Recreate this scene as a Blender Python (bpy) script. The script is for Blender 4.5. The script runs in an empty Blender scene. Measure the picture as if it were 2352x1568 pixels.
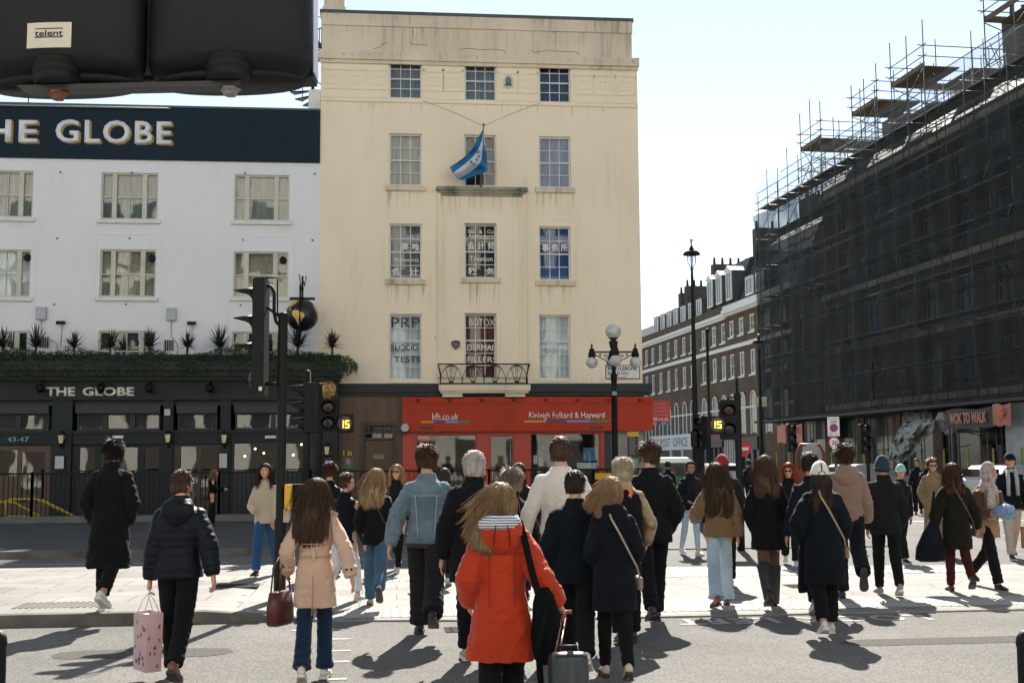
import bpy, bmesh, math, random
from mathutils import Vector, Matrix, noise
R = math.radians
scene = bpy.context.scene
col = scene.collection
# ---------------------------------------------------------------- camera, sky, sun, exposure
FPX = 2700.0                       # focal length in pixels of a 2352 px wide picture
YAW, PITCH, ROLL = R(5.6), R(5.73), R(-0.4)
CAM = Vector((0, 0, 1.75))
camd = bpy.data.cameras.new('camera'); cam = bpy.data.objects.new('camera', camd); col.objects.link(cam)
camd.sensor_width = 36; camd.lens = FPX/2352*36; camd.clip_end = 3000; camd.clip_start = 0.05
CROT = (Matrix.Rotation(-YAW, 3, 'Z') @ Matrix.Rotation(math.pi/2+PITCH, 3, 'X') @ Matrix.Rotation(ROLL, 3, 'Z'))
cam.matrix_world = Matrix.Translation(CAM) @ CROT.to_4x4()
scene.camera = cam
SUN_EL, SUN_AZ = R(40.5), R(12.4)      # azimuth from +Y towards +X
world = bpy.data.worlds.new("World"); scene.world = world; world.use_nodes = True
wn = world.node_tree.nodes; wl = world.node_tree.links
sky = wn.new('ShaderNodeTexSky'); sky.sky_type = 'NISHITA'; sky.sun_disc = False
sky.sun_elevation = SUN_EL; sky.sun_rotation = SUN_AZ
sky.air_density = 1.0; sky.dust_density = 0.05; sky.ozone_density = 0.4
bg = wn['Background']; hs = wn.new('ShaderNodeHueSaturation'); hs.inputs['Saturation'].default_value = .64      # desaturates the sky for a paler, less blue light
wl.new(sky.outputs[0], hs.inputs['Color']); wl.new(hs.outputs[0], bg.inputs[0]); bg.inputs[1].default_value = 0.063
sd = bpy.data.lights.new('sun', 'SUN'); sd.energy = 4.6; sd.angle = R(0.5); sd.color = (1, .95, .87)
sun = bpy.data.objects.new('sun', sd); col.objects.link(sun)
sdir = Vector((math.sin(SUN_AZ)*math.cos(SUN_EL), math.cos(SUN_AZ)*math.cos(SUN_EL), math.sin(SUN_EL)))
sun.rotation_euler = sdir.to_track_quat('Z', 'Y').to_euler(); sun.location = (0, 0, 60)
scene.view_settings.view_transform = 'Standard'; scene.view_settings.look = 'None'
scene.view_settings.exposure = 1.52; scene.view_settings.gamma = 1
scene.cycles.max_bounces = 6; scene.cycles.transparent_max_bounces = 16
# ---------------------------------------------------------------- measuring helpers
def ray(px, py): return CROT @ Vector(((px-1176)/FPX, -(py-784)/FPX, -1))
def onZ(px, py, z=0.0):
    d = ray(px, py); return CAM + d*((z-CAM.z)/d.z)
def atd(px, py, depth):             # the point at a given distance along the view axis
    d = ray(px, py); return CAM + d*depth
class Frame:                        # a facade's own axes: u along it, v up, out towards its viewer
    def __init__(s, loc, rotz=0.0):
        s.loc = Vector(loc); s.rz = rotz
        s.M = Matrix.Translation(s.loc) @ Matrix.Rotation(rotz, 4, 'Z'); s.I = s.M.inverted()
    def uv(s, px, py, off=0.0):
        o = s.I @ CAM; d = s.I.to_3x3() @ ray(px, py)
        t = (-off - o.y)/d.y; p = o + d*t
        return p.x, p.z
    def rect(s, x0, y0, x1, y1, off=0.0):
        ym = (y0+y1)/2; xm = (x0+x1)/2
        return (s.uv(x0, ym, off)[0], s.uv(x1, ym, off)[0], s.uv(xm, y1, off)[1], s.uv(xm, y0, off)[1])
# ---------------------------------------------------------------- things and parts
def tag(o, label=None, cat=None, group=None, kind=None):
    if label: o['label'] = label
    if cat: o['category'] = cat
    if group: o['group'] = group
    if kind: o['kind'] = kind
    return o
def thing(name, label, cat, loc=(0, 0, 0), rz=0.0, group=None):
    o = bpy.data.objects.new(name, None); col.objects.link(o); o.empty_display_size = .2
    o.location = loc; o.rotation_euler = (0, 0, rz)
    return tag(o, label, cat, group)
def copy_tree(o, parent=None):
    c = o.copy(); col.objects.link(c); c.parent = parent
    for ch in o.children: copy_tree(ch, c)
    return c
class MB:
    def __init__(s): s.v = []; s.f = []; s.mi = []; s.sm = []
    def add(s, vs, fs, m=0, smooth=False):
        b = len(s.v); s.v += [tuple(p) for p in vs]
        for f in fs: s.f.append([i+b for i in f]); s.mi.append(m); s.sm.append(smooth)
        return s
    def box(s, x0, x1, y0, y1, z0, z1, m=0):
        if x0 > x1: x0, x1 = x1, x0
        if y0 > y1: y0, y1 = y1, y0
        if z0 > z1: z0, z1 = z1, z0
        v = [(x0,y0,z0),(x1,y0,z0),(x1,y1,z0),(x0,y1,z0),(x0,y0,z1),(x1,y0,z1),(x1,y1,z1),(x0,y1,z1)]
        return s.add(v, [(0,3,2,1),(4,5,6,7),(0,1,5,4),(1,2,6,5),(2,3,7,6),(3,0,4,7)], m)
    def quad(s, a, b, c, d, m=0): return s.add([a, b, c, d], [(0,1,2,3)], m)
    def tube(s, path, rad, n=8, m=0, smooth=True, cap=True, ell=None, up=None):
        P = [Vector(p) for p in path]; N = len(P)
        if not hasattr(rad, '__len__'): rad = [rad]*N
        T = [((P[min(i+1, N-1)]-P[max(i-1, 0)]).normalized()) for i in range(N)]
        ref = Vector(up) if up else (Vector((0,0,1)) if abs(T[0].z) < .9 else Vector((0,1,0)))
        X = ref.cross(T[0]).normalized(); vs = []
        for i in range(N):
            X = (X - T[i]*X.dot(T[i]))
            X = X.normalized() if X.length > 1e-6 else T[i].orthogonal().normalized()
            Y = T[i].cross(X); ex, ey = (ell[i] if ell else (1, 1))
            for k in range(n):
                a = 2*math.pi*k/n
                vs.append(P[i] + X*(math.cos(a)*rad[i]*ex) + Y*(math.sin(a)*rad[i]*ey))
        fs = [(i*n+k, i*n+(k+1)%n, (i+1)*n+(k+1)%n, (i+1)*n+k) for i in range(N-1) for k in range(n)]
        if cap: fs += [tuple(range(n-1, -1, -1)), tuple(range((N-1)*n, N*n))]
        return s.add(vs, fs, m, smooth)
    def lathe(s, prof, c=(0, 0, 0), n=16, m=0, smooth=True, sx=1, sy=1, rot=None):
        vs = []; c = Vector(c)
        for r, z in prof:
            for k in range(n):
                a = 2*math.pi*k/n; p = Vector((math.cos(a)*r*sx, math.sin(a)*r*sy, z))
                vs.append((rot @ p if rot else p) + c)
        N = len(prof)
        fs = [(i*n+k, i*n+(k+1)%n, (i+1)*n+(k+1)%n, (i+1)*n+k) for i in range(N-1) for k in range(n)]
        fs += [tuple(range(n-1, -1, -1)), tuple(range((N-1)*n, N*n))]
        return s.add(vs, fs, m, smooth)
    def ball(s, c, r, n=14, m=0, sx=1, sy=1, sz=1):
        k = n//2+1
        prof = [(max(r*math.sin(math.pi*i/k), r*.02), -r*math.cos(math.pi*i/k)*sz) for i in range(k+1)]
        return s.lathe(prof, c, n, m, True, sx, sy)
    def prism(s, pts, y0, y1, m=0):      # outline in x,z extruded along y
        n = len(pts)
        ar = sum(pts[i][0]*pts[(i+1)%n][1]-pts[(i+1)%n][0]*pts[i][1] for i in range(n))
        if ar < 0: pts = pts[::-1]
        if y0 > y1: y0, y1 = y1, y0
        vs = [(x, y0, z) for x, z in pts]+[(x, y1, z) for x, z in pts]
        fs = [tuple(range(n)), tuple(range(2*n-1, n-1, -1))]
        fs += [((i+1) % n, i, n+i, n+(i+1) % n) for i in range(n)]
        return s.add(vs, fs, m)
    def build(s, name, mat, parent=None):
        me = bpy.data.meshes.new(name); me.from_pydata(s.v, [], s.f)
        mats = mat if isinstance(mat, (list, tuple)) else [mat]
        for mm in mats: me.materials.append(mm)
        me.polygons.foreach_set('material_index', s.mi)
        me.polygons.foreach_set('use_smooth', s.sm); me.update()
        o = bpy.data.objects.new(name, me); col.objects.link(o)
        if parent: o.parent = parent
        return o
def struct(name, mb, mat):
    return tag(mb.build(name, mat), kind='structure')
# ---------------------------------------------------------------- materials
MATS = {}
def C3(c): return (c[0], c[1], c[2], 1)
def mat(name, c, rough=.6, var=.18, sc=4, bump=.0, bsc=40, metal=0, sheen=0, stretch=(1, 1, 1), c2=None,
        spec=.5, coat=0, bdist=.01, alpha=1, det=6):
    if name in MATS: return MATS[name]
    m = bpy.data.materials.new(name); m.use_nodes = True; nt = m.node_tree; N = nt.nodes; L = nt.links
    b = N['Principled BSDF']; b.inputs['Roughness'].default_value = rough; b.inputs['Metallic'].default_value = metal
    b.inputs['Specular IOR Level'].default_value = spec; b.inputs['Coat Weight'].default_value = coat
    if sheen: b.inputs['Sheen Weight'].default_value = sheen
    tc = N.new('ShaderNodeTexCoord'); mp = N.new('ShaderNodeMapping'); L.new(tc.outputs['Object'], mp.inputs[0])
    mp.inputs['Scale'].default_value = stretch
    nz = N.new('ShaderNodeTexNoise'); nz.inputs['Scale'].default_value = sc; nz.inputs['Detail'].default_value = det
    nz.inputs['Roughness'].default_value = .65
    L.new(mp.outputs[0], nz.inputs['Vector'])
    rp = N.new('ShaderNodeValToRGB'); L.new(nz.outputs[0], rp.inputs[0])
    d = c2 if c2 else tuple(x*(1-var) for x in c); l = tuple(min(1, x*(1+var*.6)) for x in c)
    rp.color_ramp.elements[0].position = .3; rp.color_ramp.elements[0].color = C3(d)
    rp.color_ramp.elements[1].position = .7; rp.color_ramp.elements[1].color = C3(l)
    L.new(rp.outputs[0], b.inputs['Base Color'])
    if bump:
        n2 = N.new('ShaderNodeTexNoise'); n2.inputs['Scale'].default_value = bsc; n2.inputs['Detail'].default_value = 4
        L.new(tc.outputs['Object'], n2.inputs['Vector'])
        bp = N.new('ShaderNodeBump'); bp.inputs['Strength'].default_value = bump; bp.inputs['Distance'].default_value = bdist
        L.new(n2.outputs[0], bp.inputs['Height']); L.new(bp.outputs[0], b.inputs['Normal'])
    MATS[name] = m; return m
def emit(name, c, s=1.0):
    if name in MATS: return MATS[name]
    m = bpy.data.materials.new(name); m.use_nodes = True; b = m.node_tree.nodes['Principled BSDF']
    b.inputs['Base Color'].default_value = C3(c); b.inputs['Emission Color'].default_value = C3(c)
    b.inputs['Emission Strength'].default_value = s; MATS[name] = m; return m
def glass(name='glass', refl=.35, tint=(.8, .85, .86), wob=.35):
    if name in MATS: return MATS[name]
    m = bpy.data.materials.new(name); m.use_nodes = True; nt = m.node_tree; N = nt.nodes; L = nt.links
    N.remove(N['Principled BSDF'])
    g = N.new('ShaderNodeBsdfGlossy'); g.inputs['Roughness'].default_value = .02; g.inputs['Color'].default_value = (.85, .85, .82, 1)
    t = N.new('ShaderNodeBsdfTransparent'); t.inputs[0].default_value = C3(tint)
    mx = N.new('ShaderNodeMixShader'); mx.inputs[0].default_value = refl
    tc = N.new('ShaderNodeTexCoord'); nz = N.new('ShaderNodeTexNoise'); nz.inputs['Scale'].default_value = 1.3
    nz.inputs['Detail'].default_value = 1
    L.new(tc.outputs['Object'], nz.inputs['Vector'])
    bp = N.new('ShaderNodeBump'); bp.inputs['Strength'].default_value = wob; bp.inputs['Distance'].default_value = .02
    L.new(nz.outputs[0], bp.inputs['Height']); L.new(bp.outputs[0], g.inputs['Normal'])
    L.new(t.outputs[0], mx.inputs[1]); L.new(g.outputs[0], mx.inputs[2]); L.new(mx.outputs[0], N['Material Output'].inputs[0])
    MATS[name] = m; return m
def brick(name, c1, c2, mortar, scale=1.0, bw=.225, bh=.075, rough=.85, msz=.012, bump=.3, horiz=False, var=.25):
    if name in MATS: return MATS[name]
    m = bpy.data.materials.new(name); m.use_nodes = True; nt = m.node_tree; N = nt.nodes; L = nt.links
    b = N['Principled BSDF']; b.inputs['Roughness'].default_value = rough; b.inputs['Specular IOR Level'].default_value = .12
    tc = N.new('ShaderNodeTexCoord'); sx = N.new('ShaderNodeSeparateXYZ'); L.new(tc.outputs['Object'], sx.inputs[0])
    cb = N.new('ShaderNodeCombineXYZ'); L.new(sx.outputs[0], cb.inputs[0]); L.new(sx.outputs[1 if horiz else 2], cb.inputs[1])
    br = N.new('ShaderNodeTexBrick'); L.new(cb.outputs[0], br.inputs[0])
    br.inputs['Scale'].default_value = scale; br.inputs['Brick Width'].default_value = bw; br.inputs['Row Height'].default_value = bh
    br.inputs['Mortar Size'].default_value = msz; br.inputs['Color1'].default_value = C3(c1); br.inputs['Color2'].default_value = C3(c2)
    br.inputs['Mortar'].default_value = C3(mortar); br.inputs['Bias'].default_value = -.1
    nz = N.new('ShaderNodeTexNoise'); nz.inputs['Scale'].default_value = .9; nz.inputs['Detail'].default_value = 8
    L.new(tc.outputs['Object'], nz.inputs['Vector'])
    mr = N.new('ShaderNodeMapRange'); L.new(nz.outputs[0], mr.inputs[0]); mr.inputs[1].default_value = .3; mr.inputs[2].default_value = .7
    mr.inputs[3].default_value = 1-var; mr.inputs[4].default_value = 1+var*.5
    mx = N.new('ShaderNodeVectorMath'); mx.operation = 'SCALE'; L.new(br.outputs[0], mx.inputs[0]); L.new(mr.outputs[0], mx.inputs['Scale'])
    L.new(mx.outputs[0], b.inputs['Base Color'])
    bp = N.new('ShaderNodeBump'); bp.inputs['Strength'].default_value = bump; bp.inputs['Distance'].default_value = .005
    bp.invert = True; L.new(br.outputs['Fac'], bp.inputs['Height']); L.new(bp.outputs[0], b.inputs['Normal'])
    MATS[name] = m; return m
def asphalt():
    m = bpy.data.materials.new('asphalt'); m.use_nodes = True; nt = m.node_tree; N = nt.nodes; L = nt.links
    b = N['Principled BSDF']; b.inputs['Roughness'].default_value = .85; b.inputs['Specular IOR Level'].default_value = .08
    tc = N.new('ShaderNodeTexCoord')
    vo = N.new('ShaderNodeTexVoronoi'); vo.inputs['Scale'].default_value = 70; L.new(tc.outputs['Object'], vo.inputs['Vector'])
    rp = N.new('ShaderNodeValToRGB'); L.new(vo.outputs['Color'], rp.inputs[0])
    e = rp.color_ramp.elements; e[0].position = .05; e[0].color = (.082, .079, .072, 1); e[1].position = .75; e[1].color = (.178, .171, .156, 1)
    nz = N.new('ShaderNodeTexNoise'); nz.inputs['Scale'].default_value = .55; nz.inputs['Detail'].default_value = 9; nz.inputs['Roughness'].default_value = .6
    L.new(tc.outputs['Object'], nz.inputs['Vector'])
    mr = N.new('ShaderNodeMapRange'); L.new(nz.outputs[0], mr.inputs[0]); mr.inputs[1].default_value = .3; mr.inputs[2].default_value = .7
    mr.inputs[3].default_value = .80; mr.inputs[4].default_value = 1.14
    mx = N.new('ShaderNodeVectorMath'); mx.operation = 'SCALE'; L.new(rp.outputs[0], mx.inputs[0]); L.new(mr.outputs[0], mx.inputs['Scale'])
    L.new(mx.outputs[0], b.inputs['Base Color'])
    bp = N.new('ShaderNodeBump'); bp.inputs['Strength'].default_value = .55; bp.inputs['Distance'].default_value = .006
    L.new(vo.outputs['Distance'], bp.inputs['Height']); L.new(bp.outputs[0], b.inputs['Normal'])
    return m
def netting(name, c, a, sc=30):
    m = bpy.data.materials.new(name); m.use_nodes = True; nt = m.node_tree; N = nt.nodes; L = nt.links
    b = N['Principled BSDF']; b.inputs['Base Color'].default_value = C3(c); b.inputs['Roughness'].default_value = .9
    t = N.new('ShaderNodeBsdfTransparent'); mx = N.new('ShaderNodeMixShader')
    tc = N.new('ShaderNodeTexCoord'); nz = N.new('ShaderNodeTexNoise'); nz.inputs['Scale'].default_value = .5; nz.inputs['Detail'].default_value = 7
    mp = N.new('ShaderNodeMapping'); mp.inputs['Scale'].default_value = (2.2, 2.2, .9); L.new(tc.outputs['Object'], mp.inputs[0])
    L.new(mp.outputs[0], nz.inputs['Vector'])
    mr = N.new('ShaderNodeMapRange'); L.new(nz.outputs[0], mr.inputs[0]); mr.inputs[1].default_value = .3; mr.inputs[2].default_value = .7
    mr.inputs[3].default_value = a*.75; mr.inputs[4].default_value = min(1, a*1.2)
    L.new(mr.outputs[0], mx.inputs[0]); L.new(t.outputs[0], mx.inputs[1]); L.new(b.outputs[0], mx.inputs[2])
    L.new(mx.outputs[0], N['Material Output'].inputs[0])
    return m
# ---------------------------------------------------------------- lettering
def lettering(txt, mt, parent, box, y=0.0, name='lettering', bold=0.0, flip=False, ext=.004, plane='XZ', space=1.0):
    """text fitted into box (u0,u1,v0,v1) on the parent's local plane y=const"""
    cu = bpy.data.curves.new('t', 'FONT'); cu.body = txt; cu.extrude = 0; cu.offset = bold; cu.space_character = space
    cu.resolution_u = 3
    tmp = bpy.data.objects.new('t', cu); col.objects.link(tmp)
    bpy.context.view_layer.update()
    me = bpy.data.meshes.new_from_object(tmp.evaluated_get(bpy.context.evaluated_depsgraph_get()))
    bpy.data.objects.remove(tmp); bpy.data.curves.remove(cu)
    xs = [v.co.x for v in me.vertices]; ys = [v.co.y for v in me.vertices]
    if not xs: return None
    x0, x1, y0, y1 = min(xs), max(xs), min(ys), max(ys); u0, u1, v0, v1 = box
    for v in me.vertices:
        a = (v.co.x-x0)/max(x1-x0, 1e-6); b = (v.co.y-y0)/max(y1-y0, 1e-6)
        if flip: a = 1-a; b = 1-b
        p, q = u0+(u1-u0)*a, v0+(v1-v0)*b
        v.co = (p, y, q) if plane == 'XZ' else (p, q, y)
    if ext:
        bm = bmesh.new(); bm.from_mesh(me)
        r = bmesh.ops.extrude_face_region(bm, geom=bm.faces[:])
        for e in r['geom']:
            if isinstance(e, bmesh.types.BMVert):
                if plane == 'XZ': e.co.y -= ext
                else: e.co.z += ext
        bmesh.ops.recalc_face_normals(bm, faces=bm.faces[:]); bm.to_mesh(me); bm.free()
    me.materials.clear(); me.materials.append(mt); me.name = name
    o = bpy.data.objects.new(name, me); col.objects.link(o)
    if parent: o.parent = parent
    return o
# ---------------------------------------------------------------- shared materials
def stucco(name, c, grime, amt=.35):
    m = bpy.data.materials.new(name); m.use_nodes = True; nt = m.node_tree; N = nt.nodes; L = nt.links
    b = N['Principled BSDF']; b.inputs['Roughness'].default_value = .8; b.inputs['Specular IOR Level'].default_value = .25
    tc = N.new('ShaderNodeTexCoord')
    def nz(scale, st, det, lo, hi):
        mp = N.new('ShaderNodeMapping'); mp.inputs['Scale'].default_value = st; L.new(tc.outputs['Object'], mp.inputs[0])
        n = N.new('ShaderNodeTexNoise'); n.inputs['Scale'].default_value = scale; n.inputs['Detail'].default_value = det
        L.new(mp.outputs[0], n.inputs['Vector'])
        r = N.new('ShaderNodeMapRange'); L.new(n.outputs[0], r.inputs[0]); r.inputs[1].default_value = lo; r.inputs[2].default_value = hi
        return r
    a = nz(.55, (1, 1, .6), 6, .42, .72); s = nz(3.5, (1.6, 1.6, .12), 5, .5, .8)
    mu = N.new('ShaderNodeMath'); mu.operation = 'MULTIPLY_ADD'; L.new(a.outputs[0], mu.inputs[0]); L.new(s.outputs[0], mu.inputs[1])
    fa = N.new('ShaderNodeMath'); fa.operation = 'MULTIPLY'; L.new(a.outputs[0], fa.inputs[0]); fa.inputs[1].default_value = .35
    L.new(fa.outputs[0], mu.inputs[2])
    f2 = N.new('ShaderNodeMath'); f2.operation = 'MULTIPLY'; f2.use_clamp = True; L.new(mu.outputs[0], f2.inputs[0]); f2.inputs[1].default_value = amt*2
    mx = N.new('ShaderNodeMix'); mx.data_type = 'RGBA'; L.new(f2.outputs[0], mx.inputs[0])
    mx.inputs[6].default_value = C3(c); mx.inputs[7].default_value = C3(grime); L.new(mx.outputs[2], b.inputs['Base Color'])
    n2 = N.new('ShaderNodeTexNoise'); n2.inputs['Scale'].default_value = 14; n2.inputs['Detail'].default_value = 8; L.new(tc.outputs['Object'], n2.inputs['Vector'])
    bp = N.new('ShaderNodeBump'); bp.inputs['Strength'].default_value = .25; bp.inputs['Distance'].default_value = .01
    L.new(n2.outputs[0], bp.inputs['Height']); L.new(bp.outputs[0], b.inputs['Normal'])
    return m
CREAM = stucco('cream_stucco', (.88, .76, .565), (.50, .43, .32), .2)
CREAMD = stucco('grimy_stone', (.74, .63, .475), (.27, .24, .18), .5)
GRIME = stucco('mossy_stone', (.36, .34, .25), (.10, .11, .09), 1.2)
WHITEW = stucco('white_render', (.78, .78, .775), (.56, .57, .56), .22)
WPAINT = mat('white_paint', (.70, .70, .66), .5, .12, 3)
CPAINT = mat('cream_paint', (.56, .54, .45), .5, .12, 3)
NAVY = mat('navy_paint', (.005, .018, .030), .6, .2, 1.5, spec=.2)
PUBG = mat('pub_green_paint', (.0075, .0155, .0165), .5, .3, 2, .15, 12, spec=.3)
PUBD = mat('pub_dark_paint', (.005, .0095, .011), .5, .25, 2)
BLACK = mat('black_paint', (.007, .0085, .009), .55, .2, 6, .1, 30, spec=.2)
BLACKM = mat('black_plastic', (.012, .013, .014), .5, .2, 4)
DARKIN = mat('dark_interior', (.012, .012, .012), .9)
GOLD = mat('gold_paint', (.42, .27, .07), .45, .2, 5)
GILT = mat('gilt', (.55, .38, .12), .4, .45, 9, .3, 30, metal=.4)
REDP = mat('red_panel', (.42, .038, .011), .45, .16, 1.2, spec=.2)
REDD = mat('red_frame_paint', (.45, .040, .018), .4, .1, 2)
WOODB = mat('brown_timber', (.085, .042, .020), .45, .4, 2.2, .1, 9, stretch=(3, 3, .35))
WOODD = mat('dark_timber', (.035, .018, .012), .45, .4, 2.2, stretch=(3, 3, .35))
WHITET = mat('white_lettering', (.80, .79, .75), .5, .04)
GREYST = mat('grey_stone', (.27, .27, .25), .8, .2, 2, .2, 20)
STEEL = mat('galvanised_steel', (.33, .35, .36), .45, .3, 5, metal=.6)
TUBE = mat('scaffold_tube', (.10, .12, .13), .5, .3, 3, metal=.5)
BOARD = mat('scaffold_board', (.12, .09, .055), .8, .35, 1.4, stretch=(1, 4, 1))
SLATE = mat('slate_roof', (.045, .045, .05), .7, .3, 3, .3, 15)
LEAD = mat('lead_sheet', (.06, .075, .075), .6, .2, 2)
STOCK = brick('stock_brick', (.125, .098, .062), (.085, .068, .045), (.13, .11, .09), msz=.01)
REDBR = brick('red_brick', (.17, .055, .03), (.12, .042, .026), (.14, .11, .09), msz=.01)
OLDBR = brick('dark_brick', (.11, .085, .065), (.07, .055, .045), (.11, .1, .085), msz=.01)
GLASS = glass('window_glass', .055, wob=.06)
GLASSW = glass('wavy_glass', .085, wob=.22)
GLASSC = glass('shop_glass', .06, wob=.06)
def blind_or_room(name, c, var=.2): return mat(name, c, .8, var, 2.5, stretch=(4, 1, .5))
BL = dict(dark=blind_or_room('room_dark', (.02, .022, .024)), net=blind_or_room('net_curtain', (.33, .32, .28), .5), white=blind_or_room('frosted_film', (.78, .80, .80), .25),
          blue=blind_or_room('blue_blind', (.018, .11, .33), .35), navy=blind_or_room('navy_blind', (.010, .028, .11), .3), red=blind_or_room('dark_red_drape', (.19, .035, .018), .5),
          beige=blind_or_room('beige_curtain', (.42, .37, .26), .45), grey=blind_or_room('grey_blind', (.20, .22, .22), .35))
# ---------------------------------------------------------------- facade helpers
def wall(u0, u1, v0, v1, holes, reveal=.22, y=0.0, mb=None, thick=None):
    mb = mb or MB()
    us = sorted(set([u0, u1]+[h[0] for h in holes]+[h[1] for h in holes])); vs = sorted(set([v0, v1]+[h[2] for h in holes]+[h[3] for h in holes]))
    us = [u for u in us if u0 <= u <= u1]; vs = [v for v in vs if v0 <= v <= v1]
    for i in range(len(us)-1):
        for j in range(len(vs)-1):
            cu, cv = (us[i]+us[i+1])/2, (vs[j]+vs[j+1])/2
            if any(h[0] < cu < h[1] and h[2] < cv < h[3] for h in holes): continue
            mb.quad((us[i], y, vs[j]), (us[i+1], y, vs[j]), (us[i+1], y, vs[j+1]), (us[i], y, vs[j+1]))
    for a, b, c, d in holes:
        a, b, c, d = max(a, u0), min(b, u1), max(c, v0), min(d, v1)
        if a >= b or c >= d: continue
        r = y+reveal
        mb.quad((a, y, c), (a, r, c), (a, r, d), (a, y, d)); mb.quad((b, r, c), (b, y, c), (b, y, d), (b, r, d))
        mb.quad((a, y, d), (a, r, d), (b, r, d), (b, y, d)); mb.quad((a, r, c), (a, y, c), (b, y, c), (b, r, c))
    return mb
def sash(parent, rc, cols=3, rows=(2, 2), y=.13, fm=None, bl='dark', gl=None, splits=None, lab=None, meet=.5, fw=.055, mun=.022, door=False, nm='window'):
    u0, u1, v0, v1 = rc; fm = fm or WPAINT
    mb = MB(); mb.box(u0, u1, y-.02, y+.08, v0, v0+fw*1.3); mb.box(u0, u1, y-.02, y+.08, v1-fw, v1)
    mb.box(u0, u0+fw, y-.02, y+.08, v0+fw*1.3, v1-fw); mb.box(u1-fw, u1, y-.02, y+.08, v0+fw*1.3, v1-fw)
    vm = v0+(v1-v0)*meet
    secs = [0]+(splits or [])+[1]
    for k, s in enumerate(splits or []):
        c = u0+(u1-u0)*s; mb.box(c-.075, c+.075, y-.035, y+.06, v0+fw*1.3, v1-fw)
    for i in range(len(secs)-1):
        a = u0+(u1-u0)*secs[i]+(fw if i == 0 else .075); b = u0+(u1-u0)*secs[i+1]-(fw if i == len(secs)-2 else .075)
        mb.box(a, b, y-.005, y+.05, vm-.022, vm+.022)
        cc = cols[i] if hasattr(cols, '__len__') else cols
        for k in range(1, cc):
            x = a+(b-a)*k/cc; mb.box(x-mun/2, x+mun/2, y+.005, y+.04, v0+fw*1.3, vm-.022); mb.box(x-mun/2, x+mun/2, y+.005, y+.04, vm+.022, v1-fw)
        for (lo, hi, n) in ((v0+fw*1.3, vm-.022, rows[0]), (vm+.022, v1-fw, rows[1])):
            for k in range(1, n):
                z = lo+(hi-lo)*k/n; mb.box(a, b, y+.007, y+.038, z-mun/2, z+mun/2)
    w = mb.build(nm, fm, parent)
    if lab: tag(w, lab)
    MB().quad((u0+.02, y+.045, v0+.02), (u1-.02, y+.045, v0+.02), (u1-.02, y+.045, v1-.02), (u0+.02, y+.045, v1-.02)).build('pane', gl or GLASS, w)
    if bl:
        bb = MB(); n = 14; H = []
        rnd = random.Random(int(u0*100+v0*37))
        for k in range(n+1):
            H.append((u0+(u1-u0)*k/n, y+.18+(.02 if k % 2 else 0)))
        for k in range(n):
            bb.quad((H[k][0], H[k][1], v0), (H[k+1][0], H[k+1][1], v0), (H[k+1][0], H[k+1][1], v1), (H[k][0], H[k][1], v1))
        bb.build('blind_or_room', BL[bl], w)  # the dark sheets stand in for the shade of the room behind
    return w
# ---------------------------------------------------------------- ground
g = MB(); g.quad((-900, -300, 0), (900, -300, 0), (900, 1500, 0), (-900, 1500, 0)); ASPH = asphalt(); struct('road', g, ASPH)
PAV = brick('paving_slabs', (.262, .25, .228), (.225, .213, .192), (.12, .112, .10), bw=.9, bh=.6, msz=.010, bump=.15, horiz=True, rough=.75, var=.3)
PAVD = brick('dark_paving', (.085, .086, .084), (.072, .073, .072), (.07, .07, .065), bw=.6, bh=.45, msz=.006, bump=.1, horiz=True, rough=.8, var=.2)
KERB = mat('shaded_kerb_granite', (.135, .13, .12), .85, .4, 3, .2, 30, spec=.1)  # shade on the raised kerb face is put into this colour
TACT = mat('tactile_paving', (.33, .315, .28), .8, .15, 6)
# refuge island: raised at the left, dropped to the road level at the crossing
def zt(x): return .125 if x < -2.1 else (.018 if x > -.75 else .125-(x+2.1)/1.35*.107)
def yn(x): return 13.33 if x < -1.5 else (13.0 if x > 1.0 else 13.33-(x+1.5)/2.5*.33)
xs = [-60, -12, -5, -2.1, -1.8, -1.5, -1.2, -.95, -.75, 1.0, 5, 14]
isl = MB(); kb = MB(); kl = MB(); yf = lambda x: 19.2 - max(0, x)*.09
for a, b in zip(xs, xs[1:]):
    isl.quad((a, yn(a)+.15, zt(a)), (b, yn(b)+.15, zt(b)), (b, yf(b), zt(b)), (a, yf(a), zt(a)))
    (kb if b < -.9 else kl).quad((a, yn(a), zt(a)), (b, yn(b), zt(b)), (b, yn(b)+.15, zt(b)), (a, yn(a)+.15, zt(a)))
    (kb if b < -.9 else kl).quad((a, yn(a), 0), (b, yn(b), 0), (b, yn(b), zt(b)), (a, yn(a), zt(a)))
    isl.quad((b, yf(b), 0), (a, yf(a), 0), (a, yf(a), zt(a)), (b, yf(b), zt(b)))
isl.quad((14, 13.15, .018), (14, 17.9, .018), (14, 17.9, 0), (14, 13.15, 0))
struct('island_pavement', isl, PAV); struct('island_kerb', kb, KERB); struct('dropped_kerb', kl, mat('dropped_kerb_stone', (.235, .225, .205), .85, .3, 3, .2, 30, spec=.1))
def tactile(x0, x1, y0, y1, z):
    t = MB(); t.quad((x0, y0, z), (x1, y0, z), (x1, y1, z), (x0, y1, z))
    x = x0+.04
    while x < x1:
        y = y0+.04
        while y < y1:
            t.lathe([(.018, z-.001), (.012, z+.006), (.0005, z+.0065)], (x, y, 0), 5, 0, False); y += .13
        x += .1
    return t
tp = tactile(-.6, 11.5, 13.35, 14.1, .023); struct('tactile_paving', tp, TACT)
tp = tactile(-.6, 8.5, 17.2, 17.75, .023); struct('tactile_paving_far', tp, TACT)
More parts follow.
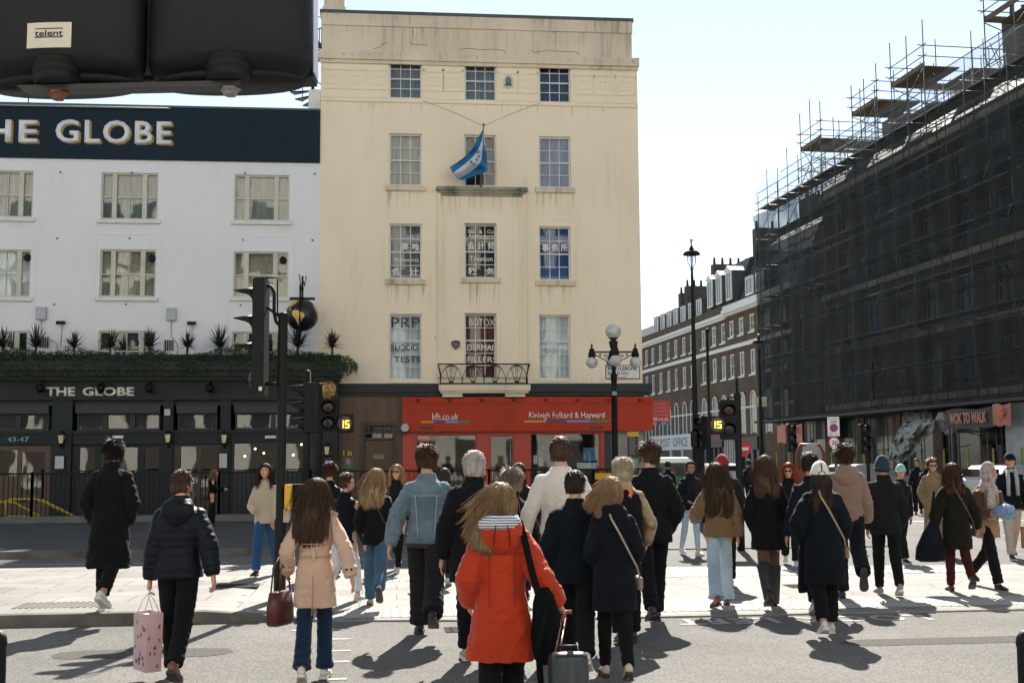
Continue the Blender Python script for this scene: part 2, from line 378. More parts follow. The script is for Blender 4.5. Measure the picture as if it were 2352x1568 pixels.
# far pavement before the pub and the shop, plinth of the subway stairs
def pz(x, y):
    k = max(0, min(1, (x-.2)/1.6)); f = max(0, min(1, (y-23)/7)); return .13-k*(1-f)*.112
px_ = [-60, -20, -8, -4, 0, .2, .6, 1.0, 1.4, 1.8, 4, 7, 9.6]; py_ = [0, 1, 3, 5, 7.5, 16.5]; pv = MB(); ye = lambda x: 23.3-.7*(x+60)/69.6
for a, b in zip(px_, px_[1:]):
    for c, d in zip(py_, py_[1:]):
        q4 = [(a, ye(a)+c), (b, ye(b)+c), (b, ye(b)+d), (a, ye(a)+d)]; pv.quad(*[(x, y, pz(x, y)) for x, y in q4])
struct('pavement', pv, PAVD)
k2 = MB()
for a, b in zip(px_, px_[1:]):
    za, zb = pz(a, ye(a))+.004, pz(b, ye(b))+.004
    k2.quad((a, ye(a)-.15, za), (b, ye(b)-.15, zb), (b, ye(b), zb), (a, ye(a), za)); k2.quad((a, ye(a)-.15, 0), (b, ye(b)-.15, 0), (b, ye(b)-.15, zb), (a, ye(a)-.15, za))
for c, d in zip([22.45]+[22.6+y for y in py_[1:]], [22.6+y for y in py_[1:]]+[120]):
    za, zb = pz(9.6, c)+.004, pz(9.6, d)+.004; k2.quad((9.8, c, 0), (9.8, d, 0), (9.8, d, zb), (9.8, c, za)); k2.quad((9.6, c, za), (9.8, c, za), (9.8, d, zb), (9.6, d, zb))
struct('kerb', k2, KERB)
pv = MB(); pv.quad((9.6, 39.2, .13), (9.6, 120, .13), (6, 120, .13), (6, 39.2, .13)); struct('side_pavement', pv, PAV)
YLINE = mat('worn_yellow_line', (.35, .27, .08), .8, .4, 6)
RMARK = mat('worn_white_marking', (.42, .41, .38), .9, .5, 14, spec=.05)
RMARK2 = mat('scuffed_white_marking', (.40, .39, .37), .9, .4, 14, spec=.05)
mk = MB()
for (a, b) in ((-9.5, -2.9), (-2.2, 1.0)):
    mk.quad((a, 21.35, .004), (b, 21.1, .004), (b, 21.2, .004), (a, 21.45, .004))
mk.quad((12, 25.2, .004), (24, 24, .004), (24, 24.12, .004), (12, 25.32, .004)); mk.quad((11, 20.2, .004), (20, 19.4, .004), (20, 19.52, .004), (11, 20.32, .004))
mk.quad((11, 31, .004), (30, 30, .004), (30, 30.5, .004), (11, 31.5, .004))
struct('lane_marking', mk, RMARK)
sm = MB()
for px, py in ((772, 1446), (784, 1467), (783, 1494), (778, 1519), (770, 1559), (766, 1600), (690, 1447)):
    p = onZ(px, py); sm.quad((p.x-.09, p.y-.04, .004), (p.x+.09, p.y-.04, .004), (p.x+.09, p.y+.04, .004), (p.x-.09, p.y+.04, .004))
struct('crossing_stud_marks', sm, RMARK)
IRON = mat('cast_iron', (.04, .038, .035), .9, .4, 30, .3, 50, spec=.05)
for (px, py, z_, w_, lab) in ((1075, 1445, 0, .24, 'small iron cover in the asphalt near the denim jacket man'), (545, 1345, .125, .28, 'iron cover set in the island paving beside the tall signal post'), (1850, 1345, .02, .26, 'iron cover set in the sunlit paving behind the boots woman')):
    p = onZ(px, py, z_); m_ = MB().box(-w_, w_, -w_*.8, w_*.8, 0, .006); t = thing('utility_cover', lab, 'utility cover', (p.x, p.y, z_), .03); m_.build('cover_plate', IRON, t)
    q = MB()
    for i in range(5):
        for j in range(4): q.box(-w_*.8+i*w_*.36, -w_*.8+i*w_*.36+w_*.16, -w_*.6+j*w_*.34, -w_*.6+j*w_*.34+w_*.16, .006, .009)
    q.build('raised_studs', IRON, t)
pm_ = MB(); rnd = random.Random(77)
for (px, py, w_, h_) in ((330, 1500, .8, .5), (2230, 1470, 1.3, .4)):
    p = onZ(px, py); n_ = 14; vs = [(p.x+w_*math.copysign(abs(math.cos(a))**.5, math.cos(a))+rnd.uniform(-.03, .03), p.y+h_*.5*math.copysign(abs(math.sin(a))**.5, math.sin(a))+rnd.uniform(-.02, .02), .003) for a in [2*math.pi*k/n_ for k in range(n_)]]; pm_.add(vs, [tuple(range(n_))])
struct('road_patches', pm_, mat('older_asphalt', (.098, .094, .086), .9, .4, 30, .3, 90, spec=.05))
cr_ = MB()
for k in range(1):
    p = onZ(rnd.uniform(150, 300), rnd.uniform(1450, 1568)); a = rnd.uniform(-.5, .5); q0 = Vector((p.x, p.y, .0045))
    for i in range(12):
        a += rnd.gauss(0, .35); q1 = q0+Vector((math.cos(a), math.sin(a), 0))*.12; l = Vector((-math.sin(a), math.cos(a), 0))*.005
        cr_.quad(q0-l, q1-l, q1+l, q0+l); q0 = q1
struct('road_cracks', cr_, mat('crack_tar', (.03, .029, .027), .95, spec=.02))
gum = MB()
for k in range(170):
    x, y = rnd.uniform(-5.5, 8), rnd.uniform(13.5, 18.6); r_ = rnd.uniform(.012, .03); z = zt(x)+.0035; gum.add([(x+r_*math.cos(a), y+r_*math.sin(a), z) for a in [k2*math.pi/3 for k2 in range(6)]], [tuple(range(6))])
struct('gum_spots', gum, mat('old_gum', (.11, .105, .095), .8))
a = onZ(1545, 1424); b = onZ(2085, 1404)
o = lettering('LOOK LEFT', RMARK2, None, (a.x, b.x, 12.40, 12.84), .005, 'painted_words', .03, True, 0, 'XY', 1.2); tag(o, kind='structure')
# drain grate set in the island
gm = MB()
for k in range(14):
    gm.box(-4.3+k*.07, -4.26+k*.07, 13.9, 14.45, .125, .131)
tag(gm.build('drain_grate', KERB), 'ribbed stone drain cover set in the pale island paving', 'drain cover')
# ---------------------------------------------------------------- cream corner building
FY = 38.8
CF = Frame((-2.58, FY, 0)); CW = 10.78
cr = thing('corner_building', 'tall cream stucco corner building with three columns of sash windows above a red shop', 'building', CF.loc)
D = CF.rect
cols_ = [(894, 969), (1067, 1140), (1238, 1311)]
rows_ = [[(132, 227), (137, 232), (142, 236)], [(307, 427), (310, 429), (314, 432)], [(514, 642), (514, 640), (520, 645)], [(721, 874), (720, 871), (723, 872)]]
TOPZ = CF.uv(1100, 33)[1]; 
holes = []
for r in rows_:
    for (x0, x1), (y0, y1) in zip(cols_, r): holes.append(D(x0, y0, x1, y1))
gz = CF.uv(1200, 884)[1]                     # bottom of the stucco
band = CF.uv(1100, 146)[1]
w = wall(0, CW, gz, band, holes)
w.quad((CW, 0, 0), (CW, 14, 0), (CW, 14, band), (CW, 0, band)); w.quad((0, 14, 0), (0, 0, 0), (0, 0, band), (0, 14, band))
w.quad((CW, 14, 0), (0, 14, 0), (0, 14, band), (CW, 14, band))
w.build('wall', CREAM, cr)
pz0, pz1 = CF.uv(1100, 127)[1], CF.uv(1100, 35)[1]
p = MB(); p.box(.02, CW-.16, .02, 14, band, pz1-.5); p.box(-.0, CW-.14, -.03, 14.1, pz1-.5, pz1-.08); p.build('parapet', CREAMD, cr)
MB().box(-.05, CW-.1, -.07, 14.15, pz1-.08, pz1+.02).build('coping', LEAD, cr)
p = MB(); p.box(-.06, CW+.06, -.14, .0, band, pz0); p.box(-.04, CW+.03, -.07, 0, band-.12, band)
p.build('cornice', CREAMD, cr)
# chimney at the left end of the roof
c_ = MB(); c_.box(.05, .75, .5, 1.9, TOPZ-.4, TOPZ+1.0); c_.box(-.0, .8, .45, 1.95, TOPZ+.1, TOPZ+.3); c_.build('chimney', CREAMD, cr)
# string band under the frieze, frieze panels
bz = CF.uv(1100, 240)[1]
p = MB()
for a, b in ((-.0, holes[0][0]-.06), (holes[0][1]+.06, holes[1][0]-.06), (holes[1][1]+.06, holes[2][0]-.06), (holes[2][1]+.06, CW)):
    p.box(a, b, -.025, .0, bz+.14, bz+.24)
p.box(0, CW+.01, -.05, 0, bz-.0, bz+.09)
p.build('string_course', CREAM, cr)
p = MB()
def frame_rect(mb, u0, u1, v0, v1, t=.03, d=.03, y=0.0):
    mb.box(u0, u1, y-d, y, v1-t, v1); mb.box(u0, u1, y-d, y, v0, v0+t); mb.box(u0, u0+t, y-d, y, v0+t, v1-t); mb.box(u1-t, u1, y-d, y, v0+t, v1-t)
fz0, fz1 = bz+.42, band-.32
def panels(a, b, n):
    W = (b-a)/n
    for i in range(n):
        c = a+W*(i+.5); frame_rect(p, c-.19, c+.19, fz0+.18, fz1-.2, .025, .02); frame_rect(p, c-.33, c+.33, fz0, fz1, .035, .03)
        e_ = min(.42, W/2-.004); p.box(c-e_, c-.36, -.035, 0, fz1-.12, fz1+.06); p.box(c+.36, c+e_, -.035, 0, fz1-.12, fz1+.06); p.box(c-.36, c+.36, -.035, 0, fz1+.0, fz1+.06)
panels(.05, holes[0][0]-.08, 3); panels(holes[0][1]+.08, holes[1][0]-.08, 2); panels(holes[1][1]+.08, holes[2][0]-.08, 2); panels(holes[2][1]+.08, CW-.05, 3)
p.build('frieze_panels', CREAM, cr)
blinds = ['grey', 'grey', 'navy', 'net', 'dark', 'blue', 'grey', 'dark', 'blue', 'white', 'red', 'white']
for i, h in enumerate(holes):
    sash(cr, h, 3, (2, 2) if i < 9 else (3, 2), bl=blinds[i], meet=.5 if i < 9 else .595, fm=WPAINT, y=.12)
for i in (3, 5, 6, 8, 7):
    h = holes[i]; MB().box(h[0]-.13, h[1]+.13, -.11, .02, h[2]-.17, h[2]+.0).build('window_sill', CREAMD if i != 7 else CREAM, cr)
for i in (4, 9, 10, 11):
    h = holes[i]; MB().box(h[0]-.0, h[1]+.0, -.04, .02, h[2]-.06, h[2]+.0).build('window_sill', CREAM, cr)
# shallow architraves as fine raised lines
p = MB()
for i in (6, 8, 9, 11):
    h = holes[i]; frame_rect(p, h[0]-.16, h[1]+.16, h[2]-.0, h[3]+.22, .02, .012)
p.build('architrave_lines', CREAM, cr)
# central projecting bay
bl_, br_ = CF.uv(1005, 650)[0], CF.uv(1209, 650)[0]; bt = CF.uv(1105, 446)[1]
h7, h10 = holes[7], holes[10]
p = wall(bl_, br_, gz+.25, bt, [h7, h10], .12, -.10)
p.quad((bl_, 0, gz+.25), (bl_, -.10, gz+.25), (bl_, -.10, bt), (bl_, 0, bt)); p.quad((br_, -.10, gz+.25), (br_, 0, gz+.25), (br_, 0, bt), (br_, -.10, bt))
for s, e in ((bl_+.03, bl_+.10), (bl_+.2, bl_+.25), (br_-.10, br_-.03), (br_-.25, br_-.2)): p.box(s, e, -.135, -.1, gz+.26, bt-.02)
frame_rect(p, h7[0]-.15, h7[1]+.15, h7[2]-.2, h7[3]+.2, .02, .012, -.1)
p.build('projecting_bay', CREAM, cr)
MB().box(h7[0]-.12, h7[1]+.12, -.2, -.1, h7[2]-.15, h7[2]-.0).build('window_sill', CREAMD, cr)
p = MB(); p.box(bl_-.05, br_+.05, -.24, 0, bt+.09, bt+.2); p.box(bl_+.05, br_-.05, -.19, 0, bt+.0, bt+.09); p.box(bl_+.12, br_-.12, -.15, -.1, bt-.1, bt)
p.build('bay_cap', GRIME, cr)
# balcony slab with its corbels
a, b, c, d = CF.rect(1008, 885, 1218, 897, .45)
p = MB(); p.box(a, b, -.50, .0, c, d+.03); p.box(a+.05, b-.05, -.44, 0, c-.07, c)
for x0, x1 in ((1016, 1062), (1160, 1206)):
    u = CF.uv(x0, 895, .3)[0]; u2 = CF.uv(x1, 895, .3)[0]; p.box(u, u2, -.36, -.003, c-.25, c-.07)
p.build('balcony_slab', CREAMD, cr)
# wrought iron balcony railing
bal = thing('balcony_railing', 'black wrought iron balcony railing with fan pattern above the red shop', 'railing', CF.loc)
a, b, c, d = CF.rect(1011, 836, 1212, 884, .45)
rt = MB().tube([(a-.06, -.47, d), (b+.06, -.47, d)], .022, 6); rt.tube([(a-.06, -.47, d), (a-.06, -.03, d)], .02, 6); rt.tube([(b+.06, -.47, d), (b+.06, -.03, d)], .02, 6)
rt.build('top_rail', BLACK, bal)
rt = MB().tube([(a, -.45, c+.06), (b, -.45, c+.06)], .015, 6); rt.build('bottom_rail', BLACK, bal)
iw = MB(); n = 4; W = (b-a)/n
for i in range(n):
    cx = a+W*(i+.5)
    for rx, rz, z0 in ((W*.5, d-c-.1, c+.06), (W*.3, .16, d-.28), (W*.24, .12, d-.30)):
        if rz > .2: iw.tube([(cx+rx*math.cos(t), -.45, z0+rz*math.sin(t)) for t in [math.pi*k/10 for k in range(11)]], .011, 5)
        else: iw.tube([(cx+rx*math.cos(t), -.45, z0+.1+rz*math.sin(t)) for t in [math.pi*k/8 for k in range(9)]], .009, 5)
    for s in (-1, 1):
        iw.tube([(cx+s*W*.24, -.45, d-.2), (cx+s*W*.12, -.45, c+.2), (cx+s*W*.08, -.45, c+.1)], .012, 5)
        iw.tube([(cx+s*.03, -.45, d-.1), (cx+s*.03, -.45, c+.15)], .008, 4)
    iw.box(cx-W*.1, cx+W*.1, -.46, -.44, c+.08, c+.14); iw.box(cx-.12, cx+.12, -.463, -.44, d-.07, d-.045)
iw.build('fan_panel', BLACK, bal)
for s, x in ((-1, a), (1, b)):
    e = MB()
    e.tube([(x+s*.07, -.47, d), (x+s*.03, -.45, d-.12), (x-s*.03, -.45, c+.3), (x, -.45, c)], .017, 5); e.build('end_standard', BLACK, bal)
    e = MB()
    for k in range(4):
        yy = -.38+k*.1; e.tube([(x+s*.06, yy, d), (x-s*.02, yy, c+.3), (x, yy, c+.02)], .009, 4)
    e.build('side_bars', BLACK, bal)
# ------------ window lettering
def wtext(t, px, mt, y=.145, bold=0.01, par=cr): return lettering(t, mt, par, CF.rect(*px), y, 'window_lettering', bold, ext=0)
WT = mat('faded_white_vinyl', (.75, .74, .68), .5, .1); DT = mat('dark_vinyl', (.02, .022, .025), .5, .1)
wtext('SG   &   Co', (1075, 526, 1135, 534), WT); wtext('Accountants', (1076, 536, 1138, 544), WT)
wtext('会 计 师', (1073, 554, 1138, 572), WT, bold=.02); wtext('Taxation', (1079, 587, 1132, 598), WT); wtext('税   务', (1075, 613, 1138, 630), WT, bold=.02)
wtext('英 雄', (921, 556, 963, 574), WT, bold=.02); wtext('Accounts', (904, 590, 962, 599), WT, bold=0); wtext('会   计', (899, 613, 962, 631), WT, bold=.02)
wtext('事 务 所', (1246, 558, 1306, 576), WT, bold=.02)
wtext('PRP', (899, 728, 964, 752), DT, bold=0); wtext('BLOOD', (897, 790, 961, 804), DT, bold=.012); wtext('TESTS', (905, 817, 966, 831), DT, bold=.012)
wtext('BOTOX', (1078, 731, 1137, 747), WT, bold=0); wtext('DERMAL', (1074, 790, 1139, 804), WT, bold=0); wtext('FILLERS', (1074, 818, 1141, 831), WT, bold=0)
def see_through(name, c, a):
    m = bpy.data.materials.new(name); m.use_nodes = True; N = m.node_tree.nodes; L = m.node_tree.links; b = N['Principled BSDF']; b.inputs['Base Color'].default_value = C3(c); b.inputs['Roughness'].default_value = .9
    t = N.new('ShaderNodeBsdfTransparent'); mx = N.new('ShaderNodeMixShader'); mx.inputs[0].default_value = a; L.new(t.outputs[0], mx.inputs[1]); L.new(b.outputs[0], mx.inputs[2]); L.new(mx.outputs[0], N['Material Output'].inputs[0]); return m
SOOT = see_through('soot', (.12, .11, .08), .11); rnd = random.Random(12)
def streaks(u0, u1, vt, n, ln, y, mb):
    for k in range(n):
        u = rnd.uniform(u0, u1); w = rnd.uniform(.006, .035); L_ = ln*rnd.uniform(.25, 1); yy = y-.001-k*.00004
        mb.add([(u-w, yy, vt), (u+w, yy, vt), (u+w*.8, yy, vt-L_*.5), (u+w*.15, yy, vt-L_), (u-w*.15, yy, vt-L_), (u-w*.8, yy, vt-L_*.5)], [(5, 4, 3, 2, 1, 0)][0:1])
q = MB()
for i in (3, 5, 6, 8): streaks(holes[i][0]-.1, holes[i][1]+.1, holes[i][2]-.17, 16, .9, 0, q)
streaks(h7[0]-.1, h7[1]+.1, h7[2]-.16, 22, 1.1, -.1, q); streaks(bl_+.1, br_-.1, bt-.1, 40, .8, -.1, q)
streaks(.1, CW-.2, pz1-.5, 60, .9, .018, q); streaks(.1, CW-.2, pz1-.1, 40, .4, -.03, q); streaks(.1, CW, band+.2, 70, .16, -.14, q); streaks(.2, CW-.1, bz-.01, 26, .5, 0, q); streaks(.7, CW-.1, gz+.25, 40, .25, 0, q)
q.build('soot_streaks', SOOT, cr)
q = MB()
for pts in ([(858, 112), (874, 108), (876, 103), (891, 97)], [(942, 96), (944, 101), (962, 103), (982, 104)], [(1053, 114), (1075, 111), (1100, 114), (1140, 113), (1159, 117), (1160, 123)], [(1220, 116), (1228, 120), (1262, 116), (1290, 118), (1326, 120), (1331, 126)], [(806, 30), (804, 44), (790, 48)], [(1259, 72), (1275, 70), (1268, 76)], [(1008, 846), (1010, 853)], [(998, 772), (1000, 778)]):
    P_ = [CF.uv(x, y) for x, y in pts]
    for a_, b_ in zip(P_, P_[1:]): q.tube([(a_[0], .016 if pts[0][1] < 200 else -.002, a_[1]), (b_[0], .016 if pts[0][1] < 200 else -.002, b_[1])], .008, 4)
q.build('cracks', mat('crack_dark', (.12, .10, .08), .9), cr)
# wall plates: street name sign, crest, alarm shield
sg = thing('street_name_sign', 'white street name plate on the cream wall beside the globe lamp', 'street sign', CF.loc)
r_ = CF.rect(1391, 838, 1470, 870, .06)
s_ = MB().box(r_[0], r_[1], -.05, -.0, r_[2], r_[3]); s_.build('plate', mat('enamel_white', (.70, .70, .66), .35, .08), sg)
f_ = MB(); frame_rect(f_, r_[0], r_[1], r_[2], r_[3], .025, .008, -.05); f_.build('border', BLACK, sg)
RT = mat('red_lettering', (.45, .03, .02), .5, .05); BT = mat('black_lettering', (.015, .016, .02), .5, .05)
lettering('MARYLEBONE', BT, sg, CF.rect(1396, 842, 1463, 850, .05), -.055, bold=.015)
lettering('ROAD', BT, sg, CF.rect(1396, 853, 1424, 861, .05), -.055, bold=.015)
lettering('NW1', RT, sg, CF.rect(1427, 853, 1443, 861, .05), -.055, bold=.015)
lettering('CITY OF WESTMINSTER', RT, sg, CF.rect(1397, 865, 1440, 867.5, .05), -.055)
cb_ = thing('crest_plaque', 'small oval painted crest between the top floor windows', 'plaque', CF.loc)
cx, cz = CF.uv(1167.5, 187, .03); oval = lambda rx, rz, y0, y1, mb, m=0: mb.prism([(cx+rx*math.cos(t*math.pi/12), cz+rz*math.sin(t*math.pi/12)) for t in range(24)], y0, y1, m)
oval(.17, .25, -.06, -.0, MB()).build('plaque_board', mat('plaque_white', (.62, .60, .52), .5, .1), cb_)
oval(.10, .15, -.07, -.06, MB()).build('emblem_ring', mat('plaque_blue', (.12, .17, .22), .5, .3, 20), cb_)
MB().prism([(cx-.13, cz-.17), (cx+.13, cz-.17), (cx+.05, cz-.02), (cx, cz-.09), (cx-.05, cz-.02)], -.075, -.068).build('emblem_foliage', mat('plaque_green', (.03, .12, .04), .5, .3, 20), cb_)
MB().prism([(cx-.04, cz-.05), (cx+.04, cz-.05), (cx, cz+.09)], -.08, -.07).build('emblem_mark', mat('plaque_gold', (.3, .22, .08), .5, .3, 20), cb_)
al = thing('alarm_shield', 'small dark shield shaped alarm box on the cream wall left of the balcony window', 'alarm box', CF.loc)
cx, cz = CF.uv(1047, 792, .2)
MB().prism([(cx-.14, cz+.12), (cx, cz+.16), (cx+.14, cz+.12), (cx+.13, cz-.02), (cx, cz-.15), (cx-.13, cz-.02)], -.19, -.10).build('case', mat('old_bronze', (.06, .06, .055), .6, .3), al)
MB().prism([(cx-.09, cz+.08), (cx+.09, cz+.08), (cx+.08, cz-.01), (cx, cz-.1), (cx-.08, cz-.01)], -.2, -.19).build('badge', mat('worn_bronze', (.14, .13, .11), .6, .4, 12), al)
# ------------ ground floor: black cornice, brown timber entrance, red shopfront
p = MB(); z1 = gz+.04; z0 = CF.uv(1350, 909)[1]
p.box(.6, CW+.28, -.22, .02, z0+.12, z1); p.box(.65, CW+.24, -.14, .02, z0-.0, z0+.12); p.build('black_cornice', mat('black_lead', (.012, .014, .018), .6, .4, 3), cr)
uR = CF.uv(924, 950, .12)[0]
en = thing('timber_entrance', 'brown panelled timber entrance with house number beside the red shop', 'entrance', CF.loc)
dr = CF.rect(835, 977, 905, 1300); dr = (dr[0], dr[1], .13, dr[3])
MBw = wall(.62, uR+.3, .13, z0, [dr], .18, -.05); MBw.build('panelling', WOODB, en)
p = MB(); frame_rect(p, dr[0]-.12, dr[1]+.12, .13, dr[3]+.12, .12, .04, -.05)
for x in (810, 840, 895, 915):
    u = CF.uv(x, 940)[0]; p.box(u-.015, u+.015, -.062, -.05, dr[3]+.15, z0-.02)
p.build('door_surround', WOODD, en)
dz = CF.uv(870, 1010)[1]
dm = MB().box(dr[0], dr[1], .06, .1, .14, dz-.02); 
for (a, b, c, d) in ((.15, .85, .08, .30), (.15, .48, .34, .9), (.52, .85, .34, .9)):
    frame_rect(dm, dr[0]+(dr[1]-dr[0])*a, dr[0]+(dr[1]-dr[0])*b, .14+(dz-.14)*c, .14+(dz-.14)*d, .03, .02, .06)
dd = dm.build('door', WOODB, en)
MB().box(dr[0]+.32, dr[1]-.32, .035, .06, dz-.62, dz-.46).build('letterbox', mat('brass_worn', (.18, .16, .12), .4, .3, metal=.6), dd)
MB().ball((dr[0]+.1, .03, 1.15), .035, 8).build('handle', GILT, dd)
sash(en, (dr[0], dr[1], dz, dr[3]-.01), 1, (1, 1), y=.05, fm=WOODD, bl='dark', gl=GLASSC, nm='fanlight')
NUM = mat('yellow_numerals', (.75, .58, .08), .4, .05)
lettering('1', NUM, en, CF.rect(787, 1034, 791, 1046, .06), -.055, bold=.02); lettering('36', NUM, en, CF.rect(797, 1034, 809, 1046, .06), -.055, bold=.02)
nb = CF.rect(785, 1048, 812, 1074, .08)
pb = thing('notice_panel', 'small framed notice with a green foot on the timber panelling under number 136', 'notice', CF.loc)
MB().box(nb[0], nb[1], -.085, -.055, nb[2], nb[3]).build('notice_board', mat('brown_notice', (.16, .11, .07), .6, .6, 9), pb)
MB().box(nb[0], nb[1], -.09, -.085, nb[2], nb[2]+.06).build('green_strip', mat('green_strip', (.05, .25, .08), .6), pb)
MB().box(nb[0]+.13, nb[1]-.1, -.09, -.085, nb[3]-.26, nb[3]-.08).build('notice_sheet', mat('notice_sheet', (.35, .33, .3), .6), pb)
# red shop
sh = thing('red_shopfront', 'orange red estate agent shopfront with broad lettered fascia and glazed front', 'shopfront', CF.loc)
fr = CF.rect(924, 912, 1493, 990, .33)
fr = (fr[0], CW+.25, CF.uv(1400, 989, .33)[1], CF.uv(1400, 911, .33)[1])
p = MB(); p.box(fr[0], fr[1], -.33, -.02, fr[2], fr[3]); p.box(fr[0]-.0, fr[1]+.02, -.36, -.33, fr[3]-.2, fr[3]); p.box(fr[0], fr[1]+.02, -.35, -.33, fr[2], fr[2]+.05)
p.box(fr[0]+.3, fr[0]+.42, -.355, -.33, fr[2]+.3, fr[3]-.3)
p.build('fascia', REDP, sh)
for (x, wd) in ((985, 30), (1375, 30), (1125, 1)):
    if wd > 2:
        u, v = CF.uv(x-10, 985, .36); MB().box(u-.16, u+.28, -.352, -.33, v-.01, v+.1).build('vent', mat('dark_red', (.12, .012, .01), .5), sh)
def ft(t, px, bold=.0): return lettering(t, WHITET, sh, CF.rect(*px, .36), -.337, 'fascia_lettering', bold, ext=.012)
ft('kfh.co.uk', (992.5, 948, 1053, 964.5), .004); ft('Kinleigh Folkard & Hayward', (1215.5, 945.5, 1389, 964.5), .004)
STR = [mat('stripe_ochre', (.55, .28, .03), .5, .05), mat('stripe_purple', (.10, .03, .14), .5, .05), mat('stripe_blue', (.13, .26, .52), .5, .05), mat('stripe_green', (.03, .20, .11), .5, .05)]
for (x0, y0, x1, y1) in ((968, 966, 1078, 971), (1205, 964.5, 1400, 969.5)):
    r_ = CF.rect(x0, y0, x1, y1, .35); s_ = MB()
    for k in range(4): s_.box(r_[0]+(r_[1]-r_[0])*k/4, r_[0]+(r_[1]-r_[0])*(k+1)/4, -.345, -.33, r_[2], r_[3], k)
    s_.build('colour_stripe', STR, sh)
for k in range(8):
    u = fr[0]+.5+k*1.05; MB().lathe([(.06, -.03), (.05, .02), (.012, .05)], (u, -.4, fr[3]-.1), 8).build('spotlight', mat('dark_red', (.12, .012, .01), .5), sh)
zb = fr[2]; gh = CF.rect(955, 994, 1095, 1300, .1)
S = lambda x: CF.uv(x, 1040, .12)[0]
w1 = (S(955), S(1096), .75, zb-.08); dw = (S(1125), S(1181), .25, zb-.12); w2 = (S(1217), S(1380), .75, zb-.05)
p = wall(uR+.02, S(1388), .13, zb, [w1, dw, w2], .12, -.12); p.build('red_frame', REDD, sh)
p = MB(); p.box(S(1388), S(1405), -.1, 0, .13, zb); p.build('dark_pier', mat('dark_pier', (.03, .04, .045), .6), sh)
p = MB(); p.box(S(1405), CW, -.06, 0, .13, zb)
for zz in (1.0, 1.8, 2.55): p.box(S(1405), CW-.001, -.062, -.06, zz, zz+.02)
p.build('stone_pier', GREYST, sh)
def shopwin(rc, nm='shop_window', gl=GLASSC):
    w_ = MB(); frame_rect(w_, rc[0], rc[1], rc[2], rc[3], .05, .05, -.02); w_ = w_.build(nm, REDD, sh)
    MB().quad((rc[0], -.03, rc[2]), (rc[1], -.03, rc[2]), (rc[1], -.03, rc[3]), (rc[0], -.03, rc[3])).build('pane', gl, w_); return w_
shopwin(w1); shopwin(w2); dd = shopwin(dw, 'shop_door')
MB().tube([(dw[1]-.12, -.1, .9), (dw[1]-.12, -.1, zb-.25)], .018, 6).build('handle', STEEL, dd)
# things hanging in the shop windows
rnd = random.Random(5)
inn = thing('window_display', 'property cards and leaflets shown behind the red shop glass', 'display', CF.loc)
cards = [mat('card_white', (.62, .62, .58), .6, .2, 9), mat('card_blue', (.10, .22, .34), .6, .5, 9), mat('card_teal', (.10, .30, .26), .6, .4, 9), mat('card_red', (.5, .05, .03), .6, .1)]
for k, (x0, y0, x1, y1, m_) in enumerate([(1055, 997, 1094, 1009, 2), (1340, 1028, 1370, 1058, 1), (958, 1000, 985, 1014, 3), (1225, 1045, 1234, 1065, 0), (1325, 1062, 1370, 1076, 0), (1238, 1050, 1246, 1068, 1)]):
    r_ = CF.rect(x0, y0, x1, y1, -.02); MB().box(r_[0], r_[1], .02, .03, r_[2], r_[3]).build('card', cards[m_], inn)
MB().box(uR, S(1390), 2.6, 2.7, .13, zb).build('back_wall', mat('shop_back', (.10, .10, .095), .8, .5, 1.2), sh)
MB().box(uR, S(1390), .2, 2.6, zb-.05, zb).build('shop_ceiling', mat('shop_ceiling', (.2, .2, .19), .8), sh)
dk = MB()
for x in (1.2, 3.4, 5.6): dk.box(uR+x, uR+x+1.2, 1.2, 1.8, .13, .85)
dk.build('desk', mat('desk', (.3, .28, .25), .5), sh)
# round lamp at the corner of the fascia
hl = thing('hexagonal_sign_lamp', 'pale hexagonal lamp on the dark pier left of the red fascia', 'lamp', CF.loc)
cx, cz = CF.uv(930, 982, .4); HX = [(cx+.14*math.cos(t*math.pi/3), cz+.14*math.sin(t*math.pi/3)) for t in range(6)]
MB().prism(HX, -.5, -.38).build('lantern_body', mat('frosted_lantern', (.42, .44, .45), .3, .2, 7), hl); MB().box(cx-.03, cx+.03, -.44, -.06, cz-.2, cz-.14).build('bracket', BLACK, hl)
# projecting sign beyond the corner
ps = thing('projecting_shop_sign', 'red square shop sign with small white lines of text projecting past the building corner', 'sign', CF.loc)
r_ = CF.rect(1496, 920, 1539, 968, .15)
MB().box(r_[0], r_[1], -.18, -.12, r_[2], r_[3]).build('sign_panel', mat('sign_red', (.42, .035, .03), .45, .05), ps)
for k, t in enumerate(['Sales and Letting', 'Block Management', 'Chartered Surveyors', 'Commercial Property']):
    y = 926+k*8.3; lettering(t, mat('pink_text', (.62, .35, .3), .5), ps, CF.rect(1500, y, 1500+(27, 32, 33, 35)[k], y+3, .18), -.182, ext=0)
lettering('kfh.co.uk', WHITET, ps, CF.rect(1500.5, 958, 1535, 965, .18), -.182, ext=0)
s_ = MB()
r2 = CF.rect(1498, 968.2, 1539, 975, .15)
for k in range(4): s_.box(r2[0]+(r2[1]-r2[0])*k/4, r2[0]+(r2[1]-r2[0])*(k+1)/4, -.17, -.13, r2[2], r2[3], k)
s_.build('colour_stripe', STR, ps)
for y in (923, 933, 963):
    u, v = CF.uv(1494, y, .15); MB().tube([(CW-.02, -.15, v), (r_[0]+.02, -.15, v)], .025, 6).build('bracket', WPAINT, ps)
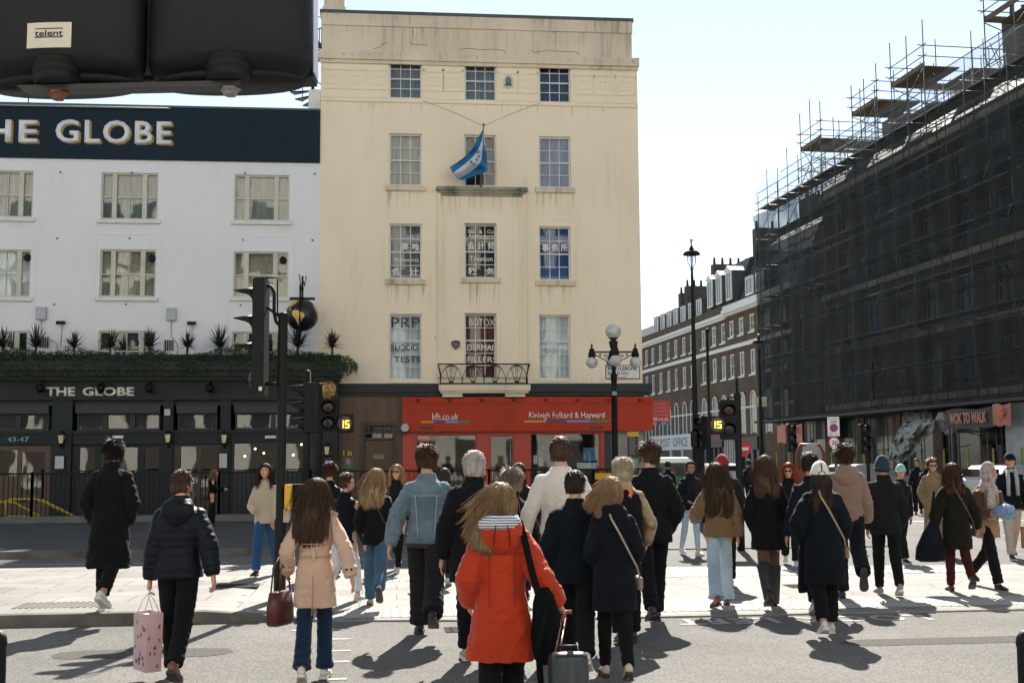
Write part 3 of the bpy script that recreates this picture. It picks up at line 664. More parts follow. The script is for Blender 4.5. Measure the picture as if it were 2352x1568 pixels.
# flag, pole and stay wires on the bay cap
fl = thing('flag', 'sky blue and white flag with small stars hanging from the pole on the bay', 'flag', CF.loc)
def FP(x, y, o=.55): u, v = CF.uv(x, y, o); return Vector((u, -o, v))
fp = thing('flagpole', 'slim grey flagpole leaning out from the top of the bay', 'flagpole', CF.loc)
MB().tube([FP(1104, 430, .22), FP(1108, 370, .6), FP(1110.5, 285, 1.1)], [.035, .03, .022], 8).build('pole', mat('pole_grey', (.22, .2, .18), .5), fp)
MB().ball(FP(1111, 286, 1.12), .05, 8).build('finial', STEEL, fp)
for x, y in ((971, 231), (1240, 237)):
    MB().tube([FP(x, y, .06), FP((x+1110)/2+(12 if x < 1110 else -10), (y+290)/2+2, .6), FP(1110.5, 290, 1.1)], .007, 5).build('stay_wire', mat('wire', (.09, .08, .07), .6), fp)
# the cloth as a strip: three bands, rows run from the hoist top down along the folds
L0 = [(1110, 297), (1096, 320), (1082, 345), (1060, 366), (1033, 384)]
L1 = [(1110.5, 305), (1104, 330), (1093, 352), (1074, 372), (1040, 398)]
L2 = [(1111, 318), (1108, 345), (1105, 368), (1090, 388), (1052, 412)]
L3 = [(1111.5, 330), (1117, 352), (1119, 388), (1108, 397), (1064, 414)]
FLB = mat('flag_blue', (.008, .15, .33), .7, .12, 3); FLW = mat('flag_white', (.62, .63, .62), .7, .1, 3)
lines = [L0, L1, L2, L3]; Fm = MB(); NS = 24; NT = 12
def crp(L, t):
    t *= len(L)-1; i = min(int(t), len(L)-2); f = t-i
    a, b, c, d = L[max(i-1, 0)], L[i], L[i+1], L[min(i+2, len(L)-1)]
    q = lambda k: .5*((2*b[k])+(-a[k]+c[k])*f+(2*a[k]-5*b[k]+4*c[k]-d[k])*f*f+(-a[k]+3*b[k]-3*c[k]+d[k])*f**3)
    return q(0), q(1)
for bnd in range(3):
    vs = []; 
    for i in range(NS+1):
        t = i/NS; A = crp(lines[bnd], t); B = crp(lines[bnd+1], t)
        for j in range(NT+1):
            s = j/NT; x = A[0]+(B[0]-A[0])*s; y = A[1]+(B[1]-A[1])*s
            vv = (bnd+s)/3
            o = 1.05-.45*t+.16*math.sin(vv*9+t*5)*t+.05*math.sin(t*19+vv*4)
            vs.append(FP(x, y, o))
    Fm.add(vs, [(i*(NT+1)+j, i*(NT+1)+j+1, (i+1)*(NT+1)+j+1, (i+1)*(NT+1)+j) for i in range(NS) for j in range(NT)], 1 if bnd == 1 else 0, True)
fo = Fm.build('flag_cloth', [FLB, FLW], fl); md = fo.modifiers.new('s', 'SOLIDIFY'); md.thickness = .008
st = MB()
for (x, y) in ((1098, 350), (1095, 367), (1088, 378), (1100, 360), (1082, 372)):
    c = FP(x, y, 1.0); pts = []
    for k in range(10):
        r = .07 if k % 2 == 0 else .03; a = math.pi/2+k*math.pi/5; pts.append((c.x+r*math.cos(a), c.z+r*math.sin(a)))
    st.prism(pts, c.y-.012, c.y-.004)
st.build('star', FLB, fl)
# ---------------------------------------------------------------- pub
PUX0 = -26.0
PF = Frame((PUX0, FY, 0)); PW = -2.58-PUX0
pu = thing('pub_building', 'white rendered pub with a navy sign band along its roof and dark green ground floor', 'building', PF.loc)
D = PF.rect; U = lambda x, y=1000, o=0: PF.uv(x, y, o)[0]; V = lambda x, y, o=0: PF.uv(x, y, o)[1]
zt_, zb_ = V(400, 246), V(400, 369.5)
wins = [(-42, 76, 392, 500), (232, 363, 397, 505), (538, 665, 402, 508), (-45, 70, 573, 683), (229, 358, 573, 683), (536, 662, 578, 683), (-48, 63, 760, 850), (225, 355, 760, 850), (532, 662, 762, 852)]
holes = [D(a, c, b, d) for a, b, c, d in wins]
extra = [(h[0]-7.6, h[1]-7.6, h[2], h[3]) for h in holes if h[0] < 12.8] 
p = wall(0, PW, 3.6, zb_, holes+extra, .2)
p.quad((0, 0, 0), (0, 12, 0), (0, 12, zt_), (0, 0, zt_)); p.quad((0, 12, 0), (PW, 12, 0), (PW, 12, zt_), (0, 12, zt_)); p.quad((0, .3, zt_-.4), (PW, .3, zt_-.4), (PW, 12, zt_-.4), (0, 12, zt_-.4))
p.build('wall', WHITEW, pu)
b_ = MB().box(0, PW, -.06, .3, zb_, zt_-.05); b_.build('sign_band', NAVY, pu)
MB().box(0, PW, -.1, .34, zt_-.05, zt_+.02).build('coping', mat('teal_flashing', (.02, .06, .07), .4), pu)
gutter = MB().tube([(0, -.12, V(200, 250)), (U(395, 250), -.12, V(395, 252))], .03, 6); gutter.build('pipe', STEEL, pu)
for k, (h, w_) in enumerate(zip(holes+extra, wins+wins[:6])):
    lowf = k in (6, 7, 8)
    bl = ['net', 'grey', 'net', 'white', 'beige', 'beige', 'dark', 'dark', 'dark'][k] if k < 9 else 'grey'
    sash(pu, h, (1, 1 if k in (2, 5) else 2, 1) if not lowf else (1, 2, 1), (1, 1), y=.08, fm=CPAINT, bl=bl, gl=GLASSW, splits=[.23, .76], meet=.49)
    if not lowf: MB().box(h[0]-.1, h[1]+.1, -.1, .02, h[2]-.12, h[2]).build('window_sill', WPAINT, pu)
p = MB()
for k in (3, 4, 5):
    h = holes[k]; p.box(h[0]-.15, h[1]+.2, -.012, 0, h[3]+.5, h[3]+.53)
    for x in (h[0]-.15, h[1]+.17): p.box(x, x+.025, -.012, 0, h[2]-1.6, h[3]+.5)
    for x in (h[0]+.5, h[1]-.5): p.box(x, x+.02, -.01, 0, h[2]-1.4, h[2]-.13)
p.build('wall_ribs', WHITEW, pu)
d_ = MB()
for (x, y) in [(139, 396), (303, 397), (563, 398), (723, 400), (132, 548), (298, 548), (558, 551), (718, 552), (125, 699), (290, 699), (553, 701), (715, 702)]:
    u, v = PF.uv(x, y); d_.lathe([(.03, 0), (.03, .03)], (u, -.015, v), 6, rot=Matrix.Rotation(math.pi/2, 3, 'X'))
d_.build('wall_ties', mat('rust', (.08, .06, .05), .8), pu)
v_ = MB()
for (x, y) in ((62, 591), (348, 593), (650, 597)):
    u, v = PF.uv(x, y); v_.lathe([(.12, -.02), (.12, .04), (.08, .05)], (u, .06, v), 14, rot=Matrix.Rotation(math.pi/2, 3, 'X'))
v_.build('extractor_vent', BLACK, pu)
SPC = 1.0; LW = mat('sign_white', (.74, .75, .78), .5, .04)
def big(t, px, mb_=.018):
    r_ = D(*px); 
    for q in range(6):
        lettering(t, GOLD, pu, (r_[0]+.012*q+.01, r_[1]+.012*q+.01, r_[2]-.009*q-.006, r_[3]-.009*q-.006), -.062-.0004*q, 'letter_shade', mb_, ext=.004+.0002*(q), space=1.12)
    lettering(t, LW, pu, r_, -.072, 'sign_letters', mb_, ext=.012, space=1.12)
big('THE', (-108, 276, 88, 327)); big('GLOBE', (129, 278, 395, 331))
# grilles, floodlights and junction boxes on the wall
g_ = thing('wall_box', 'pale metal box with trailing cable on the white pub wall, the left one', 'junction box', PF.loc, group='junction boxes on the pub wall')
def wbox(root, x, y, flip):
    u, v = PF.uv(x, y); MB().box(u-.14, u+.16, -.16, -.0, v-.2, v+.2).build('case', mat('box_grey', (.42, .44, .46), .5, .1), root)
    MB().tube([(u, -.04, v-.2), (u+.02*flip, -.03, v-.7), (u+.5*flip, -.03, v-.95), (u+.6*flip, -.03, v-1.5)], .018, 5).build('cable', mat('cable_grey', (.40, .41, .42), .6), root)
wbox(g_, 96, 720, 1)
g_ = thing('wall_box', 'pale metal box with cable on the pub wall between middle and right windows', 'junction box', PF.loc, group='junction boxes on the pub wall'); wbox(g_, 394, 722, .4)
for x, y, l in ((143, 744, 'small floodlight on the white pub wall left of the middle window'), (442, 745, 'small floodlight on the white pub wall right of the middle window')):
    t = thing('floodlight', l, 'floodlight', PF.loc, group='floodlights on the pub wall'); u, v = PF.uv(x, y)
    MB().box(u-.13, u+.13, -.26, -.12, v-.03, v+.07).build('lamp_head', BLACK, t); MB().tube([(u, -.12, v), (u, -.02, v-.12), (u-.02, -.02, v-.7)], .014, 5).build('bracket', mat('cable_grey', (.4, .41, .42), .6), t)
for x, y, l in ((102, 786, 'dark louvred grille in the pub wall at the left'), (388, 793, 'dark louvred grille in the pub wall right of the middle window')):
    t = thing('wall_grille', l, 'grille', PF.loc, group='grilles in the pub wall'); u, v = PF.uv(x, y)
    m_ = MB().box(u-.16, u+.16, -.02, -.01, v-.17, v+.17, 0)
    for k in range(5): m_.box(u-.15+k*.07, u-.125+k*.07, -.04, -.02, v-.17, v+.17, 1)
    m_.build('louvres', [BLACK, mat('box_grey', (.42, .44, .46), .5, .1)], t)
# ------------ pub ground floor (stands 0.7 m proud)
GO = .7
pf = thing('pub_shopfront', 'dark green pub frontage with lettered fascia, grey roller blinds and panelled doors', 'shopfront', PF.loc)
Ug = lambda x, y=1000: PF.uv(x, y, GO)[0]; Vg = lambda x, y: PF.uv(x, y, GO)[1]
E_ = Ug(776)
z_s = Vg(350, 854); z_f1 = Vg(350, 874); z_f0 = Vg(350, 914)
p = MB(); p.box(0, E_+.12, -GO-.35, 0.02, z_f1+.12, z_s+.02); p.box(0, E_+.06, -GO-.2, 0, z_f1, z_f1+.12); p.build('fascia_cornice', PUBD, pf)
p = MB(); p.box(0, E_-.5, -GO-.05, 0, z_f0, z_f1); p.box(0, E_-.5, -GO-.12, 0, z_f0-.06, z_f0); p.build('fascia', PUBG, pf)
for q in range(3):
    for t, px in (('THE', (107+q*.6, 889+q*.5, 174+q*.6, 909+q*.5)), ('GLOBE', (191+q*.6, 889+q*.5, 309+q*.6, 909+q*.5))):
        lettering(t, [mat('letter_shade_brown', (.28, .16, .1), .5)]*2 + [None] and (WHITET if q == 0 else mat('letter_shade_brown', (.28, .16, .1), .5)), pf, PF.rect(*px, GO), -GO-.055-(.02 if q == 0 else 0)+q*.001, 'fascia_letters' if q == 0 else 'letter_shade', .03, ext=.006)
PILL = [(-60, -40), (119, 166), (375, 398), (506, 530), (722, 740)]
zdo = .13
p = MB()
for a, b in PILL: MB().box(Ug(a), Ug(b), -GO-.06, 0, zdo, z_f0-.06).build('pilaster', PUBG, pf)
MB().box(0, Ug(-60), -GO, 0, zdo, z_f0-.06).build('side_wall', PUBG, pf)
# right end pier with the lion
p = MB(); p.box(Ug(740), E_, -GO-.02, 0, zdo, z_f1); frame_rect(p, Ug(742), E_-.03, 1.0, 2.0, .04, .02, -GO-.02); p.build('end_pier', PUBG, pf)
BLG = mat('roller_blind_grey', (.038, .044, .048), .7, .15, 2)
bays = [(-40, 119), (166, 375), (398, 506), (530, 722)]
zbl, ztr = Vg(300, 949), Vg(300, 988)
p = MB()
for a, b in bays: p.box(Ug(a)+.1, Ug(b)-.1, -GO-.1, -GO+.1, zbl, Vg(300, 931))
p.build('roller_blind', BLG, pf)
p = MB()
for a, b in bays: p.box(Ug(a), Ug(b), -GO+.1, -GO+.16, Vg(300, 931), z_f0)
p.build('header_panel', mat('header_brown', (.03, .02, .017), .6), pf)
for k, (a, b) in enumerate(bays):
    n = [2, 3, 1, 2][k]; r_ = (Ug(a)+.12, Ug(b)-.12, ztr, zbl)
    sash(pf, r_, [3, 2, 4, 1][k] if k < 0 else 1, (1, 1), y=-GO+.1, fm=PUBD, bl='dark', gl=GLASSW, splits=[j/n for j in range(1, n)] if n > 1 else None, meet=.02, fw=.05, nm='transom_window')
p = MB()
for a, b in bays: p.box(Ug(a), Ug(b), -GO+.02, -GO+.2, Vg(300, 1020), ztr); p.box(Ug(a), Ug(b), -GO-.03, -GO+.02, Vg(300, 995), ztr)
p.build('transom_rail', PUBG, pf)
zd = Vg(300, 1022)
def door(a, b, panes, frm, lab=None, z1=zd, nm='door', gl=GLASSW):
    r_ = (Ug(a), Ug(b), zdo, z1); hs = [(Ug(x0), Ug(x1), Vg(300, y1), Vg(300, y0)) for (x0, y0, x1, y1) in panes]
    m_ = wall(r_[0], r_[1], r_[2], r_[3], hs, .06, -GO+.06)
    o = m_.build(nm, frm, pf)
    if lab: tag(o, lab)
    q = MB(); q2 = MB()
    for h in hs:
        q.quad((h[0], -GO+.1, h[2]), (h[1], -GO+.1, h[2]), (h[1], -GO+.1, h[3]), (h[0], -GO+.1, h[3]))
    q.build('pane', gl, o)
    return o
door(-40, 119, [(-30, 1032, 40, 1090), (50, 1036, 104, 1150)], WOODB, 'brown timber double door')
door(166, 375, [(183, 1027, 218, 1086), (281, 1027, 316, 1086), (332, 1027, 365, 1086), (230, 1027, 265, 1086)], PUBG)
door(398, 506, [(415, 1026, 455, 1150), (463, 1026, 500, 1150)], WOODD, 'dark brown glazed double door')
door(530, 722, [(538, 1002, 640, 1084), (646, 1002, 714, 1084)], PUBD, nm='bay_window', z1=ztr-.05)
p = MB()
for k in range(18): u = Ug(183)+k*(Ug(372)-Ug(183))/17; p.box(u-.012, u+.012, -GO+.045, -GO+.06, .3, 1.5)
p.build('panel_mouldings', PUBD, pf)
r_in = MB(); r_in.box(.3, PW-.1, 2.5, 2.6, 0, 3.7); r_in.build('back_wall', mat('pub_back', (.03, .024, .02), .8, .6, 1.3), pf)
r_in = MB(); r_in.box(.3, PW-.1, -.4, 2.5, 3.62, 3.68); r_in.build('bar_ceiling', DARKIN, pf)
gl_ = emit('warm_bulb', (1, .75, .4), 3.0); bb = MB()
rnd = random.Random(3)
for (x, y) in [(549, 1016), (584, 1030), (560, 1047), (691, 1020), (437, 1013), (604, 1040), (672, 1044)]:
    u, v = PF.uv(x, y, 0.0); bb.ball((u, .25, v), .035, 6)
bb.build('bulbs', gl_, pf)
numb = mat('blue_white_numerals', (.30, .42, .55), .4)
lettering('43-47', numb, pf, PF.rect(17, 1003, 66, 1014, GO+.03), -GO-.034, 'street_number', .0)
wt = PF.rect(738, 1026, 774, 1080, GO)
for t, px in (('THE', (743, 1030, 757, 1035)), ('GLOBE', (740, 1038, 762, 1044)), ('ALE & CIDER', (742, 1051, 760, 1054)), ('KITCHEN', (744, 1058, 758, 1061))):
    lettering(t, mat('grey_lettering', (.42, .43, .41), .5), pf, PF.rect(px[0]-0, px[1], px[2], px[3], GO+.02), -GO-.022, 'pier_lettering', .0, ext=0)
# uplights on the fascia
up = None
for x in (92, 231, 342, 481):
    u, v = PF.uv(x, 891, GO+.4)
    t = thing('fascia_spotlight', 'round black spotlight on an arm before the pub fascia, %s' % {92: 'left of the lettering', 231: 'before the word THE', 342: 'before the word GLOBE', 481: 'right of the lettering'}[x], 'spotlight', PF.loc, group='spotlights on the pub fascia')
    MB().lathe([(.10, -.12), (.13, .0), (.12, .08), (.04, .1)], (u, -GO-.4, v), 12, rot=Matrix.Rotation(R(60), 3, 'X')).build('lamp_head', BLACK, t)
    MB().tube([(u, -GO-.4, v+.05), (u, -GO-.2, v+.22), (u, -GO-.04, v+.22)], .02, 5).build('arm', BLACK, t)
# lanterns
def lantern(x, y, lab, off=GO+.2):
    t = thing('wall_lantern', lab, 'lantern', PF.loc, group='lanterns on the pub pilasters'); u, v = PF.uv(x, y, off)
    m_ = MB().lathe([(.085, -.13), (.13, .12)], (u, -off, v), 4, smooth=False, rot=Matrix.Rotation(R(45), 3, 'Z')); m_.build('glass', mat('lit_lantern_glass', (.75, .62, .38), .3, .3, 14), t)
    b_ = MB().lathe([(.15, .12), (.10, .2), (.02, .27)], (u, -off, v), 4, smooth=False, rot=Matrix.Rotation(R(45), 3, 'Z'))
    b_.lathe([(.02, -.25), (.09, -.13)], (u, -off, v), 4, smooth=False, rot=Matrix.Rotation(R(45), 3, 'Z')); b_.tube([(u, -off, v-.2), (u, -GO-.04, v-.3)], .02, 5)
    for sx in (-1, 1):
        for sy in (-1, 1): b_.tube([(u+sx*.06, -off+sy*.06, v-.13), (u+sx*.092, -off+sy*.092, v+.12)], .010, 4)
    b_.build('lantern_frame', BLACK, t)
for x, y, l in ((141, 1008, 'small lit lantern on the pub pilaster beside the brown doors at the left'), (386, 1006, 'small lit lantern on the pilaster left of the dark brown double door'), (515, 1007, 'small lit lantern on the pilaster right of the dark brown double door'), (751, 1034, 'small lit lantern above the word lettering on the right end pier')): lantern(x, y, l)
def board(x0, y0, x1, y1, lab, c=(.46, .46, .45), cat_='menu board', off=GO+.06):
    t = thing('menu_board' if cat_ == 'menu board' else 'fixture_box', lab, cat_, PF.loc); r_ = PF.rect(x0, y0, x1, y1, off)
    MB().box(r_[0], r_[1], -off-.05, -off+.0, r_[2], r_[3]).build('frame', BLACK, t)
    MB().box(r_[0]+.03, r_[1]-.03, -off-.055, -off-.05, r_[2]+.03, r_[3]-.03).build('sheet', mat('paper', (.50, .50, .48), .6, .15, 9), t)
board(125, 1045, 150, 1078, 'white menu board on the pilaster beside the brown doors at the left')
board(502, 1039, 524, 1076, 'white menu board on the pilaster right of the dark brown double door')
board(376, 937, 394, 956, 'small white square box high on the pub pilaster between blinds', cat_='alarm box')
for x, l in ((271, 'slim pale lamp bar above the green doors'), (621, 'slim pale lamp bar above the bay window')):
    t = thing('bar_light', l, 'light', PF.loc, group='lamp bars on the pub front'); r_ = PF.rect(x-12, 1000, x+13, 1006, GO+.1); MB().box(r_[0], r_[1], -GO-.14, -GO-.02, r_[2], r_[3]).build('lamp_tube', WPAINT, t)
# gilded lion mask
li = thing('lion_mask', 'gilded lion head ornament on the end pier of the pub front', 'ornament', PF.loc)
u, v = PF.uv(752, 893, GO+.1); hd = MB(); rnd = random.Random(8)
prof = []
vs = []; NA, NB = 20, 12
for j in range(NB+1):
    for i in range(NA):
        a = 2*math.pi*i/NA; r = j/NB; rr = r*(.27+.03*math.sin(a*9)*(r > .6)); x = math.cos(a)*rr; z = math.sin(a)*rr*1.12
        dpt = .13*(1-r*r)+.05*math.exp(-((x)**2+(z+.02)**2)/.004)+.035*math.exp(-((x)**2/.003+(z+.10)**2/.002))
        for sx in (-1, 1): dpt -= .05*math.exp(-((x-sx*.07)**2+(z-.05)**2)/.0012)
        dpt += .025*math.sin(a*14+r*9)*(r > .5)
        vs.append((u+x, -GO-.04-max(dpt, 0), v+z))
hd.add(vs, [(j*NA+i, j*NA+(i+1) % NA, (j+1)*NA+(i+1) % NA, (j+1)*NA+i) for j in range(NB) for i in range(NA)], 0, True)
hd.build('mask', GILT, li)
# ------------ planter: dark trough, dense hanging foliage, cordylines
pt = thing('planter_trough', 'long dark trough along the ledge over the pub fascia', 'planter', PF.loc)
E2 = PF.uv(806, 850, GO+.3)[0]
MB().box(0, E2-.15, -GO-.5, -GO+.15, z_s+.02, z_s+.3).build('trough', PUBD, pt)
leafm = mat('planter_leaves', (.030, .060, .016), .6, .5, 7, c2=(.012, .026, .010))
fm_ = MB(); rnd = random.Random(11)
zp0, zp1 = z_s+.02, Vg(350, 806)
for k in range(24000):
    x = rnd.uniform(7, E2+.2)
    e = max(0, x-(E2-.5))/.5
    a = rnd.uniform(-.62, math.pi*.95); rr = rnd.uniform(.8, 1.06)*(1+.22*noise.noise(Vector((x*1.3, a, 0))))
    H = (zp1-zp0)*(.84+.5*noise.noise(Vector((x*.6, 3, 0)))); y = -GO-.2-.62*rr*math.cos(a); z = zp0+.04+H*rr*math.sin(a)*(1-.35*e*e)
    if rnd.random() < .12: z -= rnd.uniform(0, .2)
    s = rnd.uniform(.025, .06); d = Vector((rnd.gauss(0, 1), rnd.gauss(0, 1), rnd.gauss(0, 1))).normalized(); q = d.orthogonal().normalized(); c = Vector((x, y, z))
    fm_.add([c-q*s*.35, c+d*s*1.3, c+q*s*.35, c-d*s*.6], [(0, 1, 2, 3)])
core = MB(); core.tube([(0, -GO-.18, zp0+.22), (E2-.35, -GO-.18, zp0+.22)], .30, 10); 
core.build('soil_mass', DARKIN, pt)
o = fm_.build('hanging_foliage', leafm); o.location = PF.loc; tag(o, 'dense dark green hanging foliage along the trough over the pub fascia', 'foliage', kind='stuff')
cordm = mat('cordyline_leaves', (.035, .022, .018), .5, .5, 9, c2=(.02, .03, .012))
cz_ = lambda x: Vg(x, 806)
where = {82: 'before the far left wall grille', 170: 'left of the middle window', 253: 'before the left half of the middle window', 343: 'before the right half of the middle window', 430: 'right of the middle window', 505: 'just left of the tall signal head', 610: 'just right of the signal head', 684: 'under the round globe sign', 763: 'nearest the cream building', 6: 'cut by the left picture edge'}
for x in sorted(where):
    t = thing('spiky_plant', 'spiky dark cordyline in the pub trough, ' + where[x], 'plant', PF.loc, group='cordylines along the pub trough')
    u, v = PF.uv(x, 812, GO+.1); rnd = random.Random(x); m_ = MB(); c = Vector((u, -GO-.1, v+.2))
    for k in range(95):
        a = rnd.uniform(0, 2*math.pi); e = rnd.uniform(R(5), R(85)); L_ = rnd.uniform(.52, .82)*(.8+.3*math.sin(e))*(.75+.5*((x*37) % 10)/10); d = Vector((math.cos(a)*math.cos(e), math.sin(a)*math.cos(e), math.sin(e)))
        q = d.cross(Vector((0, 0, 1))).normalized()*.016
        pts = [c+d*L_*s+Vector((0, 0, -1))*(.14*s*s*math.cos(e)) for s in (0, .35, .7, 1)]
        w4 = (1, 1.3, .9, .1); vs = []
        for P_, ww in zip(pts, w4): vs += [P_-q*ww, P_+q*ww]
        m_.add(vs, [(0, 1, 3, 2), (2, 3, 5, 4), (4, 5, 7, 6)])
    m_.build('leaves', cordm, t); MB().tube([c-Vector((0, 0, .35)), c], .035, 6).build('stem', WOODD, t)
# hanging globe sign
gs = thing('globe_sign', 'black and gold world globe hanging from a bracket at the corner of the pub wall', 'pub sign', PF.loc)
u, v = PF.uv(694, 724, 1.0); gr = 37/2700*37.6; gc = Vector((u, -1.0, v))
MB().ball(gc, gr, 28).build('sphere', mat('globe_black', (.01, .011, .014), .35, .1), gs)
def land(poly, nm='continent'):
    m_ = MB(); vs = []
    cx = sum(a for a, b in poly)/len(poly); cy = sum(b for a, b in poly)/len(poly)
    def sp(a, b, r=gr*1.012):
        a, b = R(a), R(b); return gc+Vector((math.sin(a)*math.cos(b), -math.cos(a)*math.cos(b), math.sin(b)))*r
    n = len(poly); K = 5; vs = [sp(cx, cy)]
    for k in range(1, K+1):
        for a, b in poly: vs.append(sp(cx+(a-cx)*k/K, cy+(b-cy)*k/K))
    fs = [(0, 1+i, 1+(i+1) % n) for i in range(n)]
    for k in range(K-1):
        fs += [(1+k*n+i, 1+(k+1)*n+i, 1+(k+1)*n+(i+1) % n, 1+k*n+(i+1) % n) for i in range(n)]
    m_.add(vs, fs, 0, True); m_.build(nm, mat('globe_gold', (.75, .45, .13), .45, .3, 9), gs)
land([(-33, 8), (-20, 14), (-5, 8), (10, 0), (14, -8), (5, -20), (-2, -34), (-8, -52), (-14, -44), (-20, -20), (-32, -4)])
land([(-75, 62), (-40, 68), (-20, 52), (-28, 38), (-42, 30), (-52, 18), (-40, 10), (-60, 24), (-75, 40)]); land([(60, 40), (72, 46), (85, 20), (80, -15), (68, 5), (56, 18)])
m_ = MB().box(u-.03, u+.03, -1.03, -.97, v+gr, v+gr+.75); m_.tube([(u, -1, v+gr+.62), (u, 0, v+gr+.62)], .025, 6); m_.box(u-.4, u+.4, -1.03, -.97, v+gr-.02, v+gr+.06)
m_.tube([(u-.1, -1, v+gr+.8), (u, -1.05, v+gr+.1), (u+.12, -1, v+gr+.75)], .02, 5); m_.tube([(u-.03, -1.5, v-gr*1.9), (u-.03, -1.5, v+gr*1.8)], .03, 6); m_.tube([(u-.03, -1.5, v+gr), (u, -1, v+gr+.05)], .02, 6)
m_.build('bracket', BLACK, gs)
# spiral fire stair and white plant unit behind the pub roof
fs_ = thing('fire_stair', 'black iron spiral stair rising behind the pub roof beside the cream building', 'stair', PF.loc)
u0, v0 = PF.uv(700, 250, -3); m_ = MB(); mr_ = MB()
m_.tube([(u0+.25, 3.4, v0-1), (u0+.25, 3.4, v0+4.4)], .06, 6)
for k in range(26):
    a = k*.42; r = .85; z = v0-.2+k*.17; c = (u0+.25, 3.4)
    p1 = Vector((c[0]+r*math.cos(a), c[1]+r*math.sin(a), z)); p2 = Vector((c[0]+r*math.cos(a+.4), c[1]+r*math.sin(a+.4), z)); m_.add([(c[0], c[1], z), p1, p2, (c[0], c[1], z-.05), p1-Vector((0, 0, .05)), p2-Vector((0, 0, .05))], [(0, 1, 2), (5, 4, 3), (1, 4, 5, 2), (0, 3, 4, 1), (2, 5, 3, 0)])
    mr_.tube([p1, p1+Vector((0, 0, 1.0))], .016, 4)
m_.build('treads', BLACK, fs_)
mr_.tube([(u0+.25+.85*math.cos(k*.42), 3.4+.85*math.sin(k*.42), v0+.8+k*.17) for k in range(26)], .022, 5); mr_.build('handrail', BLACK, fs_)
ac = thing('air_conditioner', 'white plant unit on the pub roof beside the cream wall', 'air conditioner', PF.loc)
u1, v1 = PF.uv(722, 235, -1); MB().box(u1-.2, u1+.2, 1, 1.6, v1-.5, v1+.45).build('case', WPAINT, ac); MB().box(u1-.25, u1+.25, .95, 1.6, v1-.62, v1-.5).build('feet', GREYST, ac)
an = thing('aerial', 'thin aerial mast above the navy pub roof', 'aerial', PF.loc)
u1, v1 = PF.uv(65, 238, -2); MB().tube([(u1, 2, v1-.6), (u1, 2, v1+.7)], .02, 5).build('mast', BLACK, an); MB().tube([(u1-.12, 2, v1+.4), (u1+.12, 2, v1+.4)], .012, 4).build('element', BLACK, an)
# ---------------------------------------------------------------- subway stair railings
RY = 33.4
def rail_panel(x0, x1, lab, y0=RY, y1=RY, z0=.16, h=1.32):
    t = thing('railing_panel', lab, 'railing', (x0, y0, 0), group='black railings round the subway stairs')
    L_ = x1-x0; dy = y1-y0
    MB().box(0, L_, -.03, .03, z0+h-.05, z0+h).build('top_rail', BLACK, t); MB().box(0, L_, -.02, .02, z0+.1, z0+.14).build('bottom_rail', BLACK, t)
    b_ = MB(); n = int(L_/.125)
    for k in range(1, n): b_.box(L_*k/n-.010, L_*k/n+.010, -.010, .010, z0+.14, z0+h-.05)
    b_.build('bars', BLACK, t)
    for x in (0, L_): MB().box(x-.03, x+.03, -.035, .035, z0-.02, z0+h+.02).build('post', BLACK, t)
edges = [-12.4, -9.9, -7.4, -4.9, -2.4, .1, 2.6, 5.1, 7.4]
who = ['cut by the left edge of the picture, before the brown pub doors', 'behind the man in the long black coat', 'behind the man in the navy padded jacket', 'behind the tall signal post and beige jacket woman', 'before the timber entrance, behind the women in black', 'before the left red shop window', 'before the red shop door', 'before the right red shop window']
for a, b, w_ in zip(edges, edges[1:], who): rail_panel(a, b, 'black railing panel ' + w_)
m_ = MB().box(-12.5, 7.5, RY-.18, RY+.18, .13, .30); struct('railing_plinth', m_, mat('plinth_stone', (.14, .14, .13), .8, .3, 3))
yr = thing('yellow_handrail', 'bright yellow handrails sloping down into the subway stairs behind the railings', 'handrail', (0, 0, 0))
YEL = mat('yellow_paint', (.48, .38, .03), .45, .1)
def P3(x, y, Y): d = ray(x, y); return CAM+d*(Y/d.y)
for pts, yy in (([(14, 1188), (14, 1150), (28, 1146), (85, 1146), (180, 1192)], 34.6), ([(-20, 1152), (30, 1152), (100, 1190)], 33.9), ([(95, 1147), (190, 1195)], 34.3), ([(14, 1186), (95, 1186)], 34.5)):
    MB().tube([P3(x, y, yy) for x, y in pts], .035, 7).build('rail', YEL, yr)
ypn = thing('yellow_wayfinding_panel', 'yellow topped direction panel on the railings before the red shop', 'sign', (0, 0, 0))
def prect(x0, y0, x1, y1, Y):
    a = P3(x0, y0, Y); b = P3(x1, y1, Y); return a.x, b.x, b.z, a.z
r_ = prect(1366, 1086, 1412, 1100, RY-.1); YS = mat('wayfinding_yellow', (.62, .36, .02), .5, .05)
MB().box(r_[0], r_[1], RY-.16, RY-.1, r_[2], r_[3]).build('yellow_head', YS, ypn); MB().box(r_[0], r_[1], RY-.15, RY-.1, r_[2]-.9, r_[2]).build('dark_board', BLACK, ypn)
tt = thing('wayfinding_totem', 'slim dark wayfinding post with yellow top against the grey pier', 'sign', (0, 0, 0))
r_ = prect(1441, 991, 1467, 1002, 36.5)
MB().box(r_[0], r_[1], 36.5, 36.62, r_[2], r_[3]).build('yellow_head', YS, tt)
MB().box(r_[0]+.02, r_[1]-.02, 36.5, 36.62, .13, r_[2]).build('dark_board', mat('totem_dark', (.015, .017, .017), .4), tt)
q = MB()
for k in range(9):
    a = prect(1445, 1004+k*4.6, 1445+11+(k*5 % 7), 1005.2+k*4.6, 36.49); q.box(a[0], a[1], 36.494, 36.499, a[2], a[3])
q.build('faint_lines', mat('totem_text', (.3, .3, .27), .5), tt)
mp_ = prect(1443, 1052, 1465, 1074, 36.48); MB().box(mp_[0], mp_[1], 36.48, 36.5, mp_[2], mp_[3]).build('map_sheet', mat('map_green', (.22, .34, .25), .6, .4, 12), tt)
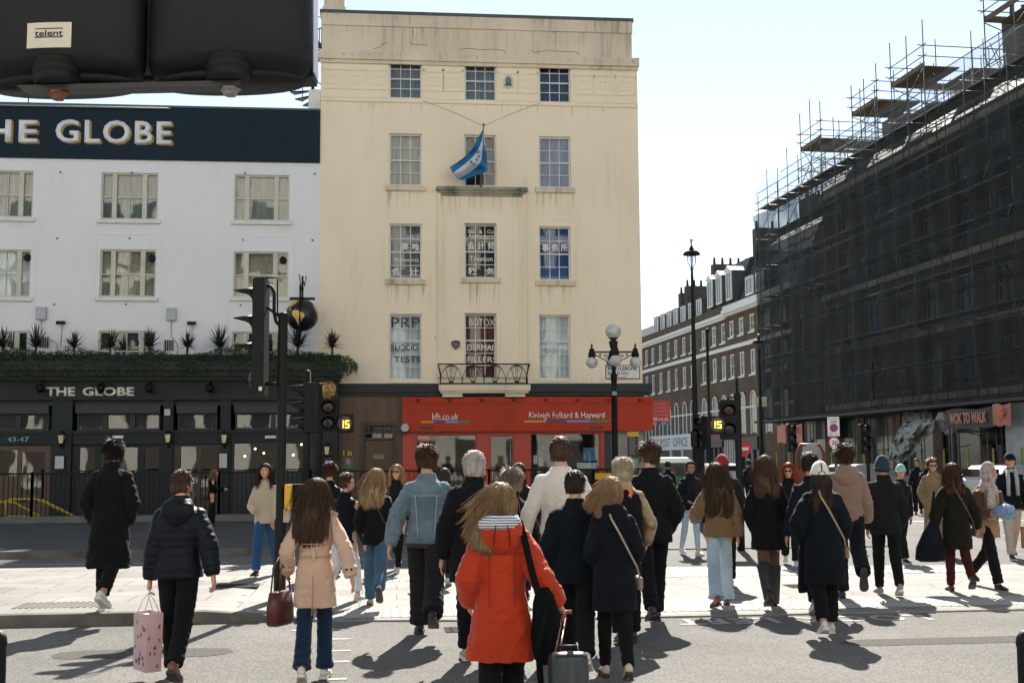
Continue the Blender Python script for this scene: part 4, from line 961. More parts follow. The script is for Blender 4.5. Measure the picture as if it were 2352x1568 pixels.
# ---------------------------------------------------------------- right side of the street
ang = R(3.4); dirv = Vector((-math.sin(ang), math.cos(ang), 0)); nrm = Vector((math.cos(ang), math.sin(ang), 0))
SRZ = -math.pi/2+ang
TL = 31.0
near = nrm*TL + dirv*83.5
TF_far = nrm*TL + dirv*150.0
TF = Frame(TF_far, SRZ)          # local x runs towards the viewer
te = thing('brick_terrace', 'long brown brick terrace with white sash windows running down the right of the street', 'building', TF.loc, SRZ)
TU = lambda x, y=900: TF.uv(x, y)[0]
def cu(cx): return 1439+cx/2.576
LEN = 75.0
wx = [118, 155, 200, 247, 292, 340, 387, 458, 520, 575, 625, 683, 748]
uc = [TU(cu(x+3)) for x in wx]; uc += [uc[-1]+3.0, uc[-1]+6.0]
holes = []
for i, u in enumerate(uc):
    w2 = .55
    holes.append((u-w2, u+w2, 10.8 if i < 10 else 11.05, 12.35)); holes.append((u-w2, u+w2, 7.9, 9.75))
ah = []
for u in uc: ah.append((u-.62, u+.62, 3.9, 6.1))
p = wall(0, LEN, 3.3, 13.0, holes+ah, .2)
p.quad((LEN, 0, 0), (LEN, 11, 0), (LEN, 11, 13), (LEN, 0, 13)); p.quad((0, 0, 0), (LEN, 0, 0), (LEN, 0, 3.3), (0, 0, 3.3)); p.quad((0, 11, 0), (0, 0, 0), (0, 0, 13), (0, 11, 13)); p.quad((LEN, 11, 0), (0, 11, 0), (0, 11, 13), (LEN, 11, 13))
p.build('wall', STOCK, te)
for k, h in enumerate(holes): sash(te, h, 2, (1, 1), y=.08, fm=WPAINT, bl='white' if k % 3 else 'grey', fw=.12, mun=.05)
def arch(mb, u, r, z, y0, y1, t, n=10):
    for k in range(n):
        a, b = math.pi*k/n, math.pi*(k+1)/n
        P_ = [(u+r*math.cos(a), z+r*math.sin(a)), (u+(r+t)*math.cos(a), z+(r+t)*math.sin(a)), (u+(r+t)*math.cos(b), z+(r+t)*math.sin(b)), (u+r*math.cos(b), z+r*math.sin(b))]
        mb.prism(P_, y0, y1)
for i, u in enumerate(uc):
    m_ = MB(); arch(m_, u, .5, 6.1, -.05, .06, .10); m_.box(u-.60, u-.5, -.05, .06, 3.5, 6.1); m_.box(u+.5, u+.60, -.05, .06, 3.5, 6.1); m_.box(u-.5, u+.5, 0, .05, 4.9, 5.0); m_.box(u-.02, u+.02, 0, .05, 3.9, 6.55)
    w_ = m_.build('arched_window', WPAINT, te); MB().prism([(u-.5, 3.6), (u+.5, 3.6)]+[(u+.5*math.cos(t*math.pi/8), 6.1+.5*math.sin(t*math.pi/8)) for t in range(9)], -.005, .04).build('pane', mat('dusk_pane', (.04, .05, .06), .15, .3), w_)
for i, u in enumerate(uc): p = MB(); arch(p, u, .60, 6.1, -.02, .01, .2, 8); p.build('brick_arch', REDBR, te)
for u in uc[9:]: MB().box(u-.6, u+.6, -.015, 0, 9.75, 10.0).build('brick_lintel', REDBR, te); MB().box(u-.6, u+.6, -.015, 0, 12.35, 12.6).build('brick_lintel', REDBR, te)
p = MB(); cA = TU(cu(600)); p.box(0, LEN, -.09, 0, 10.12, 10.42); p.box(0, LEN, -.05, -.0, 5.45, 5.57)
for h in holes: p.box(h[0]-.08, h[1]+.08, -.1, .02, h[2]-.12, h[2])
p.build('string_course', WPAINT, te)
p = MB(); p.box(0, cA, -.3, 0, 12.8, 13.05); p.box(0, cA, -.16, 0, 12.6, 12.8); p.box(cA, LEN, -.42, 0, 12.95, 13.25); p.box(cA, LEN, -.3, .1, 13.25, 13.55)
for k in range(60): u = cA+k*(LEN-cA)/60; p.box(u, u+.12, -.3, -.0, 12.72, 12.95)
p.build('cornice', WPAINT, te)
p = MB(); p.box(0, cA, -.02, .25, 13.05, 13.75); p.build('brick_parapet', STOCK, te)
cB0, cB1 = TU(cu(437)), TU(cu(628))
p = MB()
def mans(u0, u1, z0, z1, z2, yy=.3, sl=1.4, m_=None):
    p.add([(u0, yy, z0), (u1, yy, z0), (u1, yy+sl, z1), (u0, yy+sl, z1), (u1, yy+4.5, z2), (u0, yy+4.5, z2), (u0, 10.7, z0), (u1, 10.7, z0)], [(0, 1, 2, 3), (3, 2, 4, 5), (5, 4, 7, 6), (0, 3, 5, 6), (1, 7, 4, 2)])
mans(0, cB0-.2, 13.1, 15.2, 16.0); mans(cB0, cB1, 13.2, 17.4, 18.0); mans(cB1+.2, LEN, 13.3, 17.8, 19.8, .4, 1.9)
p.build('roof', SLATE, te)
def dormer(u, z0, z1, ped, wd=.62, dep=1.9, blue=False):
    m_ = MB(); m_.box(u-wd, u+wd, .35, dep, z0, z1, 1); m_.box(u-wd, u-wd+.13, .25, .35, z0, z1); m_.box(u+wd-.13, u+wd, .25, .35, z0, z1); m_.box(u-wd+.13, u+wd-.13, .25, .35, z0, z0+.15); m_.box(u-wd+.13, u+wd-.13, .25, .35, z1-.15, z1)
    if ped: m_.prism([(u-wd-.12, z1), (u+wd+.12, z1), (u, z1+.45)], .15, .4); m_.prism([(u-wd-.12, z1), (u+wd+.12, z1), (u, z1+.45)], .4, dep, 1)
    else: m_.box(u-wd-.06, u+wd+.06, .2, dep, z1, z1+.08, 1)
    m_.box(u-.04, u+.04, .26, .34, z0+.15, z1-.15)
    o = m_.build('dormer', [WPAINT, LEAD], te); MB().box(u-wd+.13, u+wd-.13, .30, .345, z0+.15, z1-.15).build('pane', mat('sky_pane', (.07, .10, .13), .1, .2), o)
for x in (487, 540, 600): dormer(TU(cu(x)), 14.1, 16.4, True)
for x in (165, 203, 242, 280, 325, 372, 420): dormer(TU(cu(x)), 13.75, 15.2, False)
for x in (722, 785): dormer(TU(cu(x)), 13.9, 15.3, False, .8)
def stack(u, y0, z0, z1, n, wd=.6, ln=2.0, par=te):
    MB().box(u-wd/2, u+wd/2, y0, y0+ln, z0, z1).build('chimney', OLDBR, par)
    q = MB()
    for k in range(n): q.lathe([(.13, z1), (.10, z1+.55), (.13, z1+.6)], (u, y0+.2+k*(ln-.4)/max(n-1, 1), 0), 8)
    q.build('chimney_pots', mat('chimney_pot', (.10, .05, .035), .8), par)
stack(cB0-.6, 1.5, 15, 18.2, 6, .8, 4); stack(TU(cu(250)), 1.8, 14, 17.6, 8, .8, 5); stack(TU(cu(215)), 1.8, 14, 17.2, 6, .8, 4); stack(cB1+.3, 2, 15, 19.6, 3, .9, 3); stack(cB1+4.5, 4.5, 16, 21.2, 4, 2.4, 3)
for x in (690, 740, 765):
    u = TU(cu(x)); an = MB(); an.tube([(u, 6, 18.5), (u, 6, 24.3)], .035, 4); an.tube([(u-.2, 5, 24), (u-.2, 7.4, 24.2)], .025, 4)
    for k in range(6): an.tube([(u-.5, 5.1+k*.4, 24.05), (u+.3, 5.1+k*.4, 24.05)], .015, 4)
    an.build('aerial', BLACK, te)
# shopfronts at the foot of the terrace
def shopf(x0, x1, m_, text, tm, zf=(2.35, 3.3), lab=None, glassm='dusk_pane'):
    u0, u1 = TU(x0, 1030), TU(x1, 1030); q = MB(); q.box(u0, u1, -.35, 0, zf[0], zf[1]); 
    n = 4
    for k in range(n+1): u = u0+(u1-u0)*k/n; q.box(u-.15, u+.15, -.25, 0, 0, zf[0])
    q.box(u0, u1, -.2, 0, 0, .5)
    o = q.build('shop_front', m_, te)
    MB().box(u0, u1, -.1, -.02, .5, zf[0]).build('pane', MATS[glassm], o)
    if text:
        y = -.36; w_ = (u1-u0); lettering(text, tm, o, (u0+w_*.3, u1-w_*.1, zf[0]+.3, zf[1]-.3), y, 'shop_name', 0)
shopf(1498, 1600, mat('post_white', (.55, .58, .6), .5, .05), 'POST  OFFICE', mat('shop_text', (.03, .035, .05), .5), (2.5, 3.85))
shopf(1627, 1668, mat('shop_black', (.03, .035, .036), .5), None, None, (2.6, 4.2)); u_, v_ = TF.uv(1648, 984, .4); MB().box(u_-1.3, u_+1.3, -.4, -.36, 3.1, 3.75).build('red_shop_panel', mat('dim_red', (.16, .02, .015), .5), te)
shopf(1672, 1695, mat('shop_pale', (.36, .36, .33), .6), None, None, (3.2, 4.4)); shopf(1697, 1750, mat('shop_black', (.03, .035, .036), .5), None, None)
shopf(1476, 1497, mat('shop_black', (.03, .035, .036), .5), None, None)
# far block closing the street
fb = thing('distant_office', 'distant low office block with blue banding just visible beyond the cream corner', 'building', (nrm*8+dirv*190), SRZ+math.pi/2)
MB().box(-10, 30, 0, 14, 0, 21).build('wall', mat('office_grey', (.13, .14, .15), .7), fb)
w_ = MB()
for k in range(4): w_.box(4, 20, -.1, -.01, 4+k*4.2, 6.2+k*4.2)
w_.build('window', mat('office_blue', (.04, .13, .20), .2, .4, .5), fb)
MB().box(4, 20, -.14, -.01, 17.8, 18.3).build('white_band', WPAINT, fb)
MB().box(2, 28, 3, 11, 21, 22.5).build('roof', SLATE, fb)
# ---------------------------------------------------------------- scaffolded building
SL = 30.8; u_far, u_near = 74.4, 18.0
sc0 = nrm*SL + dirv*u_far
SF = Frame(sc0, SRZ); SLEN = u_far-u_near
sb = thing('netted_building', 'large dark brick block almost wholly behind scaffolding and dark debris netting at the right', 'building', SF.loc, SRZ)
holes = []; flo = [5.2, 8.6, 12.0, 15.2]
nb_ = int(SLEN/3.3)
for i in range(nb_):
    u = 1.9+i*3.3
    for z in flo: holes.append((u-.7, u+.7, z, z+2.1))
B0_ = 5.5; holes = [h for h in holes if h[0] > B0_]; p = wall(B0_, SLEN, 4.2, 18.4, holes, .25); p.quad((B0_, 12, 0), (B0_, 0, 0), (B0_, 0, 18.4), (B0_, 12, 18.4)); p.quad((SLEN, 0, 0), (SLEN, 12, 0), (SLEN, 12, 18.4), (SLEN, 0, 18.4)); p.quad((SLEN, 12, 0), (B0_, 12, 0), (B0_, 12, 18.4), (SLEN, 12, 18.4))
p.build('wall', OLDBR, sb)
for h in holes: sash(sb, h, 2, (1, 1), y=.1, fm=mat('dull_frame', (.16, .17, .17), .6), bl=('grey', 'dark', 'blue')[(int(h[0]*7+h[2])) % 3], fw=.1, mun=.04) if h[0] < 38 else None
p = MB()
for z in (4.6, 8.0, 11.4, 14.6, 17.7): p.box(B0_, SLEN, -.28, 0, z, z+.32)
p.build('stone_bands', mat('band_stone', (.50, .48, .43), .8, .3, 2), sb)
p = MB(); p.add([(B0_, 0, 18.4), (SLEN, 0, 18.4), (SLEN, 1.6, 20.0), (B0_, 1.6, 20.0), (SLEN, 12, 18.4), (B0_, 12, 18.4), (B0_, 6, 20.6), (SLEN, 6, 20.6)], [(0, 1, 2, 3), (3, 2, 7, 6), (6, 7, 4, 5), (0, 3, 6, 5), (1, 4, 7, 2)]); p.build('roof', SLATE, sb)
for u in (12, 24.5, 35.5): stack(u, 1.2, 18.5, 22.6 if u != 12 else 21.2, 6, 1.2, 3.4, sb)
# street level of that block: dark shops, hoardings, piers
p = MB()
for i in range(10): u = 1+i*4.4; MB().box(u-.5, u+.5, -.1, 0, 0, 4.2).build('brick_pier', mat('brown_pier', (.10, .06, .04), .7, .4), sb)
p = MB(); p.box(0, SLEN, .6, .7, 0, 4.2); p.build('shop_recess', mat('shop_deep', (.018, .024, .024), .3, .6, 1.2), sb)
p = MB()
for i in range(13):
    u = 3.2+i*4.4; p.box(u-1.5, u+1.5, .3, .38, .6, 2.9)
p.build('shop_glazing', mat('dim_glazing', (.05, .075, .08), .2, .7, .9), sb)
# scaffold
NO = 1.9                                             # net stands this far out from the wall
sf = thing('scaffolding', 'tall tube scaffold with boarded lifts wrapping the brick block at the right', 'scaffold', SF.loc, SRZ)
TUBEL = mat('weathered_tube', (.03, .037, .038), .8, .6, 1.5, spec=.1); TOPS = 18.4; lifts = [4.3+2.03*k for k in range(8)]
rnd = random.Random(21); nst = 26
for i in range(nst):
    u = -.8+i*1.75
    for off in ((NO,) if i % 1 == 0 else (NO, .6)):
        top = TOPS+rnd.uniform(.6, 3.6); MB().tube([(u, -off+.05, 0 if i % 2 == 0 else 4.2), (u+rnd.uniform(-.02, .02), -off+.05, top)], .028, 5).build('standard', TUBE, sf)
for i in range(0, nst, 2):
    u = -.8+i*1.75+.3; MB().tube([(u, -.5, 0), (u, -.5, TOPS+rnd.uniform(.5, 3.2))], .028, 5).build('standard', TUBE, sf)
for z in lifts+[TOPS+.6]:
    for off in (NO, .5):
        MB().tube([(-1.1, -off+.0, z), (SLEN*.75, -off+.0, z)], .028, 5).build('ledger', TUBE, sf)
    ua = rnd.uniform(-1.0, 5); ub = rnd.uniform(20, SLEN*.75)
    MB().tube([(ua, -NO-.2, z+1.0), ((ua+ub)/2, -NO-.2, z+1.0-.05), (ub, -NO-.2, z+1.0)], .024, 5).build('guard_rail', TUBEL, sf)
q = MB()
for z in lifts+[TOPS+.6]:
    for i in range(nst): u = -.8+i*1.75+.06; q.tube([(u, -NO-.15, z), (u, -.1, z)], .026, 4)
tag(q.build('transoms', TUBE, sf), kind='stuff')
q = MB()
for k, z in enumerate(lifts):
    q.box(-.9, SLEN*.75, -NO+.1, -.65, z+.05, z+.10)
q.build('boards', mat('net_board', (.07, .062, .05), .8, .4), sf)
q = MB()
for k in range(0, nst-3, 3):
    for j in range(0, 7, 2):
        u = -.8+k*1.75; q.tube([(u, -NO-.05, lifts[j]), (u+3.5, -NO-.05, lifts[min(j+2, 7)])], .024, 4)
q.build('braces', TUBE, sf)
# chimney platforms above the roof line
for n_, ((px_0, py_0), L_) in enumerate([((1840, 348), 3.0), ((1958, 268), 3.0), ((2048, 202), 3.4), ((2262, 52), 4.5)]):
    u, z = SF.uv(px_0, py_0, 1.5)
    pl_ = thing('chimney_platform', ['low boarded scaffold platform round the chimney nearest the street end', 'second boarded scaffold platform from the left above the netting', 'third boarded scaffold platform from the left, beside the tall chimney pots', 'highest boarded scaffold tower platform at the top right corner'][n_], 'scaffold platform', SF.loc, SRZ, group='scaffold platforms round the chimneys')
    q = MB()
    for k in range(8):
        if rnd.random() > .12: q.box(u, u+L_, -1.4+k*.62, -1.4+k*.62+.58, z, z+.06)
    q.box(u, u+.06, -1.5, 3.6, z, z+.3); q.box(u, u+L_, -1.5, -1.45, z, z+.25); q.build('boards', BOARD, pl_)
    for j, (x, y) in enumerate([(u-.05, -1.5), (u+L_/2, -1.5), (u+L_, -1.5), (u-.05, 1.1), (u-.05, 3.7), (u+L_, 3.7), (u+L_, 1.1), (u+L_/2, 3.7)]):
        MB().tube([(x, y, 18.0), (x, y, z+rnd.uniform(1.6, 3.0))], .03, 5).build('standard', TUBE, pl_)
    q = MB()
    for h_ in (.55, 1.1, -1.2):
        q.tube([(u-.3, -1.5, z+h_), (u+L_+.3, -1.5, z+h_)], .026, 5); q.tube([(u-.05, -1.8, z+h_), (u-.05, 4, z+h_)], .026, 5); q.tube([(u-.3, 3.7, z+h_), (u+L_+.3, 3.7, z+h_)], .026, 5); q.tube([(u+L_, -1.8, z+h_), (u+L_, 4, z+h_)], .026, 5)
    q.tube([(u, -1.5, z-2), (u+L_, -1.5, z)], .026, 5); q.tube([(u-.05, -1.5, z), (u-.05, 3.7, z-2)], .026, 5)
    q.build('guard_rail', TUBE, pl_)
q = MB(); rnd = random.Random(55)
for k in range(60):
    u = rnd.uniform(0, SLEN*.72); z = 18.2; q.tube([(u, rnd.choice((.4, 1.5, 3.0)), z), (u+rnd.uniform(-.05, .05), rnd.choice((.4, 1.5, 3.0)), z+rnd.uniform(1.4, 4.2))], .026, 4)
for k in range(26):
    u = rnd.uniform(0, SLEN*.7); z = 18.9+rnd.uniform(0, 2.6); y = rnd.choice((.4, 1.5, 3.0)); q.tube([(u, y, z), (u+rnd.uniform(2.5, 6), y, z+rnd.choice((0, 0, 0, 1.4)))], .026, 4)
q.build('roof_tubes', TUBE, sf)
NET = netting('debris_net', (.006, .0125, .0125), .66); NETL = netting('thin_net', (.22, .24, .25), .22)
dn = thing('debris_netting', 'dark translucent debris netting hung over the scaffold', 'netting', SF.loc, SRZ)
def netsheet(u0, u1, z0, z1, m_, nm, nu=60, nz_=24, y=-NO-.12, side=False):
    vs = []
    for i in range(nu+1):
        for j in range(nz_+1):
            a = u0+(u1-u0)*i/nu; z = z0+(z1-z0)*j/nz_; w_ = .22*noise.noise(Vector((a*.6, z*.5, 2)))+.07*math.cos(a*3.59)+.06*noise.noise(Vector((a*2.2, z*1.3, 5)))
            vs.append((a, y-w_, z) if not side else (y-w_, a, z))
    q = MB(); q.add(vs, [(i*(nz_+1)+j, (i+1)*(nz_+1)+j, (i+1)*(nz_+1)+j+1, i*(nz_+1)+j+1) for i in range(nu) for j in range(nz_)], 0, True); return q.build(nm, m_, dn)
NETB = netting('debris_net_old', (.012, .020, .020), .50); NETC = netting('debris_net_new', (.005, .011, .011), .76); rnd = random.Random(31)
zs_ = [4.3, 8.0, 11.7, 15.2, 18.3]
for j in range(4):
    u = -1.0
    while u < SLEN*.75:
        wd_ = rnd.uniform(4.2, 6.4); netsheet(u-.1, min(u+wd_, SLEN*.75), zs_[j]-.15*(j > 0)-rnd.uniform(0, .25), zs_[j+1]-rnd.uniform(0, .2), rnd.choice((NET, NET, NETB, NETC)), 'net_sheet', 16, 10, -NO-.12-rnd.choice((0, .03, .06))); u += wd_
netsheet(-NO-.1, 3, 4.3, 15.8, NET, 'end_net_sheet', 10, 20, -1.05, True)
netsheet(-1.0, SLEN*.75, 18.4, 20.0, NETL, 'top_net_sheet', 120, 4)
p = MB(); p.box(-1.2, SLEN*.75, -NO-.5, -.2, 4.05, 4.2); p.build('loading_deck', mat('deck_dark', (.04, .04, .038), .8), sf)
# fan board edge and clutter under the deck
cl = MB(); rnd = random.Random(4)
for k in range(90):
    u = rnd.uniform(-1, 42); z = rnd.choice([1.0, 2.0, 2.9, 3.6]); y = rnd.uniform(-1.8, -.3)
    if rnd.random() < .5: cl.tube([(u, y, z), (u+rnd.uniform(1, 3), y+rnd.uniform(-.2, .2), z+rnd.uniform(-.3, .3))], .026, 4)
    else: cl.tube([(u, y, 0), (u+rnd.uniform(-.3, .3), y, 4.1)], .028, 4)
cl.build('tie_tubes', TUBE, sf)
for k in range(18):
    u = -.8+k*2.1; MB().tube([(u, -NO+.05, .1), (u, -NO+.05, 2.1)], .05, 6).build('yellow_sleeve', mat('yellow_sleeve', (.30, .27, .02), .6, .1), sf)
# banners
def banner(x0, y0, x1, y1, off, m_, lab, texts=(), nm='banner', cat_='banner', wav=.05):
    t = thing(nm, lab, cat_, SF.loc, SRZ); r_ = SF.rect(x0, y0, x1, y1, off); vs = []; n = 14
    for i in range(n+1):
        a = r_[0]+(r_[1]-r_[0])*i/n; w_ = wav*math.sin(i*1.1)
        vs += [(a, -off+w_, r_[2]+.04*math.sin(i*.9)), (a, -off-w_*.3, r_[3]+.05*math.sin(i*.5)), (a, -off+w_+.02, r_[2]+.04*math.sin(i*.9)), (a, -off-w_*.3+.02, r_[3]+.05*math.sin(i*.5))]
    q = MB(); q.add(vs, [(i*4, i*4+4, i*4+5, i*4+1) for i in range(n)]+[(i*4+2, i*4+3, i*4+7, i*4+6) for i in range(n)]); q.build('cloth', m_, t)
    for (tx, tm, px, bo) in texts: lettering(tx, tm, t, SF.rect(*px, off+.1), -off-.1, 'printed_words', bo, ext=0)
    return t
PINK = mat('salmon_cloth', (.42, .17, .13), .7, .2, 2); PTX = mat('faded_brown_ink', (.20, .07, .06), .7, .3, 20)
banner(1785, 976, 1842, 1016, 2.3, PINK, 'salmon pink banner with faded lettering hung under the left end of the scaffold', [('WELL BE', PTX, (1802, 981, 1836, 995), .02)])
banner(2174, 938, 2281, 982, 2.3, mat('black_banner', (.02, .016, .014), .6), 'black food shop banner with pink block capitals under the scaffold', [('WOK TO WALK', mat('pink_caps', (.48, .20, .14), .6, .2, 9), (2180, 946, 2265, 972), .035)], wav=.01)
b_ = banner(2280, 928, 2322, 977, 2.4, PINK, 'salmon banner with an orange lightning mark at the right of the black food shop banner')
r_ = SF.rect(2292, 936, 2310, 968, 2.5); MB().prism([(r_[0]+.5*(r_[1]-r_[0]), r_[3]), (r_[0], (r_[2]+r_[3])/2-.1), (r_[0]+.5*(r_[1]-r_[0]), (r_[2]+r_[3])/2), (r_[0]+.3*(r_[1]-r_[0]), r_[2]), (r_[1], (r_[2]+r_[3])/2+.1), (r_[0]+.55*(r_[1]-r_[0]), (r_[2]+r_[3])/2+.15), (r_[1]-.05, r_[3])], -2.55, -2.52).build('lightning_mark', mat('orange_ink', (.55, .13, .02), .6), b_)
banner(2075, 946, 2130, 976, 1.2, mat('grey_board', (.05, .05, .05), .6), 'dark grey shop board with pale script above the hanging grey sheet', [('nosteria', mat('pale_script', (.25, .27, .26), .6), (2085, 950, 2125, 966), 0)], 'shop_board', 'sign', .0)
# loose grey sheeting
gs_ = thing('loose_sheeting', 'crumpled pale grey plastic sheet hanging diagonally under the scaffold', 'sheet', SF.loc, SRZ)
A = [(2090, 962), (2072, 975), (2058, 1000), (2045, 1030), (2040, 1052)]; B = [(2148, 962), (2142, 990), (2118, 1015), (2100, 1040), (2066, 1068)]
q = MB(); vs = []
for i in range(25):
    t = i/24; a = crp(A, t); b = crp(B, t)
    for j in range(11):
        s = j/10; x = a[0]+(b[0]-a[0])*s; y = a[1]+(b[1]-a[1])*s; o = 2.5+.45*noise.noise(Vector((t*4, s*3, 1)))+.25*noise.noise(Vector((t*11, s*8, 4)))
        u, v = SF.uv(x, y, o); vs.append((u, -o, v))
q.add(vs, [(i*11+j, i*11+j+1, (i+1)*11+j+1, (i+1)*11+j) for i in range(24) for j in range(10)])
o = q.build('sheet', mat('grey_sheet', (.20, .215, .21), .5, .3, 3), gs_); o.modifiers.new('s', 'SOLIDIFY').thickness = .02
gs_ = thing('loose_sheeting', 'small crumpled grey sheet tied beside the black food shop banner', 'sheet', SF.loc, SRZ)
u, v = SF.uv(2165, 968, 2); MB().lathe([(.05, -.5), (.3, -.3), (.5, .1), (.25, .45)], (u, -2, v), 9, smooth=False, sx=1.2, sy=.5).build('sheet', MATS['grey_sheet'], gs_)
aw = thing('awning', 'black curved awning edge with white sheet at the far right under the scaffold', 'awning', SF.loc, SRZ)
u, v = SF.uv(2300, 1020, 1.0); MB().lathe([(1.5, 0), (1.3, .7), (.8, 1.2), (.1, 1.4)], (u, -.6, v), 12, sy=.7).build('canopy', BLACK, aw)
u, v = SF.uv(2345, 1000, 1.6); MB().box(u-1.0, u+2, -1.7, -1.65, v-1.6, v+1.4).build('white_sheet', mat('white_sheet', (.3, .34, .36), .6, .3, 1.5), aw)
# ---------------------------------------------------------------- signals and posts
SIGB = mat('signal_black', (.008, .0095, .0095), .55, .25, 8, .1, 60, spec=.2)
REDL = mat('unlit_red_lens', (.022, .006, .006), .3, .3, 20); GRNL = mat('unlit_green_lens', (.004, .009, .009), .3, .3, 20); AMBL = mat('unlit_amber_lens', (.02, .012, .006), .3)
DIG = emit('amber_digits', (1, .50, .05), 2.2)
def ground_at(px, depth): 
    p = atd(px, 1055, depth); return Vector((p.x, p.y, 0))
def zat(py, depth, px=1176): return atd(px, py, depth).z
def sig_head(name_parent, c, n, pitch, w, dpth, rz, lens, visor=.2):
    """signal head whose lenses look along local -y, rotated by rz; c = centre of the top lens"""
    M = Matrix.Translation(c) @ Matrix.Rotation(rz, 4, 'Z')
    def tr(mb):
        mb.v = [tuple(M @ Vector(v)) for v in mb.v]; return mb
    H = pitch*(n-1); b = MB()
    pts = [(-w/2, -H-pitch*.5), (-w/2+.02, -H-pitch*.55), (w/2-.02, -H-pitch*.55), (w/2, -H-pitch*.5), (w/2, pitch*.5), (w/2-.02, pitch*.55), (-w/2+.02, pitch*.55), (-w/2, pitch*.5)]
    b.prism(pts, 0, dpth*.55); b.prism([(x*.86, z*.985) for x, z in pts], dpth*.55, dpth)
    h = tr(b).build('signal_case', SIGB, name_parent)
    for k in range(n):
        q = MB(); q.lathe([(w*.36, -.01), (w*.36, .03), (w*.25, .05), (.005, .06)], (0, 0, -k*pitch), 16, rot=Matrix.Rotation(math.pi/2, 3, 'X')); tr(q).build('lens', lens[k], h)
        if visor:
            q = MB(); r0 = w*.42; vs = []; N_ = 14
            for i in range(N_+1):
                a = R(-35)+R(250)*i/N_; x, z = math.cos(a)*r0, math.sin(a)*r0
                ln = visor*(.35+.65*max(0, math.sin(a))**.6)
                vs += [(x, 0, z-k*pitch), (x*1.0, -ln, z-k*pitch-ln*.12), (x*.94, 0, z*.94-k*pitch), (x*.94, -ln, z*.94-k*pitch-ln*.12)]
            fs = []
            for i in range(N_):
                a = i*4; fs += [(a, a+1, a+5, a+4), (a+2, a+6, a+7, a+3), (a+1, a+3, a+7, a+5)]
            q.add(vs, fs, 0, True); tr(q).build('visor', SIGB, h)
    return h
# tall post on the island with a side-on head
d0 = 14.5; g0 = ground_at(646, d0); zt0 = .125
t = thing('traffic_signal', 'tall black signal post on the island with a three visored head seen from the side', 'traffic signal', (g0.x, g0.y, zt0), -YAW)
zz = lambda y: zat(y, d0, 646)-zt0
X_ = lambda x: (x-646)/FPX*d0
MB().lathe([(.075, 0), (.075, .9), (.060, .93), (.060, zz(717)), (.062, zz(717)+.01)], (0, 0, 0), 16).build('pole', SIGB, t)
MB().lathe([(.064, zz(722)), (.066, zz(716)), (.03, zz(713))], (0, 0, 0), 16).build('pole_cap', BLACK, t)
cX = X_(594); zT = zz(633); zB = zz(906)
b_ = MB(); b_.box(cX-.075, cX+.075, -.14, .16, zB, zT-.02); b_.box(cX-.06, cX+.065, -.12, .14, zT-.02, zT); case = b_.build('signal_case', SIGB, t)
for y_ in (654, 719, 783):
    z1 = zz(y_); q = MB(); xl = X_(530); xr = X_(581); dz = z1-zz(y_+46)
    vs = []
    N_ = 12
    for i in range(N_+1):
        a = R(-20)+R(220)*i/N_; yy, h_ = math.cos(a)*.125, max(math.sin(a), -.3)
        zc = z1-dz*.55
        zb = zc+h_*dz*.55
        f = .25+.75*max(0, math.sin(a))**.7
        vs += [(xr, yy, zb), (xr+(xl-xr)*f, yy*.9, z1-.035*1-(1-h_)*dz*.16)]
    q.add(vs, [(2*i, 2*i+2, 2*i+3, 2*i+1) for i in range(N_)], 0, True); o = q.build('visor', SIGB, case); o.modifiers.new('s', 'SOLIDIFY').thickness = .006
    MB().lathe([(.10, -.01), (.10, .02), (.01, .03)], (xr-.0, 0, zz(y_+28)), 14, rot=Matrix.Rotation(-math.pi/2, 3, 'Y')).build('lens', REDL, case)
zc = zz(871)
q = MB().lathe([(.11, 0), (.105, .03), (.07, .055), (.01, .065)], (cX-.07, 0, zc), 16, rot=Matrix.Rotation(-math.pi/2, 3, 'Y')); q.build('lens', REDL, case)
MB().box(cX+.02, cX+.06, -.15, -.13, zz(897), zz(888)).build('white_tag', WPAINT, case)
q = MB(); q.tube([(X_(607), 0, zz(650)), (X_(618), 0, zz(652)), (X_(625), 0, zz(668)), (X_(625), 0, zz(712)), (X_(630), 0, zz(735)), (X_(640), 0, zz(745))], .022, 8)
q.tube([(X_(600), 0, zz(632)), (X_(631), 0, zz(631)), (X_(632), 0, zz(640)), (X_(633), 0, zz(715))], .010, 6); q.tube([(X_(607), 0, zz(880)), (X_(640), 0, zz(880))], .025, 6); q.tube([(X_(607), 0, zz(700)), (X_(640), 0, zz(724))], .02, 6)
q.build('cable_arm', BLACK, t)
pb_ = MB(); pb_.box(X_(658), X_(669)+.01, -.10, .05, zz(1168), zz(1112)); pb_.build('push_button_box', mat('push_yellow', (.68, .38, .02), .4, .06), t)
MB().box(X_(660), X_(700), .05, .2, zz(1170), zz(1112)).build('push_button_back', SIGB, t); MB().box(X_(658)-.02, X_(669), -.06, .03, zz(1198), zz(1169)).build('information_plate', mat('plate_beige', (.4, .35, .28), .5), t)
